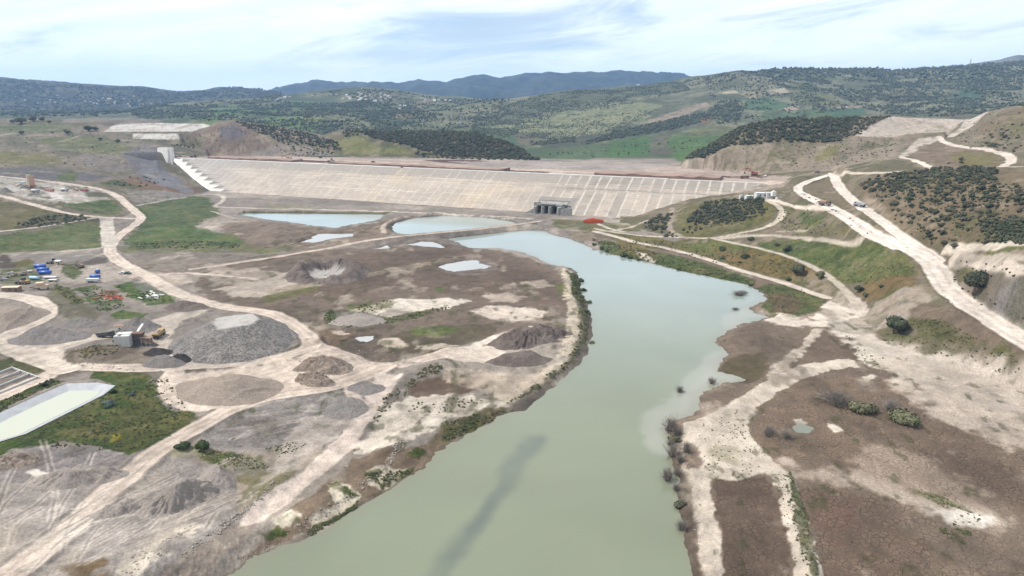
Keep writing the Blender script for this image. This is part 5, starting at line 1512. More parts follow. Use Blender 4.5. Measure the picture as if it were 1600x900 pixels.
MB().side([(2, -1), (-12, -1), (-12, .6), (2, 8.5)], -6.5, -4.5).obj('wing_wall', M_['concrete_mid'], intake).location = (-17, 0, 0)
MB().box((-2, 16.5, 10.2), (34, 6, 1.2), rx=.42).obj('apron', M_['concrete_mid'], intake)

# ---- orange frames by the toe
x, y, z = hit(927, 347)
ort = thing('formwork_stack', 'large stack of bright orange-red formwork frames on the grass below the dam', 'formwork', (x, y, z), .12)
for k in range(11):
    mb = MB(); hy = -5 + k * 1.0
    L = 10.5 - abs(k - 5) * .8
    for i in range(15):
        px0 = -L + 2 * L * i / 14
        hh = 3.6 * (1 - .35 * abs(i - 7) / 7) * random.uniform(.75, 1.1)
        mb.box((px0, hy, 0), (.55, .12, hh))
    mb.box((0, hy + .2, 1.1), (2 * L, .14, .4)).box((0, hy + .2, 2.1), (1.7 * L, .14, .35))
    mb.obj('frame', M_['orange'], ort)


# ------------------------------------------------------------------ vehicles and machines (x forward)
def wheels(t, xs, hw, r, wdt=.6):
    for x in xs:
        for sgn in (-1, 1):
            mb = MB(); y = sgn * hw
            mb.rod((x, y - wdt / 2, r), (x, y + wdt / 2, r), r, n=12)
            w = mb.obj('wheel', M_['black'], t)
            MB().rod((x, y + sgn * wdt * .5, r), (x, y + sgn * (wdt * .5 + .06), r), r * .5, n=10).obj('rim', M_['steel'], w)


def dump_truck(label, loc, rz, body='yellow', load=True, scale=1.0):
    t = thing('dump_truck', label, 'dump truck', loc, rz, scale=scale)
    MB().box((0, 0, .9), (8.2, 2.2, .5)).box((4.3, 0, .7), (.4, 2.6, .6)).obj('chassis', M_['dark'], t)
    cab = MB().side([(2.3, 1.3), (4.2, 1.3), (4.2, 2.2), (3.8, 3.2), (2.3, 3.2)], -1.25, 1.25).obj('cab', M_[body], t)
    MB().side([(3.86, 3.08), (4.22, 2.25), (4.26, 2.25), (3.92, 3.1)], -1.1, 1.1).box((3.1, 0, 2.3), (1.0, 2.56, .7)).obj('window', M_['glass'], cab)
    MB().side([(-4.4, 1.9), (-3.6, 1.45), (1.9, 1.45), (2.1, 3.1), (3.4, 3.35), (3.4, 3.5), (1.9, 3.25), (-4.6, 2.75)], -1.45, 1.45).obj('dump_bed', M_[body if body != 'white' else 'steel'], t)
    if load:
        MB().box((-1.2, 0, 2.7), (5.6, 2.5, 1.0), taper=.5).obj('load', M_['dirtload'], t)
    wheels(t, (3.2, -1.6, -3.0), 1.15, .62)
    return t


def excavator(label, loc, rz, col='yellow', scale=1.0, up=0.0):
    t = thing('excavator', label, 'excavator', loc, rz, scale=scale)
    for s in (-1, 1):
        MB().side([(-2.1, .2), (-1.7, 0), (1.7, 0), (2.1, .25), (2.1, .65), (1.7, .95), (-1.7, .95), (-2.1, .65)], s * 1.5 - .35, s * 1.5 + .35).obj('track', M_['black'], t)
    MB().box((0, 0, .4), (2.2, 2.4, .6)).obj('undercarriage', M_['dark'], t)
    bd = MB().box((-.6, 0, 1.05), (4.2, 2.8, 1.35), ch=.3).box((-2.1, 0, 1.1), (1.3, 2.7, 1.6), ch=.3).obj('body', M_[col], t)
    cb = MB().box((.9, .85, 1.1), (1.6, 1.05, 2.0), taper=.9).obj('cab', M_[col], t)
    MB().box((.9, .85, 2.0), (1.64, 1.09, .75), taper=.95).obj('window', M_['glass'], cb)
    a = MB().side([(1.2, 1.6), (1.6, 1.3), (4.2, 4.4 + up), (6.0, 4.3 + up), (6.0, 4.75 + up), (3.9, 5.0 + up)], -.3, .3).obj('boom', M_[col], t)
    MB().side([(5.8, 4.9 + up), (6.3, 4.7 + up), (7.0, 1.7 + up), (6.6, 1.6 + up)], -.22, .22).obj('stick', M_[col], a)
    MB().side([(6.4, 1.8 + up), (7.3, 1.7 + up), (7.4, .9 + up), (6.6, .4 + up), (5.9, .7 + up)], -.6, .6).obj('bucket', M_['dark'], a)
    return t


def wheel_loader(label, loc, rz, col='yellow', scale=1.0):
    t = thing('wheel_loader', label, 'loader', loc, rz, scale=scale)
    MB().box((-1.8, 0, 1.0), (3.4, 2.2, 1.3), ch=.3).box((.9, 0, .9), (2.2, 1.6, .9)).obj('body', M_[col], t)
    cb = MB().box((-.3, 0, 2.2), (1.6, 1.7, 1.5), taper=.88).obj('cab', M_['dark'], t)
    MB().box((-.3, 0, 2.45), (1.64, 1.74, .85), taper=.92).obj('window', M_['glass'], cb)
    MB().side([(1.0, 1.6), (3.6, .7), (3.6, .45), (1.0, 1.2)], -.95, -.65).side([(1.0, 1.6), (3.6, .7), (3.6, .45), (1.0, 1.2)], .65, .95).obj('lift_arm', M_[col], t)
    MB().side([(3.3, .15), (5.0, .1), (4.9, .3), (3.8, .5), (3.9, 1.6), (3.4, 1.3)], -1.5, 1.5).obj('bucket', M_['dark'], t)
    wheels(t, (1.6, -2.2), 1.15, .85, .7)
    return t


def pickup(label, loc, rz, col='white', scale=1.0):
    t = thing('pickup_truck', label, 'pickup', loc, rz, scale=scale)
    MB().side([(-2.6, .45), (2.6, .45), (2.6, 1.0), (1.3, 1.1), (.8, 1.75), (-.8, 1.75), (-.9, 1.1), (-2.6, 1.1)], -.9, .9).obj('body', M_[col], t)
    MB().side([(.72, 1.68), (1.22, 1.14), (-.75, 1.14), (-.7, 1.68)], -.92, .92).obj('window', M_['glass'], t)
    wheels(t, (1.6, -1.6), .85, .38, .3)
    return t


def at(px, py, dz=0.0):
    x, y, z = hit(px, py)
    return (x, y, float(zat(x, y)) + dz)


dump_truck('brown dump truck driving down the lower bend of the haul road on the right', at(1288, 321, .1), math.radians(-52), 'brown', True, 1.15)
dump_truck('grey dump truck climbing the upper branch of the haul road below the scrub', at(1343, 323, .1), math.radians(118), 'steel', False, 1.1)
dump_truck('brown dump truck parked on the right end of the dam crest', at(1163, 279), math.radians(-10), 'brown', True, 1.1)
excavator('red excavator with raised boom working at the right end of the dam crest', at(1178, 274), math.radians(160), 'red', 1.6, .4)
pickup('white pickup beside the red excavator on the dam crest', at(1197, 276), math.radians(20), 'white', 1.2)
excavator('red excavator digging in the dark fill on the left part of the crest', at(452, 250), math.radians(200), 'red', 1.5)
dump_truck('dark dump truck right of the red excavator on the left crest', at(468, 252), math.radians(-15), 'dark', True, 1.1)
wheel_loader('tan loader on the brown earth near the middle of the crest', at(518, 253), math.radians(170), 'tan', 1.4)
excavator('small dark excavator at the foot of the bare hill behind the crest', at(501, 247), math.radians(10), 'dark', 1.1)
pickup('dark pickup alone on the pale fill right of the tan loader', at(583, 254), math.radians(160), 'dark', 1.3)
dump_truck('dark brown dump truck at the far left end of the crest', at(302, 246), math.radians(5), 'brown', True, 1.1)
dump_truck('white dump truck on the far left crest beside the brown one', at(342, 246.5), math.radians(-8), 'white', False, 1.0)
pickup('lone dark pickup on the bank above the white site buildings', at(1277, 270), math.radians(40), 'dark', 1.3)
dump_truck('yellow and black dump truck parked beside the big gravel stockpile', at(249, 526), math.radians(92), 'yellow', True, 1.0)
wheel_loader('dark loader standing at the upper edge of the tank yard', at(84, 412), math.radians(200), 'dark', 1.1)
excavator('dark brown excavator on the pale yard between the two groups of tanks', at(127, 418), math.radians(150), 'brown', .85)
wheel_loader('dusty yellow loader with lowered bucket below the pale blue tank', at(37, 444), math.radians(170), 'yellow', 1.2)
pickup('white pickup parked on the dirt road beside the tank yard', at(192, 428), math.radians(-12))
pickup('dark green pickup parked right of the white one near the tank yard', at(200, 428), math.radians(-15), 'green_dark')
dump_truck('dark truck with no load parked left of the crusher', at(166, 527), math.radians(8), 'dark', False, .95)


# ---- tanks
def tank(label, loc, rz, mat, L=7.2, r=1.25, group=None):
    t = thing('storage_tank', label, 'tank', loc, rz, group)
    mb = MB(); n = 18; prof = [(-L / 2 - .35, .25), (-L / 2 - .2, .75), (-L / 2, 1), (L / 2, 1), (L / 2 + .2, .75), (L / 2 + .35, .25)]
    vs = []
    for x, k in prof:
        for i in range(n):
            a = 2 * math.pi * i / n
            vs.append((x, r * k * math.cos(a), r + .3 + r * k * math.sin(a)))
    fs = [tuple(range(n))[::-1], tuple(range(5 * n, 6 * n))]
    for j in range(5):
        fs += [(j * n + i, j * n + (i + 1) % n, (j + 1) * n + (i + 1) % n, (j + 1) * n + i) for i in range(n)]
    mb.add(vs, fs).obj('shell', mat, t, True)
    for x in (-L * .3, L * .3):
        MB().box((x, 0, 0), (.4, 1.8, .75)).obj('saddle', M_['dark'], t)
    MB().rod((0, 0, 2 * r + .2), (0, 0, 2 * r + .55), .4).obj('manhole', mat, t)
    return t


tr = math.radians(8)
tank('blue cylindrical tank, farthest of the three side by side in the yard', at(63, 419), tr, M_['blue'], group='blue tanks lying in the yard')
tank('blue cylindrical tank, middle of the three side by side in the yard', at(67.5, 424), tr, M_['blue'], group='blue tanks lying in the yard')
tank('blue cylindrical tank, nearest of the three side by side in the yard', at(71, 429), tr, M_['blue'], group='blue tanks lying in the yard')
tank('pale blue faded tank lying alone on the grass by the yard edge', at(54, 437), -.25, M_['blue_pale'], 6.6, 1.05)
tank('blue cylindrical tank standing alone behind the white roofed trailer', at(149, 435), .05, M_['blue'], 6.2, 1.15)
tank('short blue tank with a white top on the pale yard', at(153, 427), .2, M_['blue'], 2.6, 1.2)
MB().box((0, 0, 2.5), (1.8, 1.6, .7), taper=.8).obj('cover', M_['white'], [o for o in C.objects if o.get('label', '').startswith('short blue tank')][0])


def trailer(label, loc, rz, cover='white', L=8.5, h=.7):
    t = thing('trailer', label, 'trailer', loc, rz)
    MB().box((0, 0, .8), (L, 2.3, .3)).box((L / 2 + .9, 0, .7), (1.8, .3, .2)).obj('chassis', M_['dark'], t)
    MB().box((-.2, 0, 1.12), (L * .95, 2.35, h), ch=.1).obj('cover', M_[cover], t)
    wheels(t, (-L * .3, -L * .15), 1.0, .45, .4)
    return t


trailer('white low trailer parked below the three blue tanks', at(79, 436), .08, 'white', 8.5, .5)
trailer('smaller white trailer in front of the longer one', at(83, 440), .04, 'white', 5.5, .35)
trailer('long dark trailer with a white roof beside the blue tank', at(146, 441), .05, 'white', 8.0, 1.5)


# ---- huts and site buildings
def building(name, label, loc, rz, sx, sy, h, wall='white', roof='white', win=2, door=True, cat='building', pitch=.25, z0=-1.0):
    t = thing(name, label, cat, loc, rz)
    MB().box((0, 0, z0), (sx, sy, h - z0)).obj('wall', M_[wall], t)
    MB().prism([(-sy / 2 - .3, h + .003), (sy / 2 + .3, h + .003), (sy / 2 + .3, h + .15), (0, h + .15 + pitch), (-sy / 2 - .3, h + .15)], -sx / 2 - .3, sx / 2 + .3).obj('roof', M_[roof], t)
    for k in range(win):
        x = -sx / 2 + sx * (k + .8) / (win + .6)
        MB().box((x, -sy / 2 - .02, h * .45), (sx * .13, .1, h * .3)).obj('window', M_['glass'], t)
    if door:
        MB().box((sx * .36, -sy / 2 - .02, 0), (1.1, .1, 2.1)).obj('door', M_['dark'], t)
    return t


sr = math.radians(6)
building('site_office', 'white flat site office, largest of the white buildings by the dam end', at(1189, 310), sr, 12, 6, 5.5, win=2)
building('site_office', 'small white shed left of the white site office', at(1170, 311), sr, 7, 5, 3.4, win=1)
building('site_office', 'white cabin between the site office and the tall plant tower', at(1200, 309), sr, 5, 4.5, 5.0, win=1, door=False)
t = thing('plant_tower', 'tall grey and white plant tower at the right end of the white buildings', 'plant', at(1208, 310), sr, scale=.72)
MB().box((0, 0, 3.2), (5.5, 4.5, 5.5), ch=.3).obj('bin', M_['concrete_pale'], t)
for sx in (-2.2, 2.2):
    for sy in (-1.8, 1.8):
        MB().box((sx, sy, -1), (.4, .4, 4.3)).obj('leg', M_['steel'], t)
MB().box((0, 0, 8.7), (3.5, 3, 1.6), taper=.6).obj('cap', M_['white'], t)
t = thing('water_tank', 'low white tank at the left end of the white buildings', 'tank', at(1158, 309), 0)
MB().rod((0, 0, -1), (0, 0, 2.6), 2.2, n=20).obj('shell', M_['white'], t)
MB().rod((0, 0, 2.6), (0, 0, 3.1), 2.3, .5, n=20).obj('lid', M_['steel'], t)
t = thing('water_tank', 'round white tank on the ground right of the plant tower', 'tank', at(1214, 311), 0)
MB().rod((0, 0, -.5), (0, 0, 1.8), 1.4, n=16).obj('shell', M_['white'], t)
MB().rod((0, 0, 1.8), (0, 0, 2.1), 1.45, .4, n=16).obj('lid', M_['steel'], t)
building('hut', 'brown open fronted hut with a pale roof at the left edge', at(19, 455), .1, 9.5, 4, 2.8, 'brown', 'tan', 1, True, 'hut')
building('hut', 'cream cabin beside the dark loader above the tank yard', at(92, 413), -.2, 4.2, 3.2, 2.6, 'tan', 'white', 1, True, 'hut')

# ---- small yellow crusher
x, y, z = at(68, 452)
t = thing('mobile_crusher', 'cream and tan mobile crusher with conveyors on a brown mound', 'crusher', (x, y, z), .35)
MB().box((0, 0, 1.4), (6.5, 2.6, 1.6), ch=.3).obj('body', M_['tan'], t)
MB().box((-1.5, 0, 3.0), (3.4, 3.2, 1.6), taper=1.25).obj('hopper', M_['tan'], t)
MB().box((3.2, 0, 2.6), (7, 1.1, .5), ry=-.35).obj('conveyor', M_['tan'], t)
MB().box((-4.6, .3, .9), (5.5, 1.0, .45), ry=.3).obj('conveyor', M_['dark'], t)
for sx in (-2.5, 2.5):
    for sy in (-1, 1):
        MB().box((sx, sy, -.2), (.35, .35, 1.7)).obj('leg', M_['dark'], t)

# ---- crusher plant on its retaining wall
x, y, z = at(205, 540)
t = thing('crushing_plant', 'stone crushing plant with concrete retaining wall, rusty hoppers and a conveyor', 'crusher', (x, y, z - .5), .08, scale=.74)
MB().box((-2.2, 1, 0), (5.5, 8, 8.2)).box((-7.5, 3.5, 0), (6, 7, 7.2)).obj('retaining_wall', M_['concrete'], t)
MB().box((-4.5, 3, 8.2), (9, 4.5, .35)).obj('feed_ramp', M_['concrete'], t)
MB().box((3.4, 3.6, 6.2), (6.5, 4.2, 2.2), taper=1.15).obj('hopper', M_['rust_dark'], t)
MB().box((3.6, 3.0, 3.4), (5.0, 3.4, 2.6)).box((3.4, 2.6, 0), (4.6, 3.0, 3.2)).obj('crusher_body', M_['dark'], t)
MB().box((9.2, 2.2, 5.2), (6.8, 4.2, .35), ry=.1).obj('screen_deck', M_['brown'], t)
MB().box((9.2, 2.2, 2.4), (5.4, 3.0, 2.6)).obj('screen_box', M_['brown'], t)
for sx in (6.4, 9.2, 12):
    for sy in (.5, 3.9):
        MB().box((sx, sy, -.5), (.35, .35, 5.6)).obj('leg', M_['steel'], t)
MB().box((13.5, .6, 1.8), (6, 1.0, .5), ry=.42).obj('conveyor', M_['rust_dark'], t)
MB().box((.3, 11, 6.6), (1.3, 17, .6), rx=.28).obj('conveyor', M_['concrete_pale'], t)
MB().box((-2, 15, 0), (.4, .4, 8)).box((1.8, 15, 0), (.4, .4, 8)).obj('trestle', M_['steel'], t)
building('hut', 'low shed with a brown roof behind the crusher conveyor', at(190, 516), .1, 6, 4, 2.6, 'concrete_pale', 'brown', 1, True, 'hut')

# ---- batching plant on the white yard
x, y, z = at(50, 297)
t = thing('batching_plant', 'tall cream and rusty silo of the concrete batching plant on the white yard', 'silo', (x, y, z), 0)
MB().rod((-1.6, 0, 5), (-1.6, 0, 17), 2.1, n=16).rod((-1.6, 0, 5), (-1.6, 0, 2.5), 2.1, .5, n=16).obj('silo', M_['tan'], t, False)
MB().rod((3.0, 0, 5.5), (3.0, 0, 16), 1.5, n=14).rod((3.0, 0, 5.5), (3.0, 0, 3.2), 1.5, .4, n=14).obj('silo', M_['red_white'], t)
for sx in (-3.0, -.2, 2.0, 4.0):
    for sy in (-1.4, 1.4):
        MB().box((sx, sy, -.5), (.4, .4, 6.5)).obj('leg', M_['rust'], t)
MB().box((.6, 0, 2.2), (4.5, 2.6, 2.2)).obj('mixer', M_['rust'], t)
MB().box((-9, 1, 3.2), (11, 1.2, .6), ry=-.35).obj('conveyor', M_['dark'], t)


def mixer_truck(label, loc, rz, s=1.0):
    t = thing('mixer_truck', label, 'truck', loc, rz, scale=s)
    MB().box((0, 0, .8), (8, 2.2, .4)).obj('chassis', M_['dark'], t)
    cb = MB().box((3.2, 0, 1.2), (1.8, 2.4, 2.0), taper=.92).obj('cab', M_['white'], t)
    MB().box((3.3, 0, 2.1), (1.75, 2.44, .7)).obj('window', M_['glass'], cb)
    MB().rod((-3.4, 0, 2.6), (-1.4, 0, 2.5), .8, 1.35, n=14).rod((-1.4, 0, 2.5), (.8, 0, 2.3), 1.35, 1.3, n=14).rod((.8, 0, 2.3), (2.0, 0, 2.1), 1.3, .6, n=14).obj('drum', M_['white'], t)
    wheels(t, (3.0, -1.4, -2.7), 1.0, .55, .5)


mixer_truck('white concrete mixer truck under the batching plant silo', at(55, 301), .2, 1.1)
mixer_truck('grey topped concrete mixer truck right of the red container', at(101, 299), .1, 1.0)
t = thing('container', 'faded red container on the white yard between the two mixer trucks', 'container', at(77, 299), .05)
MB().box((0, 0, .1), (10, 2.6, 2.7)).obj('box', M_['red_white'], t)
MB().box((5.05, .6, .3), (.08, 1.1, 2.3)).box((5.05, -.6, .3), (.08, 1.1, 2.3)).obj('door', M_['rust'], t)
t = thing('aggregate_bin', 'white hopper with a leaning conveyor left of the batching silo', 'hopper', at(37, 292), .1)
MB().box((0, 0, 3), (4.5, 3.5, 3.2), taper=1.2).obj('bin', M_['white'], t)
for sx in (-1.8, 1.8):
    for sy in (-1.4, 1.4):
        MB().box((sx, sy, -.4), (.3, .3, 3.5)).obj('leg', M_['steel'], t)
MB().box((-4, -2, 2.0), (10, 1.0, .4), ry=-.3, rz=-.5).obj('conveyor', M_['dark'], t)
t = thing('scrap_heap', 'reddish brown heap of steel parts at the right end of the white yard', 'scrap', at(128, 298), .05)
for k in range(16):
    MB().box((random.uniform(-12, 12), random.uniform(-2.5, 2.5), -.3), (random.uniform(2, 5), random.uniform(.8, 2), random.uniform(.8, 2.4)), random.uniform(-.6, .6), ry=random.uniform(-.2, .2)).obj('steel_part', M_[random.choice(['rust', 'red', 'brown', 'dark'])], t)
t = thing('scrap_heap', 'orange rusty scrap strewn over the green patch below the yard', 'scrap', at(173, 466), .1)
for k in range(26):
    MB().box((random.gauss(0, 5), random.gauss(0, 4), -.3), (random.uniform(1, 3.2), random.uniform(.4, 1.2), random.uniform(.6, 1.3)), random.uniform(-1, 1)).obj('steel_part', M_[random.choice(['rust', 'orange', 'rust', 'red'])], t)
t = thing('pipe_stack', 'grey stack of pipes and slabs on the grass beside the road bend', 'pipes', at(236, 462), -.35)
for k in range(18):
    MB().box((random.gauss(0, 5), random.gauss(0, 3.5), -.3), (random.uniform(2, 4.5), random.uniform(.7, 1.4), random.uniform(.6, 1.1)), random.uniform(-.3, .3)).obj('slab', M_[random.choice(['concrete', 'concrete_pale', 'steel'])], t)
t = thing('scrap_heap', 'dark and pale scrap dumped on the mound at the left edge', 'scrap', at(9, 432), 0)
for k in range(22):
    MB().box((random.gauss(0, 6), random.gauss(0, 6), -.4), (random.uniform(1, 4), random.uniform(.6, 2), random.uniform(.6, 1.6)), random.uniform(-1, 1)).obj('steel_part', M_[random.choice(['dark', 'brown', 'steel', 'concrete', 'dark'])], t)

# ---- settling basin with a lined slope
rim = BRIMW
cx_, cy_ = rim.mean(0)


def shrink(P, m):
    n = len(P); out_ = []
    for i in range(n):
        a, b, c = P[i - 1], P[i], P[(i + 1) % n]
        e1 = (b - a) / np.linalg.norm(b - a); e2 = (c - b) / np.linalg.norm(c - b)
        n1 = np.array([-e1[1], e1[0]]); n2 = np.array([-e2[1], e2[0]])
        bis = n1 + n2; bis /= max(np.linalg.norm(bis), .3)
        k = m / max(float(bis @ n1), .35)
        out_.append(b + bis * k)
    return np.array(out_)


area = .5 * sum(rim[i - 1][0] * rim[i][1] - rim[i][0] * rim[i - 1][1] for i in range(len(rim)))
sg = 1 if area > 0 else -1
inn = shrink(rim, sg * 5.0); outr = shrink(rim, -sg * .5); wl = shrink(rim, sg * 4.0)
basin = thing('settling_basin', 'lined rectangular basin of cloudy pale green water at the left edge', 'basin', (cx_, cy_, BZ - 2))
n = len(rim)
rel = lambda P, z: [(p[0] - cx_, p[1] - cy_, z) for p in P]
mb = MB(); vs = rel(outr, 1.75) + rel(rim, 1.9) + rel(inn, -.2)
mb.add(vs, [(i, (i + 1) % n, n + (i + 1) % n, n + i) for i in range(n)] + [(n + i, n + (i + 1) % n, 2 * n + (i + 1) % n, 2 * n + i) for i in range(n)])
mb.obj('liner', simple_mat('basin_liner', (.29, .29, .30), .75, var=.15, scale=.3, dirt=(.28, .26, .20)), basin)
mb = MB(); mb.add(rel(wl, .3), [tuple(range(n))])
bw = NT('basin_water'); bw.b.inputs['Base Color'].default_value = (.36, .36, .285, 1); bw.b.inputs['Roughness'].default_value = .12; bw.b.inputs['IOR'].default_value = 1.33
mb.obj('basin_water', bw.m, basin)

# ---- concrete troughs
x, y, z = at(20, 596)
t = thing('washing_trough', 'row of low parallel concrete trough walls beside the dirt road', 'trough', (x, y, z - .2), 0)
for k in range(4):
    a0 = plane([(-60 + 5 * k, 606 + 9.5 * k), (20 + 13 * k, 576 + 5 * k)], z)
    v = a0[1] - a0[0]; L = float(np.hypot(*v)); m0 = (a0[0] + a0[1]) / 2
    MB().box((m0[0] - x, m0[1] - y, 0), (L, .4, 1.1), math.atan2(v[1], v[0])).obj('trough_wall', M_['concrete'], t)
a0 = plane([(18, 575.5), (62, 591.5)], z); v = a0[1] - a0[0]; m0 = (a0[0] + a0[1]) / 2
MB().box((m0[0] - x, m0[1] - y, 0), (float(np.hypot(*v)), .4, 1.0), math.atan2(v[1], v[0])).obj('end_wall', M_['concrete'], t)

# ---- mast and pylon far behind
x, y, z = hit(565, 139)
t = thing('radio_mast', 'thin red and white radio mast on the hilltop village', 'mast', (x, y, z - 2))
for k in range(5):
    MB().rod((0, 0, k * 9), (0, 0, k * 9 + 9), 1.0 - .15 * k, .85 - .15 * k, 6).obj('section', M_['red_white' if k % 2 else 'white'], t)


def pylon(label, px, py, H=30):
    x, y, z = hit(px, py)
    t = thing('power_pylon', label, 'pylon', (x, y, z - 1), .5)
    mb = MB()
    for sx in (-1, 1):
        for sy in (-1, 1):
            mb.rod((sx * 3.2, sy * 3.2, 0), (sx * .5, sy * .5, H), .28, .22, 5)
    for k in range(6):
        z0, z1 = H * k / 6, H * (k + 1) / 6
        r0 = 3.2 - 2.7 * k / 6; r1 = 3.2 - 2.7 * (k + 1) / 6
        for (ax, ay), (bx, by) in (((-1, -1), (1, -1)), ((1, -1), (1, 1)), ((1, 1), (-1, 1)), ((-1, 1), (-1, -1))):
            mb.rod((ax * r0, ay * r0, z0), (bx * r1, by * r1, z1), .16, n=4)
            mb.rod((bx * r0, by * r0, z0), (ax * r1, ay * r1, z1), .16, n=4)
    mb.obj('lattice', M_['steel'], t)
    mb = MB()
    for zz_ in (H * .72, H * .84, H * .96):
        mb.rod((-5, 0, zz_), (5, 0, zz_), .2, n=4)
    mb.obj('crossarm', M_['steel'], t)


pylon('pale lattice pylon on the green slope behind the dark wooded hill', 720, 194, 34)
pylon('thin lattice pylon on the skyline of the right hill', 1515, 105, 34)
# ------------------------------------------------------------------ stockpiles of stone and earth
def pile_mat(name, c1, c2, stone=1.3, amp=.34):
    nt = NT(name); co = coords(nt)
    a = lin(c1); b = lin(c2)
    n1 = nt.noise(co, .12, 6, .6); n2 = nt.noise(co, 1.2, 5, .7)
    c = nt.mix(nt.mapr(n1.outputs[0], .35, .65, 0, 1), tuple(a), tuple(b))
    vg = nt.voro(co, stone)
    sv = nt.n('ShaderNodeSeparateColor'); nt.l(vg.outputs['Color'], sv.inputs[0])
    c = nt.scaled(c, nt.mapr(sv.outputs[0], 0, 1, 1 - amp, 1 + amp))
    at_ = nt.n('ShaderNodeAttribute', attribute_name='col')
    sp = nt.n('ShaderNodeSeparateColor'); nt.l(at_.outputs['Color'], sp.inputs[0])
    c = nt.mix(sp.outputs[0], c, tuple(lin((206, 198, 190))))
    nt.l(c, nt.b.inputs['Base Color']); nt.b.inputs['Roughness'].default_value = .95; nt.b.inputs['Specular IOR Level'].default_value = .15
    bp = nt.n('ShaderNodeBump'); bp.inputs['Strength'].default_value = .8; bp.inputs['Distance'].default_value = .5
    nt.l(nt.math('ADD', sv.outputs[0], n2.outputs[0]), bp.inputs['Height']); nt.l(bp.outputs[0], nt.b.inputs['Normal'])
    return nt.m


PM = {
    'stone': pile_mat('crushed_stone', (124, 119, 114), (148, 140, 134), 1.5, .42),
    'beige': pile_mat('beige_gravel', (174, 157, 142), (158, 143, 130), 2.2, .18),
    'dark': pile_mat('dark_gravel', (116, 103, 96), (138, 124, 115), 2.2, .18),
    'black': pile_mat('black_grit', (62, 58, 56), (78, 72, 70), 2.0),
    'grey': pile_mat('grey_grit', (132, 125, 121), (152, 143, 137), 2.4, .18),
    'earth': pile_mat('dug_earth', (134, 118, 106), (162, 145, 130), 1.2),
    'spoil': pile_mat('pale_spoil', (178, 165, 154), (160, 149, 140), 2.4, .16),
}


def pile(label, px, py, rx, ry, h, mat, rz=0.0, top=.25, crater=0.0, rough=.10, seed=0, lobes=None, pale=0.0, gull=0.0, opening=0.0, pr=1.15, name='gravel_pile', cat='stockpile'):
    """a heap: (px,py) is the photo pixel of the middle of its footprint"""
    x0, y0, _ = hit(px, py)
    nr, na = (64, 200) if rx > 17 else (40, 120)
    R = np.linspace(0, 1.12, nr)[:, None]; A = np.linspace(0, 2 * math.pi, na, endpoint=False)[None, :]
    edge = 1 + .12 * fbm(np.cos(A) * 10 + seed * 7, np.sin(A) * 10, 8, 3, 600 + seed)
    lx = R * np.cos(A) * rx * edge; ly = R * np.sin(A) * ry * edge
    c, s = math.cos(rz), math.sin(rz)
    X = x0 + lx * c - ly * s; Y = y0 + lx * s + ly * c
    k = np.clip((1 - R) / (1 - top), -1, 1)
    prof = np.where(k > 0, k, k * .5) * np.ones_like(A)
    prof = np.minimum(prof, 1)
    if lobes:
        best = np.full(X.shape, -9.0)
        for (ox, oy, rr, hh) in lobes:
            d = np.hypot((lx - ox * rx) / (rr * rx), (ly - oy * ry) / (rr * ry))
            best = np.maximum(best, np.clip(1 - d, -.3, 1) * hh)
        prof = np.where(prof > -.01, np.maximum(best, np.minimum(prof * 2.2, .12)), prof)
        prof = np.where(R >= 1.0, np.minimum(prof, (1 - R) * 1.5), prof)
    if crater:
        prof = prof - crater * sstep(top * 1.25, top * .45, R) * np.ones_like(A)
    if opening:
        prof = np.where(prof > 0, prof * (1 - opening * np.exp(-((A - 4.6) / .75) ** 2)) * (1 + .35 * fbm(np.cos(A) * 3, np.sin(A) * 3, 1.2, 3, 690 + seed)), prof)
    g = np.abs(fbm(A * 14 + 0 * R, R * 2.0 + 0 * A, 1.1, 3, 640 + seed)) * gull * sstep(.15, .5, R) * sstep(1.0, .8, R)
    Z = h * (prof - g + rough * fbm(X, Y, max(rx * .22, 2.0), 4, 620 + seed) * np.clip(prof * 3, 0, 1))
    base_z = zat(X, Y)
    zz = base_z + np.where(prof > 0, Z, h * prof) - .15
    v = np.stack([X - x0, Y - y0, zz - float(zat(x0, y0))], -1).reshape(-1, 3)
    i = np.arange(nr * na).reshape(nr, na); j = np.roll(i, -1, 1)
    q = np.stack([i[:-1], i[1:], j[1:], j[:-1]], -1).reshape(-1, 4)
    pl = np.clip(sstep(top * pr, top * pr * .75, R + .08 * fbm(X, Y, rx * .3, 3, 660 + seed)) * pale, 0, 1) * np.ones_like(A)
    o = mesh_np(name, v, q, PM[mat], {'col': np.repeat(pl.reshape(-1, 1), 3, 1)})
    o.location = (x0, y0, float(zat(x0, y0)))
    return tag(o, label, cat)


pile('biggest grey crushed stone stockpile with a pale flat top, ringed by the dirt road', 371, 530, 30.5, 32, 10, 'stone', top=.36, crater=.04, rough=.05, seed=1, pale=.9)
pile('dark cratered heap of earth with a pale sandy hollow on the mud flat', 510, 431, 30, 32, 8.5, 'dark', top=.6, crater=.9, rough=.16, seed=2, pale=.8, gull=.2, opening=.6, pr=.8)
pile('low tan gravel stockpile inside the loop of the pale track', 360, 608, 22.5, 17, 5.5, 'beige', top=.2, seed=3, rough=.06)
pile('tan gravel stockpile cut by the left edge and wrapped by the pale road', 12, 499, 19, 22, 6, 'beige', top=.35, seed=4, rough=.06)
pile('long dark grey heap on the inside of the left road bend', 80, 525, 19, 11, 4.5, 'grey', .15, .2, seed=5, rough=.12)
pile('pointed dark grey heap behind the crushing plant', 214, 514, 11.5, 9, 6.5, 'grey', .0, .1, seed=6, rough=.1)
pile('grey grit heap in front of the crushing plant', 254, 568, 10, 5.5, 3.6, 'grey', .05, .3, seed=7, rough=.08)
pile('small black grit heap to the right of the grey heap by the crusher', 282, 563, 6.0, 4.5, 3.2, 'black', .0, .2, seed=8)
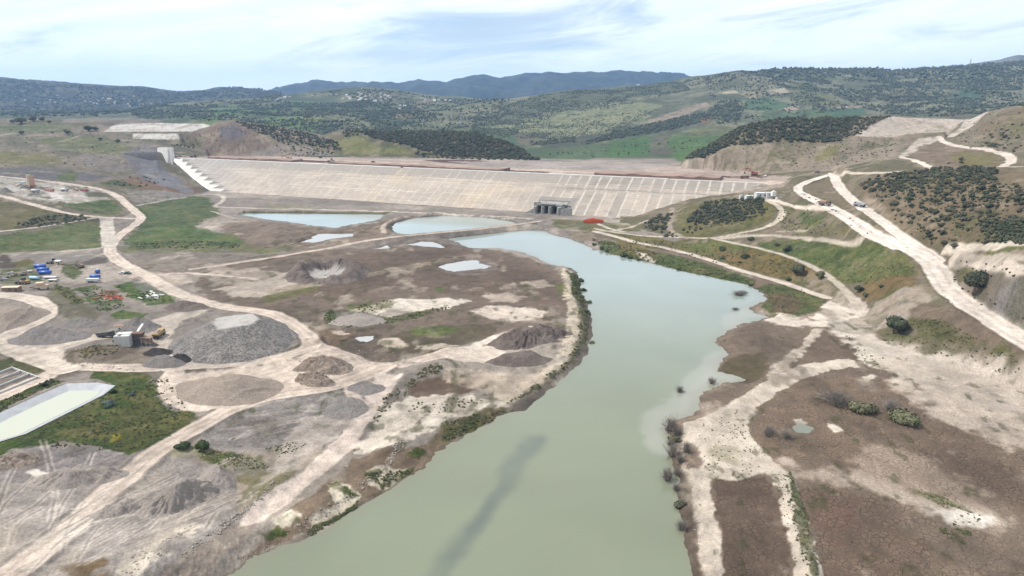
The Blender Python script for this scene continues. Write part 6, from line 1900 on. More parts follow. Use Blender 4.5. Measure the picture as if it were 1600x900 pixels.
pile('flat dark heap between the crusher and the grey heap', 248, 552, 8, 5, 2.6, 'black', -.1, .3, seed=18)
pile('tall folded bank of dark earth on the river side', 829, 532, 22, 12, 7.0, 'dark', .35, .4, seed=9, rough=.2, gull=.3, name='earth_bank', cat='earth heap')
pile('low dark flat heap in front of the tall folded earth bank', 812, 561, 17, 7, 3.0, 'dark', .22, .45, seed=10, rough=.1, name='earth_bank', cat='earth heap')
pile('ridged pale spoil heap with a steep shaded side near the lower left', 283, 780, 14, 7.5, 6.0, 'spoil', .95, .2, seed=11, rough=.16, gull=.25, name='spoil_heap', cat='spoil heap')
pile('curved pale spoil heap along the inside of the grassy bank', 340, 752, 10.5, 5.5, 4.5, 'spoil', -.9, .2, seed=12, rough=.15, name='spoil_heap', cat='spoil heap')
pile('small broken spoil heap in the middle of the lower left works', 196, 795, 8.5, 4.0, 2.6, 'spoil', .6, .2, seed=13, rough=.25, name='spoil_heap', cat='spoil heap')
pile('grey brown scarp of spoil at the far side of the tracked clearing', 122, 748, 14, 7, 3.8, 'spoil', .25, .3, seed=14, rough=.2, gull=.2, name='spoil_heap', cat='spoil heap')
pile('small grey heap in the fork of two pale tracks', 573, 608, 8, 6.5, 1.8, 'grey', .3, .2, seed=15, rough=.15)
pile('dark gravel heap against the road bend above the big stockpile', 290, 481, 12, 8, 4.0, 'dark', .1, .2, seed=16, rough=.15)
pile('small green grey gravel cone on the white yard of the batching plant', 10, 300, 7, 6, 5, 'grey', 0, .1, seed=17, rough=.06)
pile('low brown earth heap on the right of the road junction', 505, 574, 14, 9, 3.6, 'earth', .1, .4, seed=19, rough=.25, name='earth_bank', cat='earth heap')
pile('rough brown earth heap below the road junction', 492, 594, 10, 5, 3.2, 'earth', -.35, .3, seed=20, rough=.3, name='earth_bank', cat='earth heap')
pile('grey spoil heap beside the pale track below the junction', 540, 640, 9, 9, 1.3, 'grey', .2, .3, seed=21, rough=.25, name='spoil_heap', cat='spoil heap')
pile('dark brown heap at the lower left corner of the works', 14, 722, 9, 6, 2.6, 'earth', .5, .3, seed=22, rough=.2, name='earth_bank', cat='earth heap')
pile('low stony mound in the puddled hollow of the pale silt', 560, 500, 16, 10, 1.2, 'spoil', .1, .45, seed=23, rough=.15, name='spoil_heap', cat='spoil heap')
pile('dark grey wedge of gravel above the left yard slope', 128, 508, 13, 7, 4.2, 'grey', -.2, .2, seed=24, rough=.15)
# ------------------------------------------------------------------ plants
def foliage_mat(name, c1, c2, c3):
    nt = NT(name); co = coords(nt)
    oi = nt.n('ShaderNodeObjectInfo')
    geo = nt.n('ShaderNodeNewGeometry')
    n1 = nt.noise(geo.outputs['Position'], .5, 4, .65); n2 = nt.noise(geo.outputs['Position'], .045, 3, .6)
    c = nt.mix(nt.mapr(n1.outputs[0], .35, .65, 0, 1), c1, c2)
    c = nt.mix(nt.math('MULTIPLY', nt.mapr(n2.outputs[0], .42, .62, 0, 1), .6), c, c3)
    c = nt.scaled(c, nt.mapr(oi.outputs['Random'], 0, 1, .78, 1.25))
    nt.l(c, nt.b.inputs['Base Color']); nt.b.inputs['Roughness'].default_value = .8; nt.b.inputs['Specular IOR Level'].default_value = .2
    return nt.m


FM = {
    'dark': foliage_mat('dark_leaves', (.036, .044, .024), (.080, .086, .050), (.105, .096, .062)),
    'green': foliage_mat('green_leaves', (.028, .045, .014), (.065, .085, .030), (.05, .07, .028)),
    'olive': foliage_mat('olive_leaves', (.085, .086, .044), (.165, .16, .088), (.16, .145, .085)),
    'blue': foliage_mat('grey_blue_leaves', (.07, .095, .07), (.16, .19, .15), (.10, .13, .09)),
    'dead': foliage_mat('dry_twigs', (.15, .128, .108), (.26, .225, .19), (.19, .165, .14)),
    'far': foliage_mat('far_leaves', (.030, .042, .025), (.072, .084, .050), (.10, .104, .066)),
    'tuft': foliage_mat('bank_herbs', (.075, .092, .036), (.14, .15, .065), (.20, .17, .095)),
}
_phi = (1 + 5 ** .5) / 2
ICO_V = np.array([(-1, _phi, 0), (1, _phi, 0), (-1, -_phi, 0), (1, -_phi, 0), (0, -1, _phi), (0, 1, _phi), (0, -1, -_phi), (0, 1, -_phi), (_phi, 0, -1), (_phi, 0, 1), (-_phi, 0, -1), (-_phi, 0, 1)]) / math.hypot(1, _phi)
ICO_F = np.array([(0, 11, 5), (0, 5, 1), (0, 1, 7), (0, 7, 10), (0, 10, 11), (1, 5, 9), (5, 11, 4), (11, 10, 2), (10, 7, 6), (7, 1, 8), (3, 9, 4), (3, 4, 2), (3, 2, 6), (3, 6, 8), (3, 8, 9), (4, 9, 5), (2, 4, 11), (6, 2, 10), (8, 6, 7), (9, 8, 1)])


def crown_np(seed, lumps=9, leaves=70, flat=.75, leaf=.16, spread=.62, base=.12):
    """crown of about radius 1: lumps of leaf triangles over small dark cores; returns verts, faces"""
    r = np.random.default_rng(seed)
    V, F = [], []; o = 0
    for k in range(lumps):
        d = r.normal(size=3); d /= np.linalg.norm(d)
        rad = r.uniform(.25, .46)
        c = d * spread * r.uniform(.35, 1.0) ** .5
        c[2] = abs(c[2]) * flat + base + rad * .5 * flat
        if k == 0:
            c = np.array([0, 0, .45 * flat]); rad = .5
        n = int(leaves * 1.35)
        u = r.normal(size=(n, 3)); u /= np.linalg.norm(u, axis=1)[:, None]
        p = c + u * rad * r.uniform(.62, 1.22, (n, 1)) * np.array([1, 1, flat])
        p[:, 2] = np.maximum(p[:, 2], .02)
        t = r.normal(size=(n, 3)); t -= (t * u).sum(1)[:, None] * u * .65; t /= np.linalg.norm(t, axis=1)[:, None]
        b = np.cross(u, t); b /= np.maximum(np.linalg.norm(b, axis=1)[:, None], .1)
        s = leaf * r.uniform(.6, 1.4, (n, 1))
        tri = np.stack([p + t * s, p - t * s * .5 + b * s * .8, p - t * s * .5 - b * s * .8], 1).reshape(-1, 3)
        V.append(tri); F.append(np.arange(3 * n).reshape(-1, 3) + o); o += 3 * n
        core = c + ICO_V * rad * .62 * r.uniform(.75, 1.2, (12, 1)) * np.array([1, 1, flat]); core[:, 2] = np.maximum(core[:, 2], -.05)
        V.append(core); F.append(ICO_F + o); o += 12
    return np.concatenate(V), np.concatenate(F)


def twig_np(seed, n=70, h=1.0):
    """dry many-stemmed bush: thin tapering sticks fanning from the ground"""
    r = np.random.default_rng(seed); V, F = [], []; o = 0
    for k in range(n):
        a = r.uniform(0, 2 * math.pi); tilt = abs(r.normal(0, .55))
        d = np.array([math.cos(a) * math.sin(tilt), math.sin(a) * math.sin(tilt), math.cos(tilt)])
        p0 = np.array([math.cos(a), math.sin(a), 0]) * r.uniform(0, .3)
        L = h * r.uniform(.5, 1.1)
        pts = [p0, p0 + d * L * .5 + r.normal(size=3) * .05, p0 + d * L + r.normal(size=3) * .1]
        segs = [(pts[0], pts[1], .03, .02), (pts[1], pts[2], .02, .008)]
        for j in range(3):
            q = pts[1] + (pts[2] - pts[1]) * r.uniform(0, .8)
            segs.append((q, q + d * L * .3 + r.normal(size=3) * .16, .014, .006))
        for (A, B, ra, rb) in segs:
            ax = B - A; s1 = np.cross(ax, [.3, .5, .8]); s1 /= np.linalg.norm(s1) + 1e-9; s2 = np.cross(ax, s1); s2 /= np.linalg.norm(s2) + 1e-9
            ring = [s1, -.5 * s1 + .87 * s2, -.5 * s1 - .87 * s2]
            V.append(np.array([A + ra * q for q in ring] + [B + rb * q for q in ring]))
            F.append(np.array([(0, 1, 4), (0, 4, 3), (1, 2, 5), (1, 5, 4), (2, 0, 3), (2, 3, 5)]) + o); o += 6
    return np.concatenate(V), np.concatenate(F)


def tri_mesh(name, V, F, mat):
    o = mesh_np(name, V, F, mat, smooth=False)
    return o


def plant_at(name, label, cat, px, py, wpx, mat='dark', hk=.8, seed=1, lumps=12, leaves=160, leaf=.10, kind='crown', trunk=False, group=None, stretch=1.0, rz=0.0):
    """a single plant: (px, py) where it stands, wpx its width in photo pixels"""
    x, y, z = hit(px, py)
    R = wpx * math.hypot(y, CAM_H - z) / FPX / 2
    z = float(zat(x, y))
    if name == 'dead_bush' and z < 0:
        z = -.1
    if kind == 'twig':
        V, F = twig_np(seed, 90, 1.0)
        V = V * np.array([R * stretch, R, R * 1.5 * hk])
        o = tri_mesh(name, V, F, FM[mat]); o.location = (x, y, z); o.rotation_euler = (0, 0, rz)
        return tag(o, label, cat, group)
    V, F = crown_np(seed, lumps, leaves, hk, leaf)
    V = V * np.array([R * stretch, R, R])
    if trunk:
        t = thing(name, label, cat, (x, y, z), rz, group)
        V[:, 2] += R * .25
        tri_mesh('crown', V, F, FM[mat]).parent = t
        mb = MB()
        for k in range(3):
            a = k * 2.1 + seed
            mb.rod((0, 0, -.3), (math.cos(a) * R * .3, math.sin(a) * R * .3, R * .8), R * .09, R * .05, 6)
        mb.obj('trunk', M_['brown'], t)
        return t
    V[:, 2] -= .1 * R
    o = tri_mesh(name, V, F, FM[mat]); o.location = (x, y, z); o.rotation_euler = (0, 0, rz)
    return tag(o, label, cat, group)


PL = plant_at
PL('tree', 'big round dark green tree alone at the foot of the haul road slope', 'tree', 1400, 519, 39, 'dark', .85, 1, 16, 260, .085, trunk=True)
PL('tree', 'broad dense dark tree on the bank just right of the haul road', 'tree', 1528, 452, 44, 'dark', .8, 2, 18, 260, .085, trunk=True)
PL('shrub', 'full green shrub, rightmost of the three bushes on the cracked mud', 'shrub', 1417, 660, 52, 'olive', .62, 3, 16, 260, .075)
PL('shrub', 'thin grey green shrub, middle of the three bushes on the cracked mud', 'shrub', 1356, 644, 46, 'olive', .6, 4, 9, 110, .08)
PL('dead_bush', 'bare dark bush, leftmost of the three bushes on the cracked mud', 'bush', 1302, 627, 40, 'dead', .5, 5, kind='twig', stretch=1.3)
PL('dead_bush', 'bare twigs behind the full green shrub on the cracked mud', 'bush', 1392, 643, 34, 'dead', .7, 6, kind='twig')
PL('tree', 'dark green round tree standing alone by the lower left track', 'tree', 317, 705, 25, 'green', 1.05, 7, 14, 240, .09, trunk=True)
PL('shrub', 'low green shrub left of the lone tree by the lower left track', 'shrub', 285, 698, 26, 'green', .5, 8, 9, 120, .1)
PL('shrub', 'pale grey green spiky shrub on the grass beside the basin', 'shrub', 170, 634, 25, 'blue', .7, 9, 12, 180, .09)
PL('shrub', 'small dark shrub at the right corner of the basin', 'shrub', 176, 614, 14, 'green', .7, 10, 8, 90, .12)
PL('shrub', 'small dark shrub on the grass to the right of the basin corner', 'shrub', 207, 617, 13, 'blue', .7, 11, 8, 90, .12)
PL('shrub', 'dark shrub between the dirt road and the basin', 'shrub', 69, 603, 13, 'dark', .8, 12, 8, 90, .12)
PL('tree', 'small round tree in front of the shed behind the crusher', 'tree', 188, 525, 10, 'dark', 1.0, 13, 8, 90, .13, trunk=True)
PL('tree', 'small pale green tree, left one of the pair by the retaining wall', 'tree', 178, 535, 7, 'green', 1.0, 14, 7, 70, .14, trunk=True)
PL('tree', 'small dark green tree, right one of the pair by the retaining wall', 'tree', 186, 535, 7, 'dark', 1.1, 15, 7, 70, .14, trunk=True)
PL('tree', 'broad dark tree beside the forked track below the grass slope', 'tree', 1249, 429, 27, 'dark', .75, 16, 12, 150, .1, trunk=True)
PL('tree', 'grey green tree standing on the forked track itself', 'tree', 1282, 435, 19, 'olive', .9, 17, 11, 130, .1, trunk=True)
PL('shrub', 'bright green small shrub below the broad tree by the forked track', 'shrub', 1232, 438, 12, 'green', .8, 18, 8, 80, .12)
PL('tree', 'dark round tree on the dry bank under the grass slope', 'tree', 1342, 456, 17, 'dark', .85, 19, 11, 130, .1, trunk=True)
PL('shrub', 'small dark shrub right below the round tree on the dry bank', 'shrub', 1353, 463, 13, 'dark', .8, 20, 8, 90, .12)
PL('shrub', 'small dark shrub alone on the reddish bank', 'shrub', 1377, 449, 11, 'dark', .7, 21, 8, 80, .12)
PL('shrub', 'dark shrub, left one of the pair on the grass above the track', 'shrub', 1214, 384, 12, 'dark', .85, 22, 8, 90, .12)
PL('shrub', 'dark shrub, larger right one of the pair on the grass above the track', 'shrub', 1231, 391, 17, 'dark', .85, 23, 10, 110, .11)
PL('shrub', 'round dark shrub, upper one of two on the orange grass slope', 'shrub', 1128, 391, 17, 'dark', .7, 24, 9, 100, .11)
PL('shrub', 'round dark shrub, lower one of two on the orange grass slope', 'shrub', 1129, 405, 11, 'dark', .8, 25, 8, 80, .12)
PL('shrub', 'long dark shrub lying along the orange grass slope', 'shrub', 1164, 402, 15, 'green', .6, 26, 9, 90, .12, stretch=1.5, rz=.6)
PL('shrub', 'small dark shrub below the long one on the orange grass slope', 'shrub', 1156, 411, 9, 'green', .6, 27, 7, 70, .13)
PL('shrub', 'dark shrub on the verge between two tracks near the junction', 'shrub', 1173, 375, 15, 'dark', .6, 28, 9, 90, .12)
# bushes drowned along the right bank
for k, (px, py, w, mt, kd, lb) in enumerate([
    (1048, 672, 26, 'dead', 'twig', 'large grey leafless bush at the water edge below the mud point'),
    (1054, 690, 18, 'olive', 'crown', 'dull green bush at the water edge under the grey leafless one'),
    (1050, 712, 24, 'dead', 'twig', 'brown leafless bush hanging over the water by the pale bank'),
    (1063, 722, 16, 'dead', 'twig', 'brown leafless bush on the pale bank behind the overhanging one'),
    (1043, 752, 25, 'dead', 'twig', 'dark spiky bush standing wholly in the water'),
    (1056, 766, 14, 'dead', 'twig', 'small pale twigs in the shallows under the dark spiky bush'),
    (1063, 792, 18, 'dark', 'crown', 'dark compact bush in the water against the pale bank'),
    (1065, 828, 20, 'dead', 'twig', 'pale grey twigs fading in the water, lowest along the bank'),
    (1112, 600, 14, 'dead', 'twig', 'small dry bush on the tip of the brown mud point'),
    (1062, 617, 13, 'dead', 'twig', 'drowned twigs alone in the pale shoal'),
    (1154, 470, 20, 'dead', 'twig', 'largest of three dark drowned bushes in the bay on the right'),
    (1149, 488, 11, 'dead', 'twig', 'middle one of three dark drowned bushes in the bay'),
    (1146, 503, 12, 'dark', 'crown', 'lowest of three dark drowned bushes in the bay'),
    (1058, 680, 18, 'dead', 'twig', 'dense brown twigs on the bank between the two large water edge bushes'),
    (1072, 706, 20, 'dead', 'twig', 'wide brown leafless bush on the pale bank by the brown hollow'),
    (1048, 698, 14, 'dead', 'twig', 'small grey twigs in the water between the larger leafless bushes'),
    (1058, 742, 14, 'dead', 'twig', 'brown twigs on the bank beside the dark spiky bush'),
    (1160, 466, 12, 'dead', 'twig', 'dark twigs joined to the right of the largest drowned bush'),
    (1310, 634, 30, 'dead', 'twig', 'low brown twigs linking the bare bush and the thin grey green shrub'),
    (1336, 640, 24, 'olive', 'crown', 'low dull shrub just left of the thin grey green shrub'),
    (1200, 681, 20, 'dead', 'twig', 'small flat bush at the left side of the round dark mudflat'),
    (1228, 684, 18, 'dead', 'twig', 'small flat bush below the little puddle on the mudflat'),
    (925, 537, 9, 'olive', 'crown', 'tiny bush poking out of the river off the left bank')]):
    bay = 'bay' in lb or 'drowned bush' in lb
    PL('dead_bush' if kd == 'twig' else 'shrub', lb, 'bush', px, py, w * (1 if bay else 1.25), mt, .45 if bay else .75, 40 + k, 9, 90, .12, kind=kd, stretch=1.5 if bay else 1.0)
# trees of the left plateau
for k, (px, py, w, lb) in enumerate([
    (139, 205, 20, 'large dark tree left of the pale spillway pad'), (150, 204, 15, 'dark tree touching the large one left of the pale pad'),
    (105, 209, 15, 'low dark tree on the plateau beside the red bank'), (157, 219, 10, 'small round dark tree on the grassy shoulder'),
    (33, 193, 22, 'broad dark tree at the far left skyline of the plateau'), (52, 190, 18, 'dark tree next to the broad one at the far left'),
    (20, 192, 12, 'small dark tree at the left end of the plateau row'), (66, 189, 14, 'dark tree at the right end of the plateau row'),
    (151, 182, 7, 'tiny upright tree on the plateau skyline'), (213, 181, 8, 'tiny round tree on the skyline behind the pale pad'),
    (33, 210, 14, 'flat dark shrub by the far left track'), (184, 223, 12, 'flat dark shrub on the green shoulder below the pad'),
    (145, 231, 6, 'tiny dark shrub low on the green shoulder'), (82, 208, 6, 'tiny dark shrub on the pale track'), (77, 192, 9, 'reddish shrub beside the plateau row')]):
    PL('tree', lb, 'tree', px, py, w * .8, 'dark', .65, 60 + k, 8, 70, .15, trunk=True)
# river bank shrubs
for k, (px, py, w, lb) in enumerate([
    (928, 383, 9, 'dark shrub on the bank corner where the river bends'), (940, 390, 10, 'dark shrub second from the river bend on the right bank'),
    (949, 392, 8, 'small shrub third from the river bend on the right bank'), (975, 400, 15, 'largest dark shrub at the water edge of the grassy bank'),
    (985, 404, 11, 'dark shrub right of the largest one at the water edge'), (998, 407, 8, 'small shrub beside the pale landing strip'),
    (928, 376, 5, 'small shrub above the bank corner'), (1060, 422, 8, 'small shrub where the grassy bank meets the pale strip'),
    (1105, 430, 8, 'small shrub low on the long grassy bank'), (1172, 446, 9, 'shrub at the far end of the long grassy bank'),
    (920, 474, 12, 'grey shrub at the tip of the green left bank'), (916, 488, 10, 'grey shrub under the tip of the green left bank'),
    (895, 418, 8, 'small shrub on the upper corner of the left bank'), (908, 440, 12, 'dense green shrub high on the green left bank'),
    (911, 455, 12, 'dense green shrub in the middle of the green left bank'), (880, 577, 8, 'yellow green shrub low on the left river bank')]):
    PL('shrub', lb, 'shrub', px, py, w, 'green' if k % 3 else 'dark', .8, 80 + k, 8, 80, .13)

# ---- scrub on the hills: the 300 that show largest as things, all the rest one mass
protos = []
for k in range(7):
    V, F = crown_np(200 + k, 8, 48, random.uniform(.65, .95), .16)
    protos.append((V, F))
protoM = []
for k, (V, F) in enumerate(protos):
    me = mesh_np('shrub', V, F, FM['dark'], smooth=False)
    protoM.append(me.data); bpy.data.objects.remove(me)


def scatter(pts, n, minlum=0.0, clump=0.5, seed=0, cscale=25.0, ymax=None):
    """points spread over a traced patch of land, denser where a noise is high"""
    P = hits(pts); r = np.random.default_rng(900 + seed)
    if ymax:
        k = np.minimum(1, ymax / P[:, 1]); P = P * k[:, None]
    lo, hi = P.min(0), P.max(0)
    a0, a1 = (P[:, 0] / P[:, 1]).min(), (P[:, 0] / P[:, 1]).max()
    out_ = np.zeros((0, 2))
    for _ in range(14):
        m = n * 6
        y = r.uniform(lo[1], hi[1], m); x = r.uniform(lo[0], hi[0], m)
        d = fbm(x, y, cscale, 3, 950 + seed)
        ok = (sd_poly(x, y, P) < 0) & (r.uniform(-1, 1, m) * (1 - clump) + d * clump * 1.5 > -.25 + minlum)
        out_ = np.concatenate([out_, np.stack([x[ok], y[ok]], -1)])
        if len(out_) >= n:
            break
    return out_[:n]


def thin(P, dmin):
    """drop points nearer than dmin(y) to an accepted one"""
    cell = {}; keep = []
    for i, (x, y) in enumerate(P):
        d = dmin
        cx, cy = int(x // d), int(y // d)
        if any((x - q[0]) ** 2 + (y - q[1]) ** 2 < d * d for ax in (-1, 0, 1) for ay in (-1, 0, 1) for q in cell.get((cx + ax, cy + ay), ())):
            continue
        cell.setdefault((cx, cy), []).append((x, y)); keep.append(i)
    return P[keep]


SCRUB = [   # polygon, count, size range (radius m), min spacing, label, group
    ([(1342, 288), (1375, 275), (1450, 266), (1556, 263), (1556, 283), (1500, 290), (1440, 290), (1400, 300), (1350, 302)], 170, (1.8, 3.6), 2.8, .2, 'dark rounded shrub in the dense top belt of the scrubby hill on the right', 'dense shrubs along the top of the right hill'),
    ([(1375, 310), (1440, 290), (1500, 290), (1560, 285), (1600, 290), (1680, 300), (1680, 388), (1540, 383), (1480, 387), (1432, 372), (1400, 345)], 190, (1.5, 3.2), 4.0, .55, 'dark rounded shrub scattered over the bare middle of the scrubby hill on the right', 'scattered shrubs on the right hillside'),
    ([(1535, 345), (1600, 345), (1600, 380), (1545, 378)], 40, (1.6, 3.0), 3.0, .3, 'dark rounded shrub in the low corner of the scrubby hill above the side track', 'shrubs low on the right hillside'),
    ([(1075, 345), (1098, 322), (1120, 314), (1160, 309), (1196, 313), (1195, 335), (1160, 345), (1110, 352), (1085, 352)], 110, (2.0, 3.8), 3.2, .1, 'dark green shrub in the thicket on the knoll in front of the dam', 'shrubs on the knoll before the dam'),
    ([(1005, 350), (1030, 338), (1050, 333), (1045, 352), (1036, 362), (1010, 358)], 22, (1.8, 3.2), 3.2, .1, 'dark shrub in the small thicket left of the knoll before the dam', 'shrubs left of the knoll'),
    ([(1026, 362), (1055, 364), (1058, 372), (1030, 370)], 9, (1.5, 2.6), 3.0, .0, 'low dark shrub in the row under the small thicket by the track', 'shrub row by the track'),
    ([(1065, 355), (1100, 352), (1100, 366), (1068, 365)], 9, (1.5, 2.6), 3.5, .2, 'dark shrub at the foot of the knoll above the track', 'shrubs at the foot of the knoll'),
    ([(1560, 195), (1600, 190), (1600, 235), (1530, 225), (1545, 215)], 22, (1.5, 3.2), 5, .4, 'dark shrub on the brown slope right of the spillway cut', 'shrubs by the spillway cut'),
    ([(1545, 168), (1600, 168), (1600, 195), (1555, 195)], 16, (1.5, 3.0), 5, .3, 'dark shrub near the top of the brown hill right of the spillway cut', 'shrubs on the brown hilltop'),
    ([(1480, 248), (1510, 246), (1505, 256), (1480, 256)], 8, (1.2, 2.2), 3, .2, 'small dark shrub inside the loop of the access road', 'shrubs inside the road loop'),
    ([(1590, 230), (1540, 222), (1535, 228), (1600, 240)], 10, (1.5, 2.8), 4, .2, 'dark shrub in the row along the access road', 'shrub row along the access road'),
]
cands = []
for k, (poly, n, (r0, r1), sp, cl, lb, gp) in enumerate(SCRUB):
    P = thin(scatter(poly, n * 3, 0, cl, k), sp)[:n]
    for (x, y) in P:
        R = random.uniform(r0, r1) * random.choice((.8, 1, 1, 1.15))
        cands.append((R / math.hypot(y, 90), x, y, R, lb, gp))
RESTP = []
DENSE = [   # belts too thick to count: polygon, count, radius, spacing
    ([(1073, 248), (1100, 233), (1130, 213), (1165, 198), (1200, 190), (1300, 186), (1345, 184), (1330, 200), (1310, 222), (1280, 222), (1200, 222), (1150, 228), (1100, 249)], 900, (2.4, 4.8), 3.4, .08, 1110),
    ([(1300, 188), (1390, 182), (1345, 210), (1320, 216)], 130, (1.8, 3.4), 4, .4, 1130),
    ([(556, 205), (600, 205), (660, 206), (710, 207), (750, 210), (790, 221), (820, 236), (843, 250), (760, 247), (690, 243), (640, 228), (585, 216)], 1500, (2.4, 5.0), 3.4, .1, 1345),
    ([(366, 190), (400, 195), (440, 200), (480, 208), (520, 218), (535, 236), (505, 232), (480, 226), (440, 224), (425, 215), (390, 202)], 330, (2.0, 3.8), 4, .3, 1380),
    ([(535, 205), (560, 203), (560, 212), (540, 214)], 30, (2, 4), 4, .2, 1360),
    ([(640, 235), (780, 246), (840, 250), (760, 250), (660, 246)], 60, (2.0, 4.0), 6, .2, 1200),
    ([(430, 228), (480, 226), (530, 240), (480, 243), (440, 236)], 40, (1.6, 3.0), 6, .3, 1300),
    ([(265, 228), (300, 214), (320, 205), (300, 232)], 30, (1.4, 2.4), 5, .3, 1330),
    ([(20, 352), (70, 338), (130, 337), (135, 344), (60, 355)], 60, (1.2, 2.2), 3, .4, 900),
    ([(165, 288), (210, 275), (255, 278), (260, 284), (225, 293)], 24, (1.4, 2.6), 4, .3, 1100),
    ([(1100, 250), (1200, 226), (1330, 216), (1400, 222), (1390, 245), (1300, 262), (1180, 266), (1100, 260)], 150, (.7, 1.6), 5, .5, 1000),
    ([(0, 196), (160, 190), (250, 215), (245, 250), (100, 265), (0, 262)], 110, (.7, 1.7), 7, .6, 1450),
    ([(1250, 300), (1330, 340), (1360, 368), (1240, 360), (1215, 330)], 60, (.5, 1.2), 3, .6, 800),
    ([(1490, 405), (1600, 420), (1600, 500), (1520, 470), (1490, 440)], 60, (.4, 1.1), 3, .6, 500),
    ([(1500, 180), (1600, 170), (1600, 235), (1500, 230)], 70, (.7, 1.6), 5, .5, 1050),
    ([(930, 365), (1110, 378), (1250, 408), (1290, 430), (1160, 420), (1000, 386)], 90, (.5, 1.1), 3, .6, 800),
    ([(1360, 300), (1440, 280), (1500, 275), (1600, 285), (1680, 300), (1680, 388), (1540, 383), (1480, 387), (1432, 372), (1385, 338)], 700, (.5, 1.5), 1.6, .5, 800),
    ([(1075, 345), (1100, 318), (1190, 310), (1205, 335), (1160, 352), (1085, 358)], 160, (.6, 1.8), 2, .3, 800),
    ([(1005, 352), (1050, 333), (1040, 362)], 30, (.6, 1.6), 2, .3, 800),
    ([(1072, 345), (1098, 321), (1122, 313), (1160, 309), (1194, 313), (1192, 333), (1160, 344), (1110, 351), (1083, 351)], 170, (1.6, 2.9), 2.2, .1, 800),
    ([(1006, 350), (1030, 337), (1052, 331), (1046, 352), (1034, 360), (1012, 357)], 40, (1.5, 2.6), 2.2, .1, 800),
    ([(1390, 272), (1450, 267), (1550, 264), (1550, 280), (1440, 288), (1380, 290)], 130, (1.4, 2.6), 2.4, .2, 800),
    ([(1530, 345), (1600, 340), (1600, 382), (1540, 380)], 70, (1.2, 2.4), 2.4, .2, 800),
    ([(300, 215), (360, 192), (440, 228), (440, 242), (330, 243)], 50, (.8, 1.6), 6, .5, 1335),
]
for k, (poly, n, (r0, r1), sp, cl, ym) in enumerate(DENSE):
    P = thin(scatter(poly, n * 3, 0, cl, 40 + k, 40, ym), sp)[:n]
    for (x, y) in P:
        RESTP.append((x, y, random.uniform(r0, r1)))
cands.sort(reverse=True)
for i, (_a, x, y, R, lb, gp) in enumerate(cands):
    if i >= 300 - 75:
        RESTP.append((x, y, R)); continue
    o = bpy.data.objects.new('shrub', random.choice(protoM)); C.objects.link(o)
    o.location = (x, y, float(zat(x, y)) - .12 * R); o.rotation_euler = (0, 0, random.uniform(0, 6.28)); o.scale = (R, R * random.uniform(.85, 1.15), R * random.uniform(.8, 1.2))
    tag(o, lb, 'shrub', gp)


def mass(name, pts, protoset, mat, kind='stuff', sink=.12, squash=(.8, 1.25)):
    """one mesh out of very many small copies"""
    r = np.random.default_rng(5)
    x, y, R = [np.array(v) for v in zip(*pts)]
    z = zat(x, y)
    which = r.integers(0, len(protoset), len(x)); rot = r.uniform(0, 6.28, len(x)); sq = r.uniform(*squash, len(x))
    Vs, Fs, o = [], [], 0
    for k, (V, F) in enumerate(protoset):
        m = np.nonzero(which == k)[0]
        if len(m) == 0:
            continue
        c, s = np.cos(rot[m])[:, None], np.sin(rot[m])[:, None]
        X = (V[:, 0] * c - V[:, 1] * s) * R[m][:, None] + x[m][:, None]
        Y = (V[:, 0] * s + V[:, 1] * c) * R[m][:, None] + y[m][:, None]
        Z = V[:, 2][None, :] * (R[m] * sq[m])[:, None] + (z[m] - sink * R[m])[:, None]
        Vs.append(np.stack([X, Y, Z], -1).reshape(-1, 3))
        Fs.append((F[None] + (np.arange(len(m)) * len(V))[:, None, None] + o).reshape(-1, 3)); o += len(m) * len(V)
    return mesh_np(name, np.concatenate(Vs), np.concatenate(Fs), mat, smooth=False, kind=kind)


midset = [crown_np(300 + k, 5, 16, .85, .24) for k in range(6)]
mass('scrub', RESTP, midset, FM['dark'])

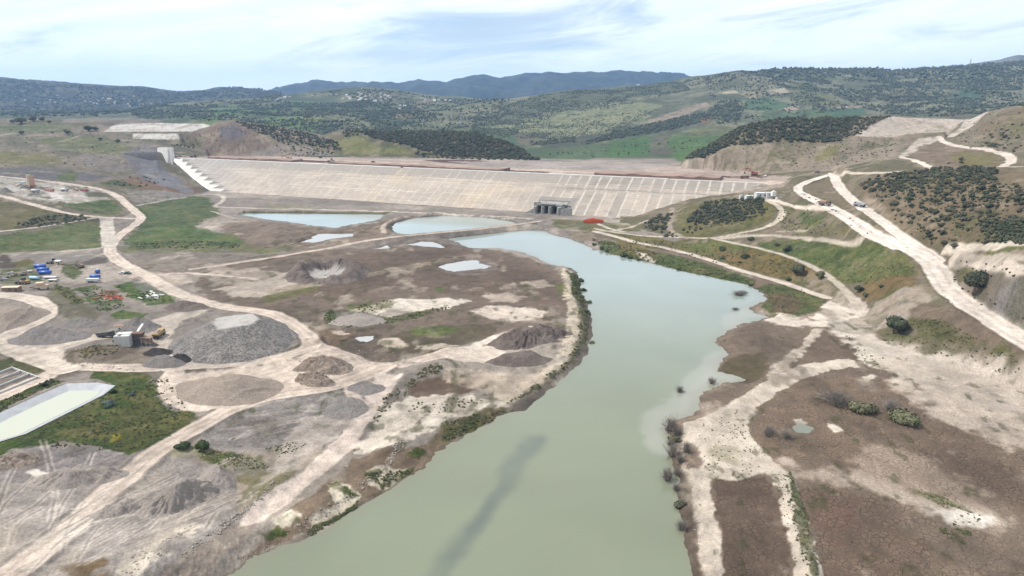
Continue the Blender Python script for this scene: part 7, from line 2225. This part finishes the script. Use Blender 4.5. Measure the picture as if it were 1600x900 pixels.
# far woods and dotted slopes
lowset = []
for k in range(8):
    r = np.random.default_rng(400 + k)
    V, F = [], []
    for j in range(3):
        c = r.normal(size=3) * .32; c[2] = abs(c[2]) + .4
        V.append(c + ICO_V * r.uniform(.4, .62) * r.uniform(.7, 1.25, (12, 1)) * np.array([1, 1, .85])); F.append(ICO_F + 12 * j)
    lowset.append((np.concatenate(V), np.concatenate(F)))
FARW = [   # polygon, count, radius, clumping
    ([(1150, 113), (1200, 110), (1300, 108), (1400, 110), (1480, 104), (1600, 96), (1600, 118), (1500, 124), (1400, 122), (1300, 121), (1200, 122)], 1500, (4.1, 8.2), .1, 3450),
    ([(1200, 122), (1300, 121), (1400, 122), (1500, 124), (1600, 118), (1600, 168), (1500, 182), (1400, 180), (1330, 160), (1280, 145), (1210, 132)], 3000, (2.5, 5.3), .5, 3400),
    ([(1100, 120), (1200, 122), (1290, 150), (1340, 170), (1240, 185), (1120, 185), (1110, 150)], 700, (2.0, 4.5), .55, 3200),
    ([(1060, 128), (1150, 113), (1150, 125), (1080, 135)], 110, (2.5, 4.9), .4, 3150),
    ([(1120, 158), (1150, 155), (1162, 172), (1150, 195), (1122, 194), (1100, 186), (1106, 172)], 300, (2.5, 4.5), .2, 2600),
    ([(905, 225), (960, 205), (1020, 192), (1060, 184), (1100, 175), (1105, 190), (1050, 202), (985, 212), (915, 226)], 620, (2.0, 4.1), .2, 2300),
    ([(828, 222), (900, 213), (897, 222), (830, 228)], 170, (1.6, 3.3), .1, 1700),
    ([(830, 152), (900, 141), (1000, 134), (1060, 128), (1080, 140), (1000, 160), (900, 180), (820, 200), (720, 210), (740, 180)], 3600, (1.3, 3.0), .45, 2980),
    ([(720, 205), (820, 195), (940, 180), (1030, 170), (960, 205), (880, 218), (800, 215)], 1300, (1.1, 2.3), .35, 2300),
    ([(620, 195), (700, 180), (800, 172), (800, 190), (720, 202), (640, 212), (615, 205)], 700, (2.0, 4.1), .4, 2500),
    ([(440, 158), (540, 150), (640, 165), (690, 180), (620, 200), (560, 205), (480, 200), (400, 195), (380, 178)], 3000, (2.3, 4.9), .45, 2700),
    ([(205, 168), (260, 165), (340, 158), (440, 151), (440, 175), (380, 185), (330, 190), (230, 186), (205, 180)], 1300, (2.5, 4.9), .5, 3150),
    ([(480, 147), (570, 139), (660, 148), (740, 157), (800, 165), (740, 180), (640, 170), (540, 152)], 700, (2.5, 5.3), .5, 3400),
    ([(0, 124), (60, 130), (150, 136), (290, 146), (345, 139), (440, 145), (440, 152), (300, 158), (150, 150), (0, 140)], 1500, (4.1, 8.2), .3, 4900),
    ([(0, 140), (150, 150), (300, 158), (260, 168), (150, 180), (0, 182)], 2000, (3.7, 7.4), .45, 4700),
    ([(850, 245), (960, 245), (1060, 240), (1130, 215), (1000, 225), (880, 235)], 60, (1.5, 2.9), .2, 1600),
    ([(300, 185), (360, 183), (420, 190), (560, 200), (560, 205), (440, 197), (360, 188)], 320, (2.0, 4.1), .3, 2200),
]
FP = []
for k, (poly, n, (r0, r1), cl, ym) in enumerate(FARW):
    P = scatter(poly, int(n * 2.0), 0, min(cl * 1.35 + .1, .9), 80 + k, 70, ym)
    FP += [(x, y, r0 * .6 + (r1 * 1.1 - r0 * .6) * random.random() ** 2.0) for x, y in P]
mass('far_woods', FP, lowset, FM['far'])
# row of thin dark trees on the low saddle
P = [hit(px, py) for px, py in [(718 + 4.0 * i + random.uniform(-1.5, 1.5), 158 + random.uniform(-.5, 1.5)) for i in range(20)]]
far = [(x, y, random.uniform(4, 6.5)) for x, y, z in P]
mass('tree_line', far, lowset, FM['far'], squash=(1.5, 2.6))

# ---- herbs and stones of the near banks
tuftset = [crown_np(500 + k, 3, 14, .7, .34) for k in range(5)]
TP = []
HERB = [
    ([(888, 425), (900, 428), (918, 470), (912, 480), (895, 462)], 130, (.6, 1.4)), ([(905, 480), (922, 490), (917, 530), (906, 552), (880, 582), (850, 606), (845, 596), (885, 565), (903, 530)], 160, (.4, .9)),
    ([(925, 374), (960, 380), (1010, 392), (1080, 408), (1150, 428), (1178, 444), (1100, 433), (1020, 413), (945, 396)], 320, (.5, 1.3)),
    ([(480, 832), (540, 802), (560, 782), (556, 795), (500, 828), (484, 838)], 160, (.3, .7)), ([(565, 742), (640, 735), (650, 732), (600, 765)], 120, (.3, .7)),
    ([(690, 662), (740, 648), (795, 640), (760, 664), (715, 682), (690, 692)], 220, (.35, .9)), ([(800, 628), (850, 604), (840, 600), (790, 632)], 60, (.3, .8)),
    ([(1224, 740), (1242, 750), (1258, 800), (1274, 860), (1284, 905), (1262, 905), (1246, 850), (1234, 790)], 170, (.22, .6)),
    ([(1205, 735), (1225, 740), (1245, 800), (1262, 880), (1275, 900), (1245, 900), (1232, 840), (1215, 775)], 90, (.15, .4)),
    ([(1100, 660), (1150, 640), (1172, 670), (1200, 720), (1160, 748), (1110, 740), (1080, 700)], 170, (.15, .45)),
    ([(1425, 765), (1470, 775), (1500, 792), (1520, 802), (1470, 792)], 90, (.15, .45)), ([(1466, 825), (1490, 825), (1518, 830), (1508, 850), (1480, 844)], 100, (.2, .5)),
    ([(1470, 795), (1530, 805), (1530, 822), (1480, 825)], 26, (.15, .5)),
    ([(1420, 500), (1460, 500), (1520, 525), (1560, 545), (1600, 565), (1520, 550), (1460, 530), (1425, 515)], 160, (.3, .9)),
    ([(1380, 520), (1500, 545), (1600, 570), (1600, 580), (1480, 556), (1380, 535)], 70, (.3, .8)),
    ([(1320, 520), (1345, 545), (1380, 560), (1380, 575), (1340, 560)], 30, (.3, .7)),
    ([(300, 702), (350, 706), (400, 716), (420, 730), (380, 745), (330, 720)], 260, (.12, .45)), ([(415, 700), (450, 692), (480, 694), (455, 709), (425, 716)], 120, (.12, .45)),
    ([(40, 676), (100, 647), (180, 604), (260, 590), (300, 648), (270, 684), (205, 706), (50, 696)], 650, (.25, .8)),
    ([(0, 645), (50, 617), (98, 597), (80, 592), (0, 628)], 130, (.3, .8)), ([(110, 548), (150, 538), (190, 540), (180, 552), (130, 560)], 80, (.3, .8)),
    ([(505, 492), (520, 484), (525, 500), (560, 512), (535, 513), (508, 506)], 90, (.4, .9)), ([(600, 498), (680, 482), (720, 478), (640, 500), (590, 509)], 90, (.4, .9)),
    ([(560, 476), (615, 468), (600, 482), (560, 490)], 60, (.4, .9)), ([(660, 575), (690, 570), (690, 582), (660, 590), (645, 615), (630, 620), (640, 595)], 90, (.4, 1.0)),
    ([(600, 620), (640, 590), (625, 620), (590, 660), (580, 655)], 60, (.3, .8)), ([(625, 635), (690, 620), (760, 625), (720, 640), (640, 650)], 60, (.25, .7)),
    ([(120, 450), (180, 455), (200, 482), (150, 488), (135, 465)], 130, (.4, 1.0)), ([(180, 446), (270, 465), (270, 474), (210, 468)], 80, (.4, 1.0)),
    ([(210, 378), (300, 376), (380, 380), (380, 386), (300, 390), (210, 386)], 120, (.5, 1.4)), ([(1190, 450), (1250, 452), (1288, 470), (1240, 492), (1205, 492)], 110, (.4, 1.0)),
    ([(1260, 400), (1420, 415), (1410, 435), (1310, 435)], 130, (.3, .8)), ([(940, 372), (1120, 382), (1250, 410), (1240, 432), (1080, 396)], 160, (.4, 1.0)),
    ([(85, 440), (130, 470), (120, 476), (90, 455)], 60, (.4, .9)), ([(1215, 330), (1320, 360), (1300, 368), (1220, 360)], 80, (.4, 1.1)),
]
for k, (poly, n, (r0, r1)) in enumerate(HERB):
    P = scatter(poly, n, 0, .6, 200 + k, 6)
    TP += [(x, y, random.uniform(r0, r1)) for x, y in P if zat(x, y) > .05]
mass('herb_tufts', TP, tuftset, FM['tuft'])
rockset = []
for k in range(6):
    r = np.random.default_rng(700 + k)
    rockset.append((ICO_V * r.uniform(.55, 1.15, (12, 1)) * np.array([1, .8, .62]) + np.array([0, 0, .3]), ICO_F))
RP = []
ROCK = [
    ([(240, 905), (300, 850), (400, 780), (430, 750), (425, 765), (340, 838), (270, 905)], 320, (.2, .75)), ([(430, 845), (520, 785), (600, 725), (620, 690), (640, 690), (600, 740), (520, 800), (440, 850)], 420, (.2, .75)),
    ([(180, 890), (240, 840), (310, 815), (280, 852), (210, 905)], 160, (.2, .7)), ([(365, 870), (480, 822), (560, 780), (560, 790), (460, 840), (380, 880)], 120, (.15, .5)),
    ([(640, 592), (700, 573), (760, 577), (850, 562), (885, 532), (890, 545), (840, 575), (700, 585)], 240, (.25, .8)), ([(885, 425), (905, 470), (912, 520), (890, 570), (875, 560), (895, 520), (885, 460)], 220, (.25, .7)),
    ([(1280, 515), (1245, 545), (1205, 580), (1165, 640), (1160, 630), (1195, 580), (1265, 520)], 180, (.2, .6)), ([(1075, 690), (1090, 760), (1105, 830), (1125, 900), (1095, 900), (1080, 800), (1064, 730)], 160, (.15, .5)),
    ([(1340, 545), (1370, 560), (1420, 600), (1410, 602), (1350, 570)], 60, (.2, .5)), ([(110, 562), (240, 560), (260, 590), (240, 582), (110, 575)], 160, (.25, .8)),
    ([(470, 560), (560, 575), (570, 590), (480, 590), (460, 575)], 120, (.25, .7)), ([(500, 540), (600, 540), (640, 565), (560, 560)], 90, (.2, .6)),
    ([(350, 340), (420, 350), (500, 366), (590, 350), (600, 364), (480, 392), (360, 380)], 60, (.3, .8)), ([(1465, 440), (1500, 490), (1600, 560), (1590, 565), (1480, 490)], 120, (.25, .7)),
    ([(1370, 325), (1480, 400), (1490, 410), (1380, 340)], 90, (.25, .8)),
]
for k, (poly, n, (r0, r1)) in enumerate(ROCK):
    P = scatter(poly, n, 0, .7, 300 + k, 10)
    RP += [(x, y, random.uniform(r0, r1) * random.choice((.25, .35, .5, .8))) for x, y in P if zat(x, y) > .05]
mass('rubble', RP, rockset, simple_mat('rubble_stone', (.235, .20, .168), .95, var=.3, scale=.4), squash=(.7, 1.1))
# ------------------------------------------------------------------ far villages
def house_mesh(k):
    r = random.Random(k)
    sx, sy, h = r.uniform(7, 12), r.uniform(6, 9), r.uniform(3.5, 6)
    mb = MB().box((0, 0, -4), (sx, sy, h + 4))
    if k % 3 == 0:
        mb.prism([(-sy / 2 - .4, h + .01), (sy / 2 + .4, h + .01), (0, h + 2.4)], -sx / 2 - .4, sx / 2 + .4)
    else:
        mb.box((0, 0, h + .01), (sx + .6, sy + .6, .5)).box((sx * .2, 0, h + .52), (sx * .35, sy * .5, 2.2))
    return mb


HM = [simple_mat('white_house', (.50, .49, .47), .8, var=.1, scale=.2), simple_mat('cream_house', (.42, .35, .29), .8, var=.1, scale=.2), simple_mat('grey_house', (.28, .27, .26), .8, var=.1, scale=.2)]
HMESH = {}
for k in range(4):
    for m in range(3):
        o = house_mesh(k).obj('house', HM[m]); HMESH[(k, m)] = o.data; bpy.data.objects.remove(o)
VIL = [
    ([(118, 158), (150, 154), (190, 152), (235, 155), (245, 164), (200, 168), (150, 165)], 34, 'house in the scattered village on the wooded ridge far left', 'houses of the far left village'),
    ([(20, 150), (100, 150), (110, 162), (40, 162)], 9, 'house standing apart among trees on the far left ridge', 'lone houses of the far left ridge'),
    ([(553, 146), (600, 146), (612, 156), (590, 162), (560, 158)], 24, 'house in the hilltop village under the radio mast', 'houses of the hilltop village'),
    ([(655, 152), (725, 155), (725, 161), (660, 160)], 10, 'house in the hamlet right of the hilltop village', 'houses right of the hilltop village'),
    ([(425, 152), (452, 150), (455, 156), (430, 158)], 6, 'house on the crest left of the hilltop village', 'houses left of the hilltop village'),
    ([(500, 150), (545, 148), (548, 156), (505, 158)], 5, 'house between the two groups on the green crest', 'houses on the green crest'),
    ([(1520, 98), (1545, 98), (1545, 103), (1522, 104)], 5, 'pale house near the skyline of the right hill', 'houses near the right skyline'),
    ([(1068, 121), (1085, 120), (1086, 125), (1070, 126)], 4, 'house on the skyline where the right hill meets the mountains', 'houses on the middle skyline'),
    ([(622, 166), (640, 165), (635, 172), (624, 172)], 3, 'house on the open slope under the hilltop village', 'houses under the hilltop village'),
    ([(990, 132), (1010, 131), (1012, 136), (994, 137)], 3, 'house on the upper edge of the scrubby slope', 'houses on the scrubby slope'),
]
words = ['small white', 'small cream', 'small grey']
for k, (poly, n, lb, gp) in enumerate(VIL):
    P = thin(scatter(poly, n * 4, 0, .2, 400 + k, 120, 4750), 20)[:n]
    for i, (x, y) in enumerate(P):
        m = random.choice((0, 0, 1, 2)) if 'grey' not in lb else 2
        o = bpy.data.objects.new('house', HMESH[(random.randrange(4), m)]); C.objects.link(o)
        o.location = (x, y, float(zat(x, y))); o.rotation_euler = (0, 0, random.uniform(-.8, .8))
        tag(o, words[m] + ' ' + lb, 'house', gp + ', ' + words[m].split()[1])
# ------------------------------------------------------------------ air
def haze_box(x0, x1, y0, y1, z0, z1, dens):
    mb = MB(); mb.box(((x0 + x1) / 2, (y0 + y1) / 2, z0), (x1 - x0, y1 - y0, z1 - z0))
    m = bpy.data.materials.new('haze'); m.use_nodes = True; t = m.node_tree; t.nodes.clear()
    o = t.nodes.new('ShaderNodeOutputMaterial'); v = t.nodes.new('ShaderNodeVolumePrincipled')
    v.inputs['Color'].default_value = (.36, .60, 1.0, 1); v.inputs['Density'].default_value = dens; v.inputs['Anisotropy'].default_value = .15
    t.links.new(v.outputs[0], o.inputs['Volume'])
    ob = mb.obj('haze', m); ob['kind'] = 'stuff'
    return ob


zmin, zmax = float(ZG.min()) - 1, max(float(ZG.max()), CAM_H) + 45
haze_box(-11800 * 2.7, 11800 * 2.7, -400, 11800, zmin, zmax, 6.5e-5)
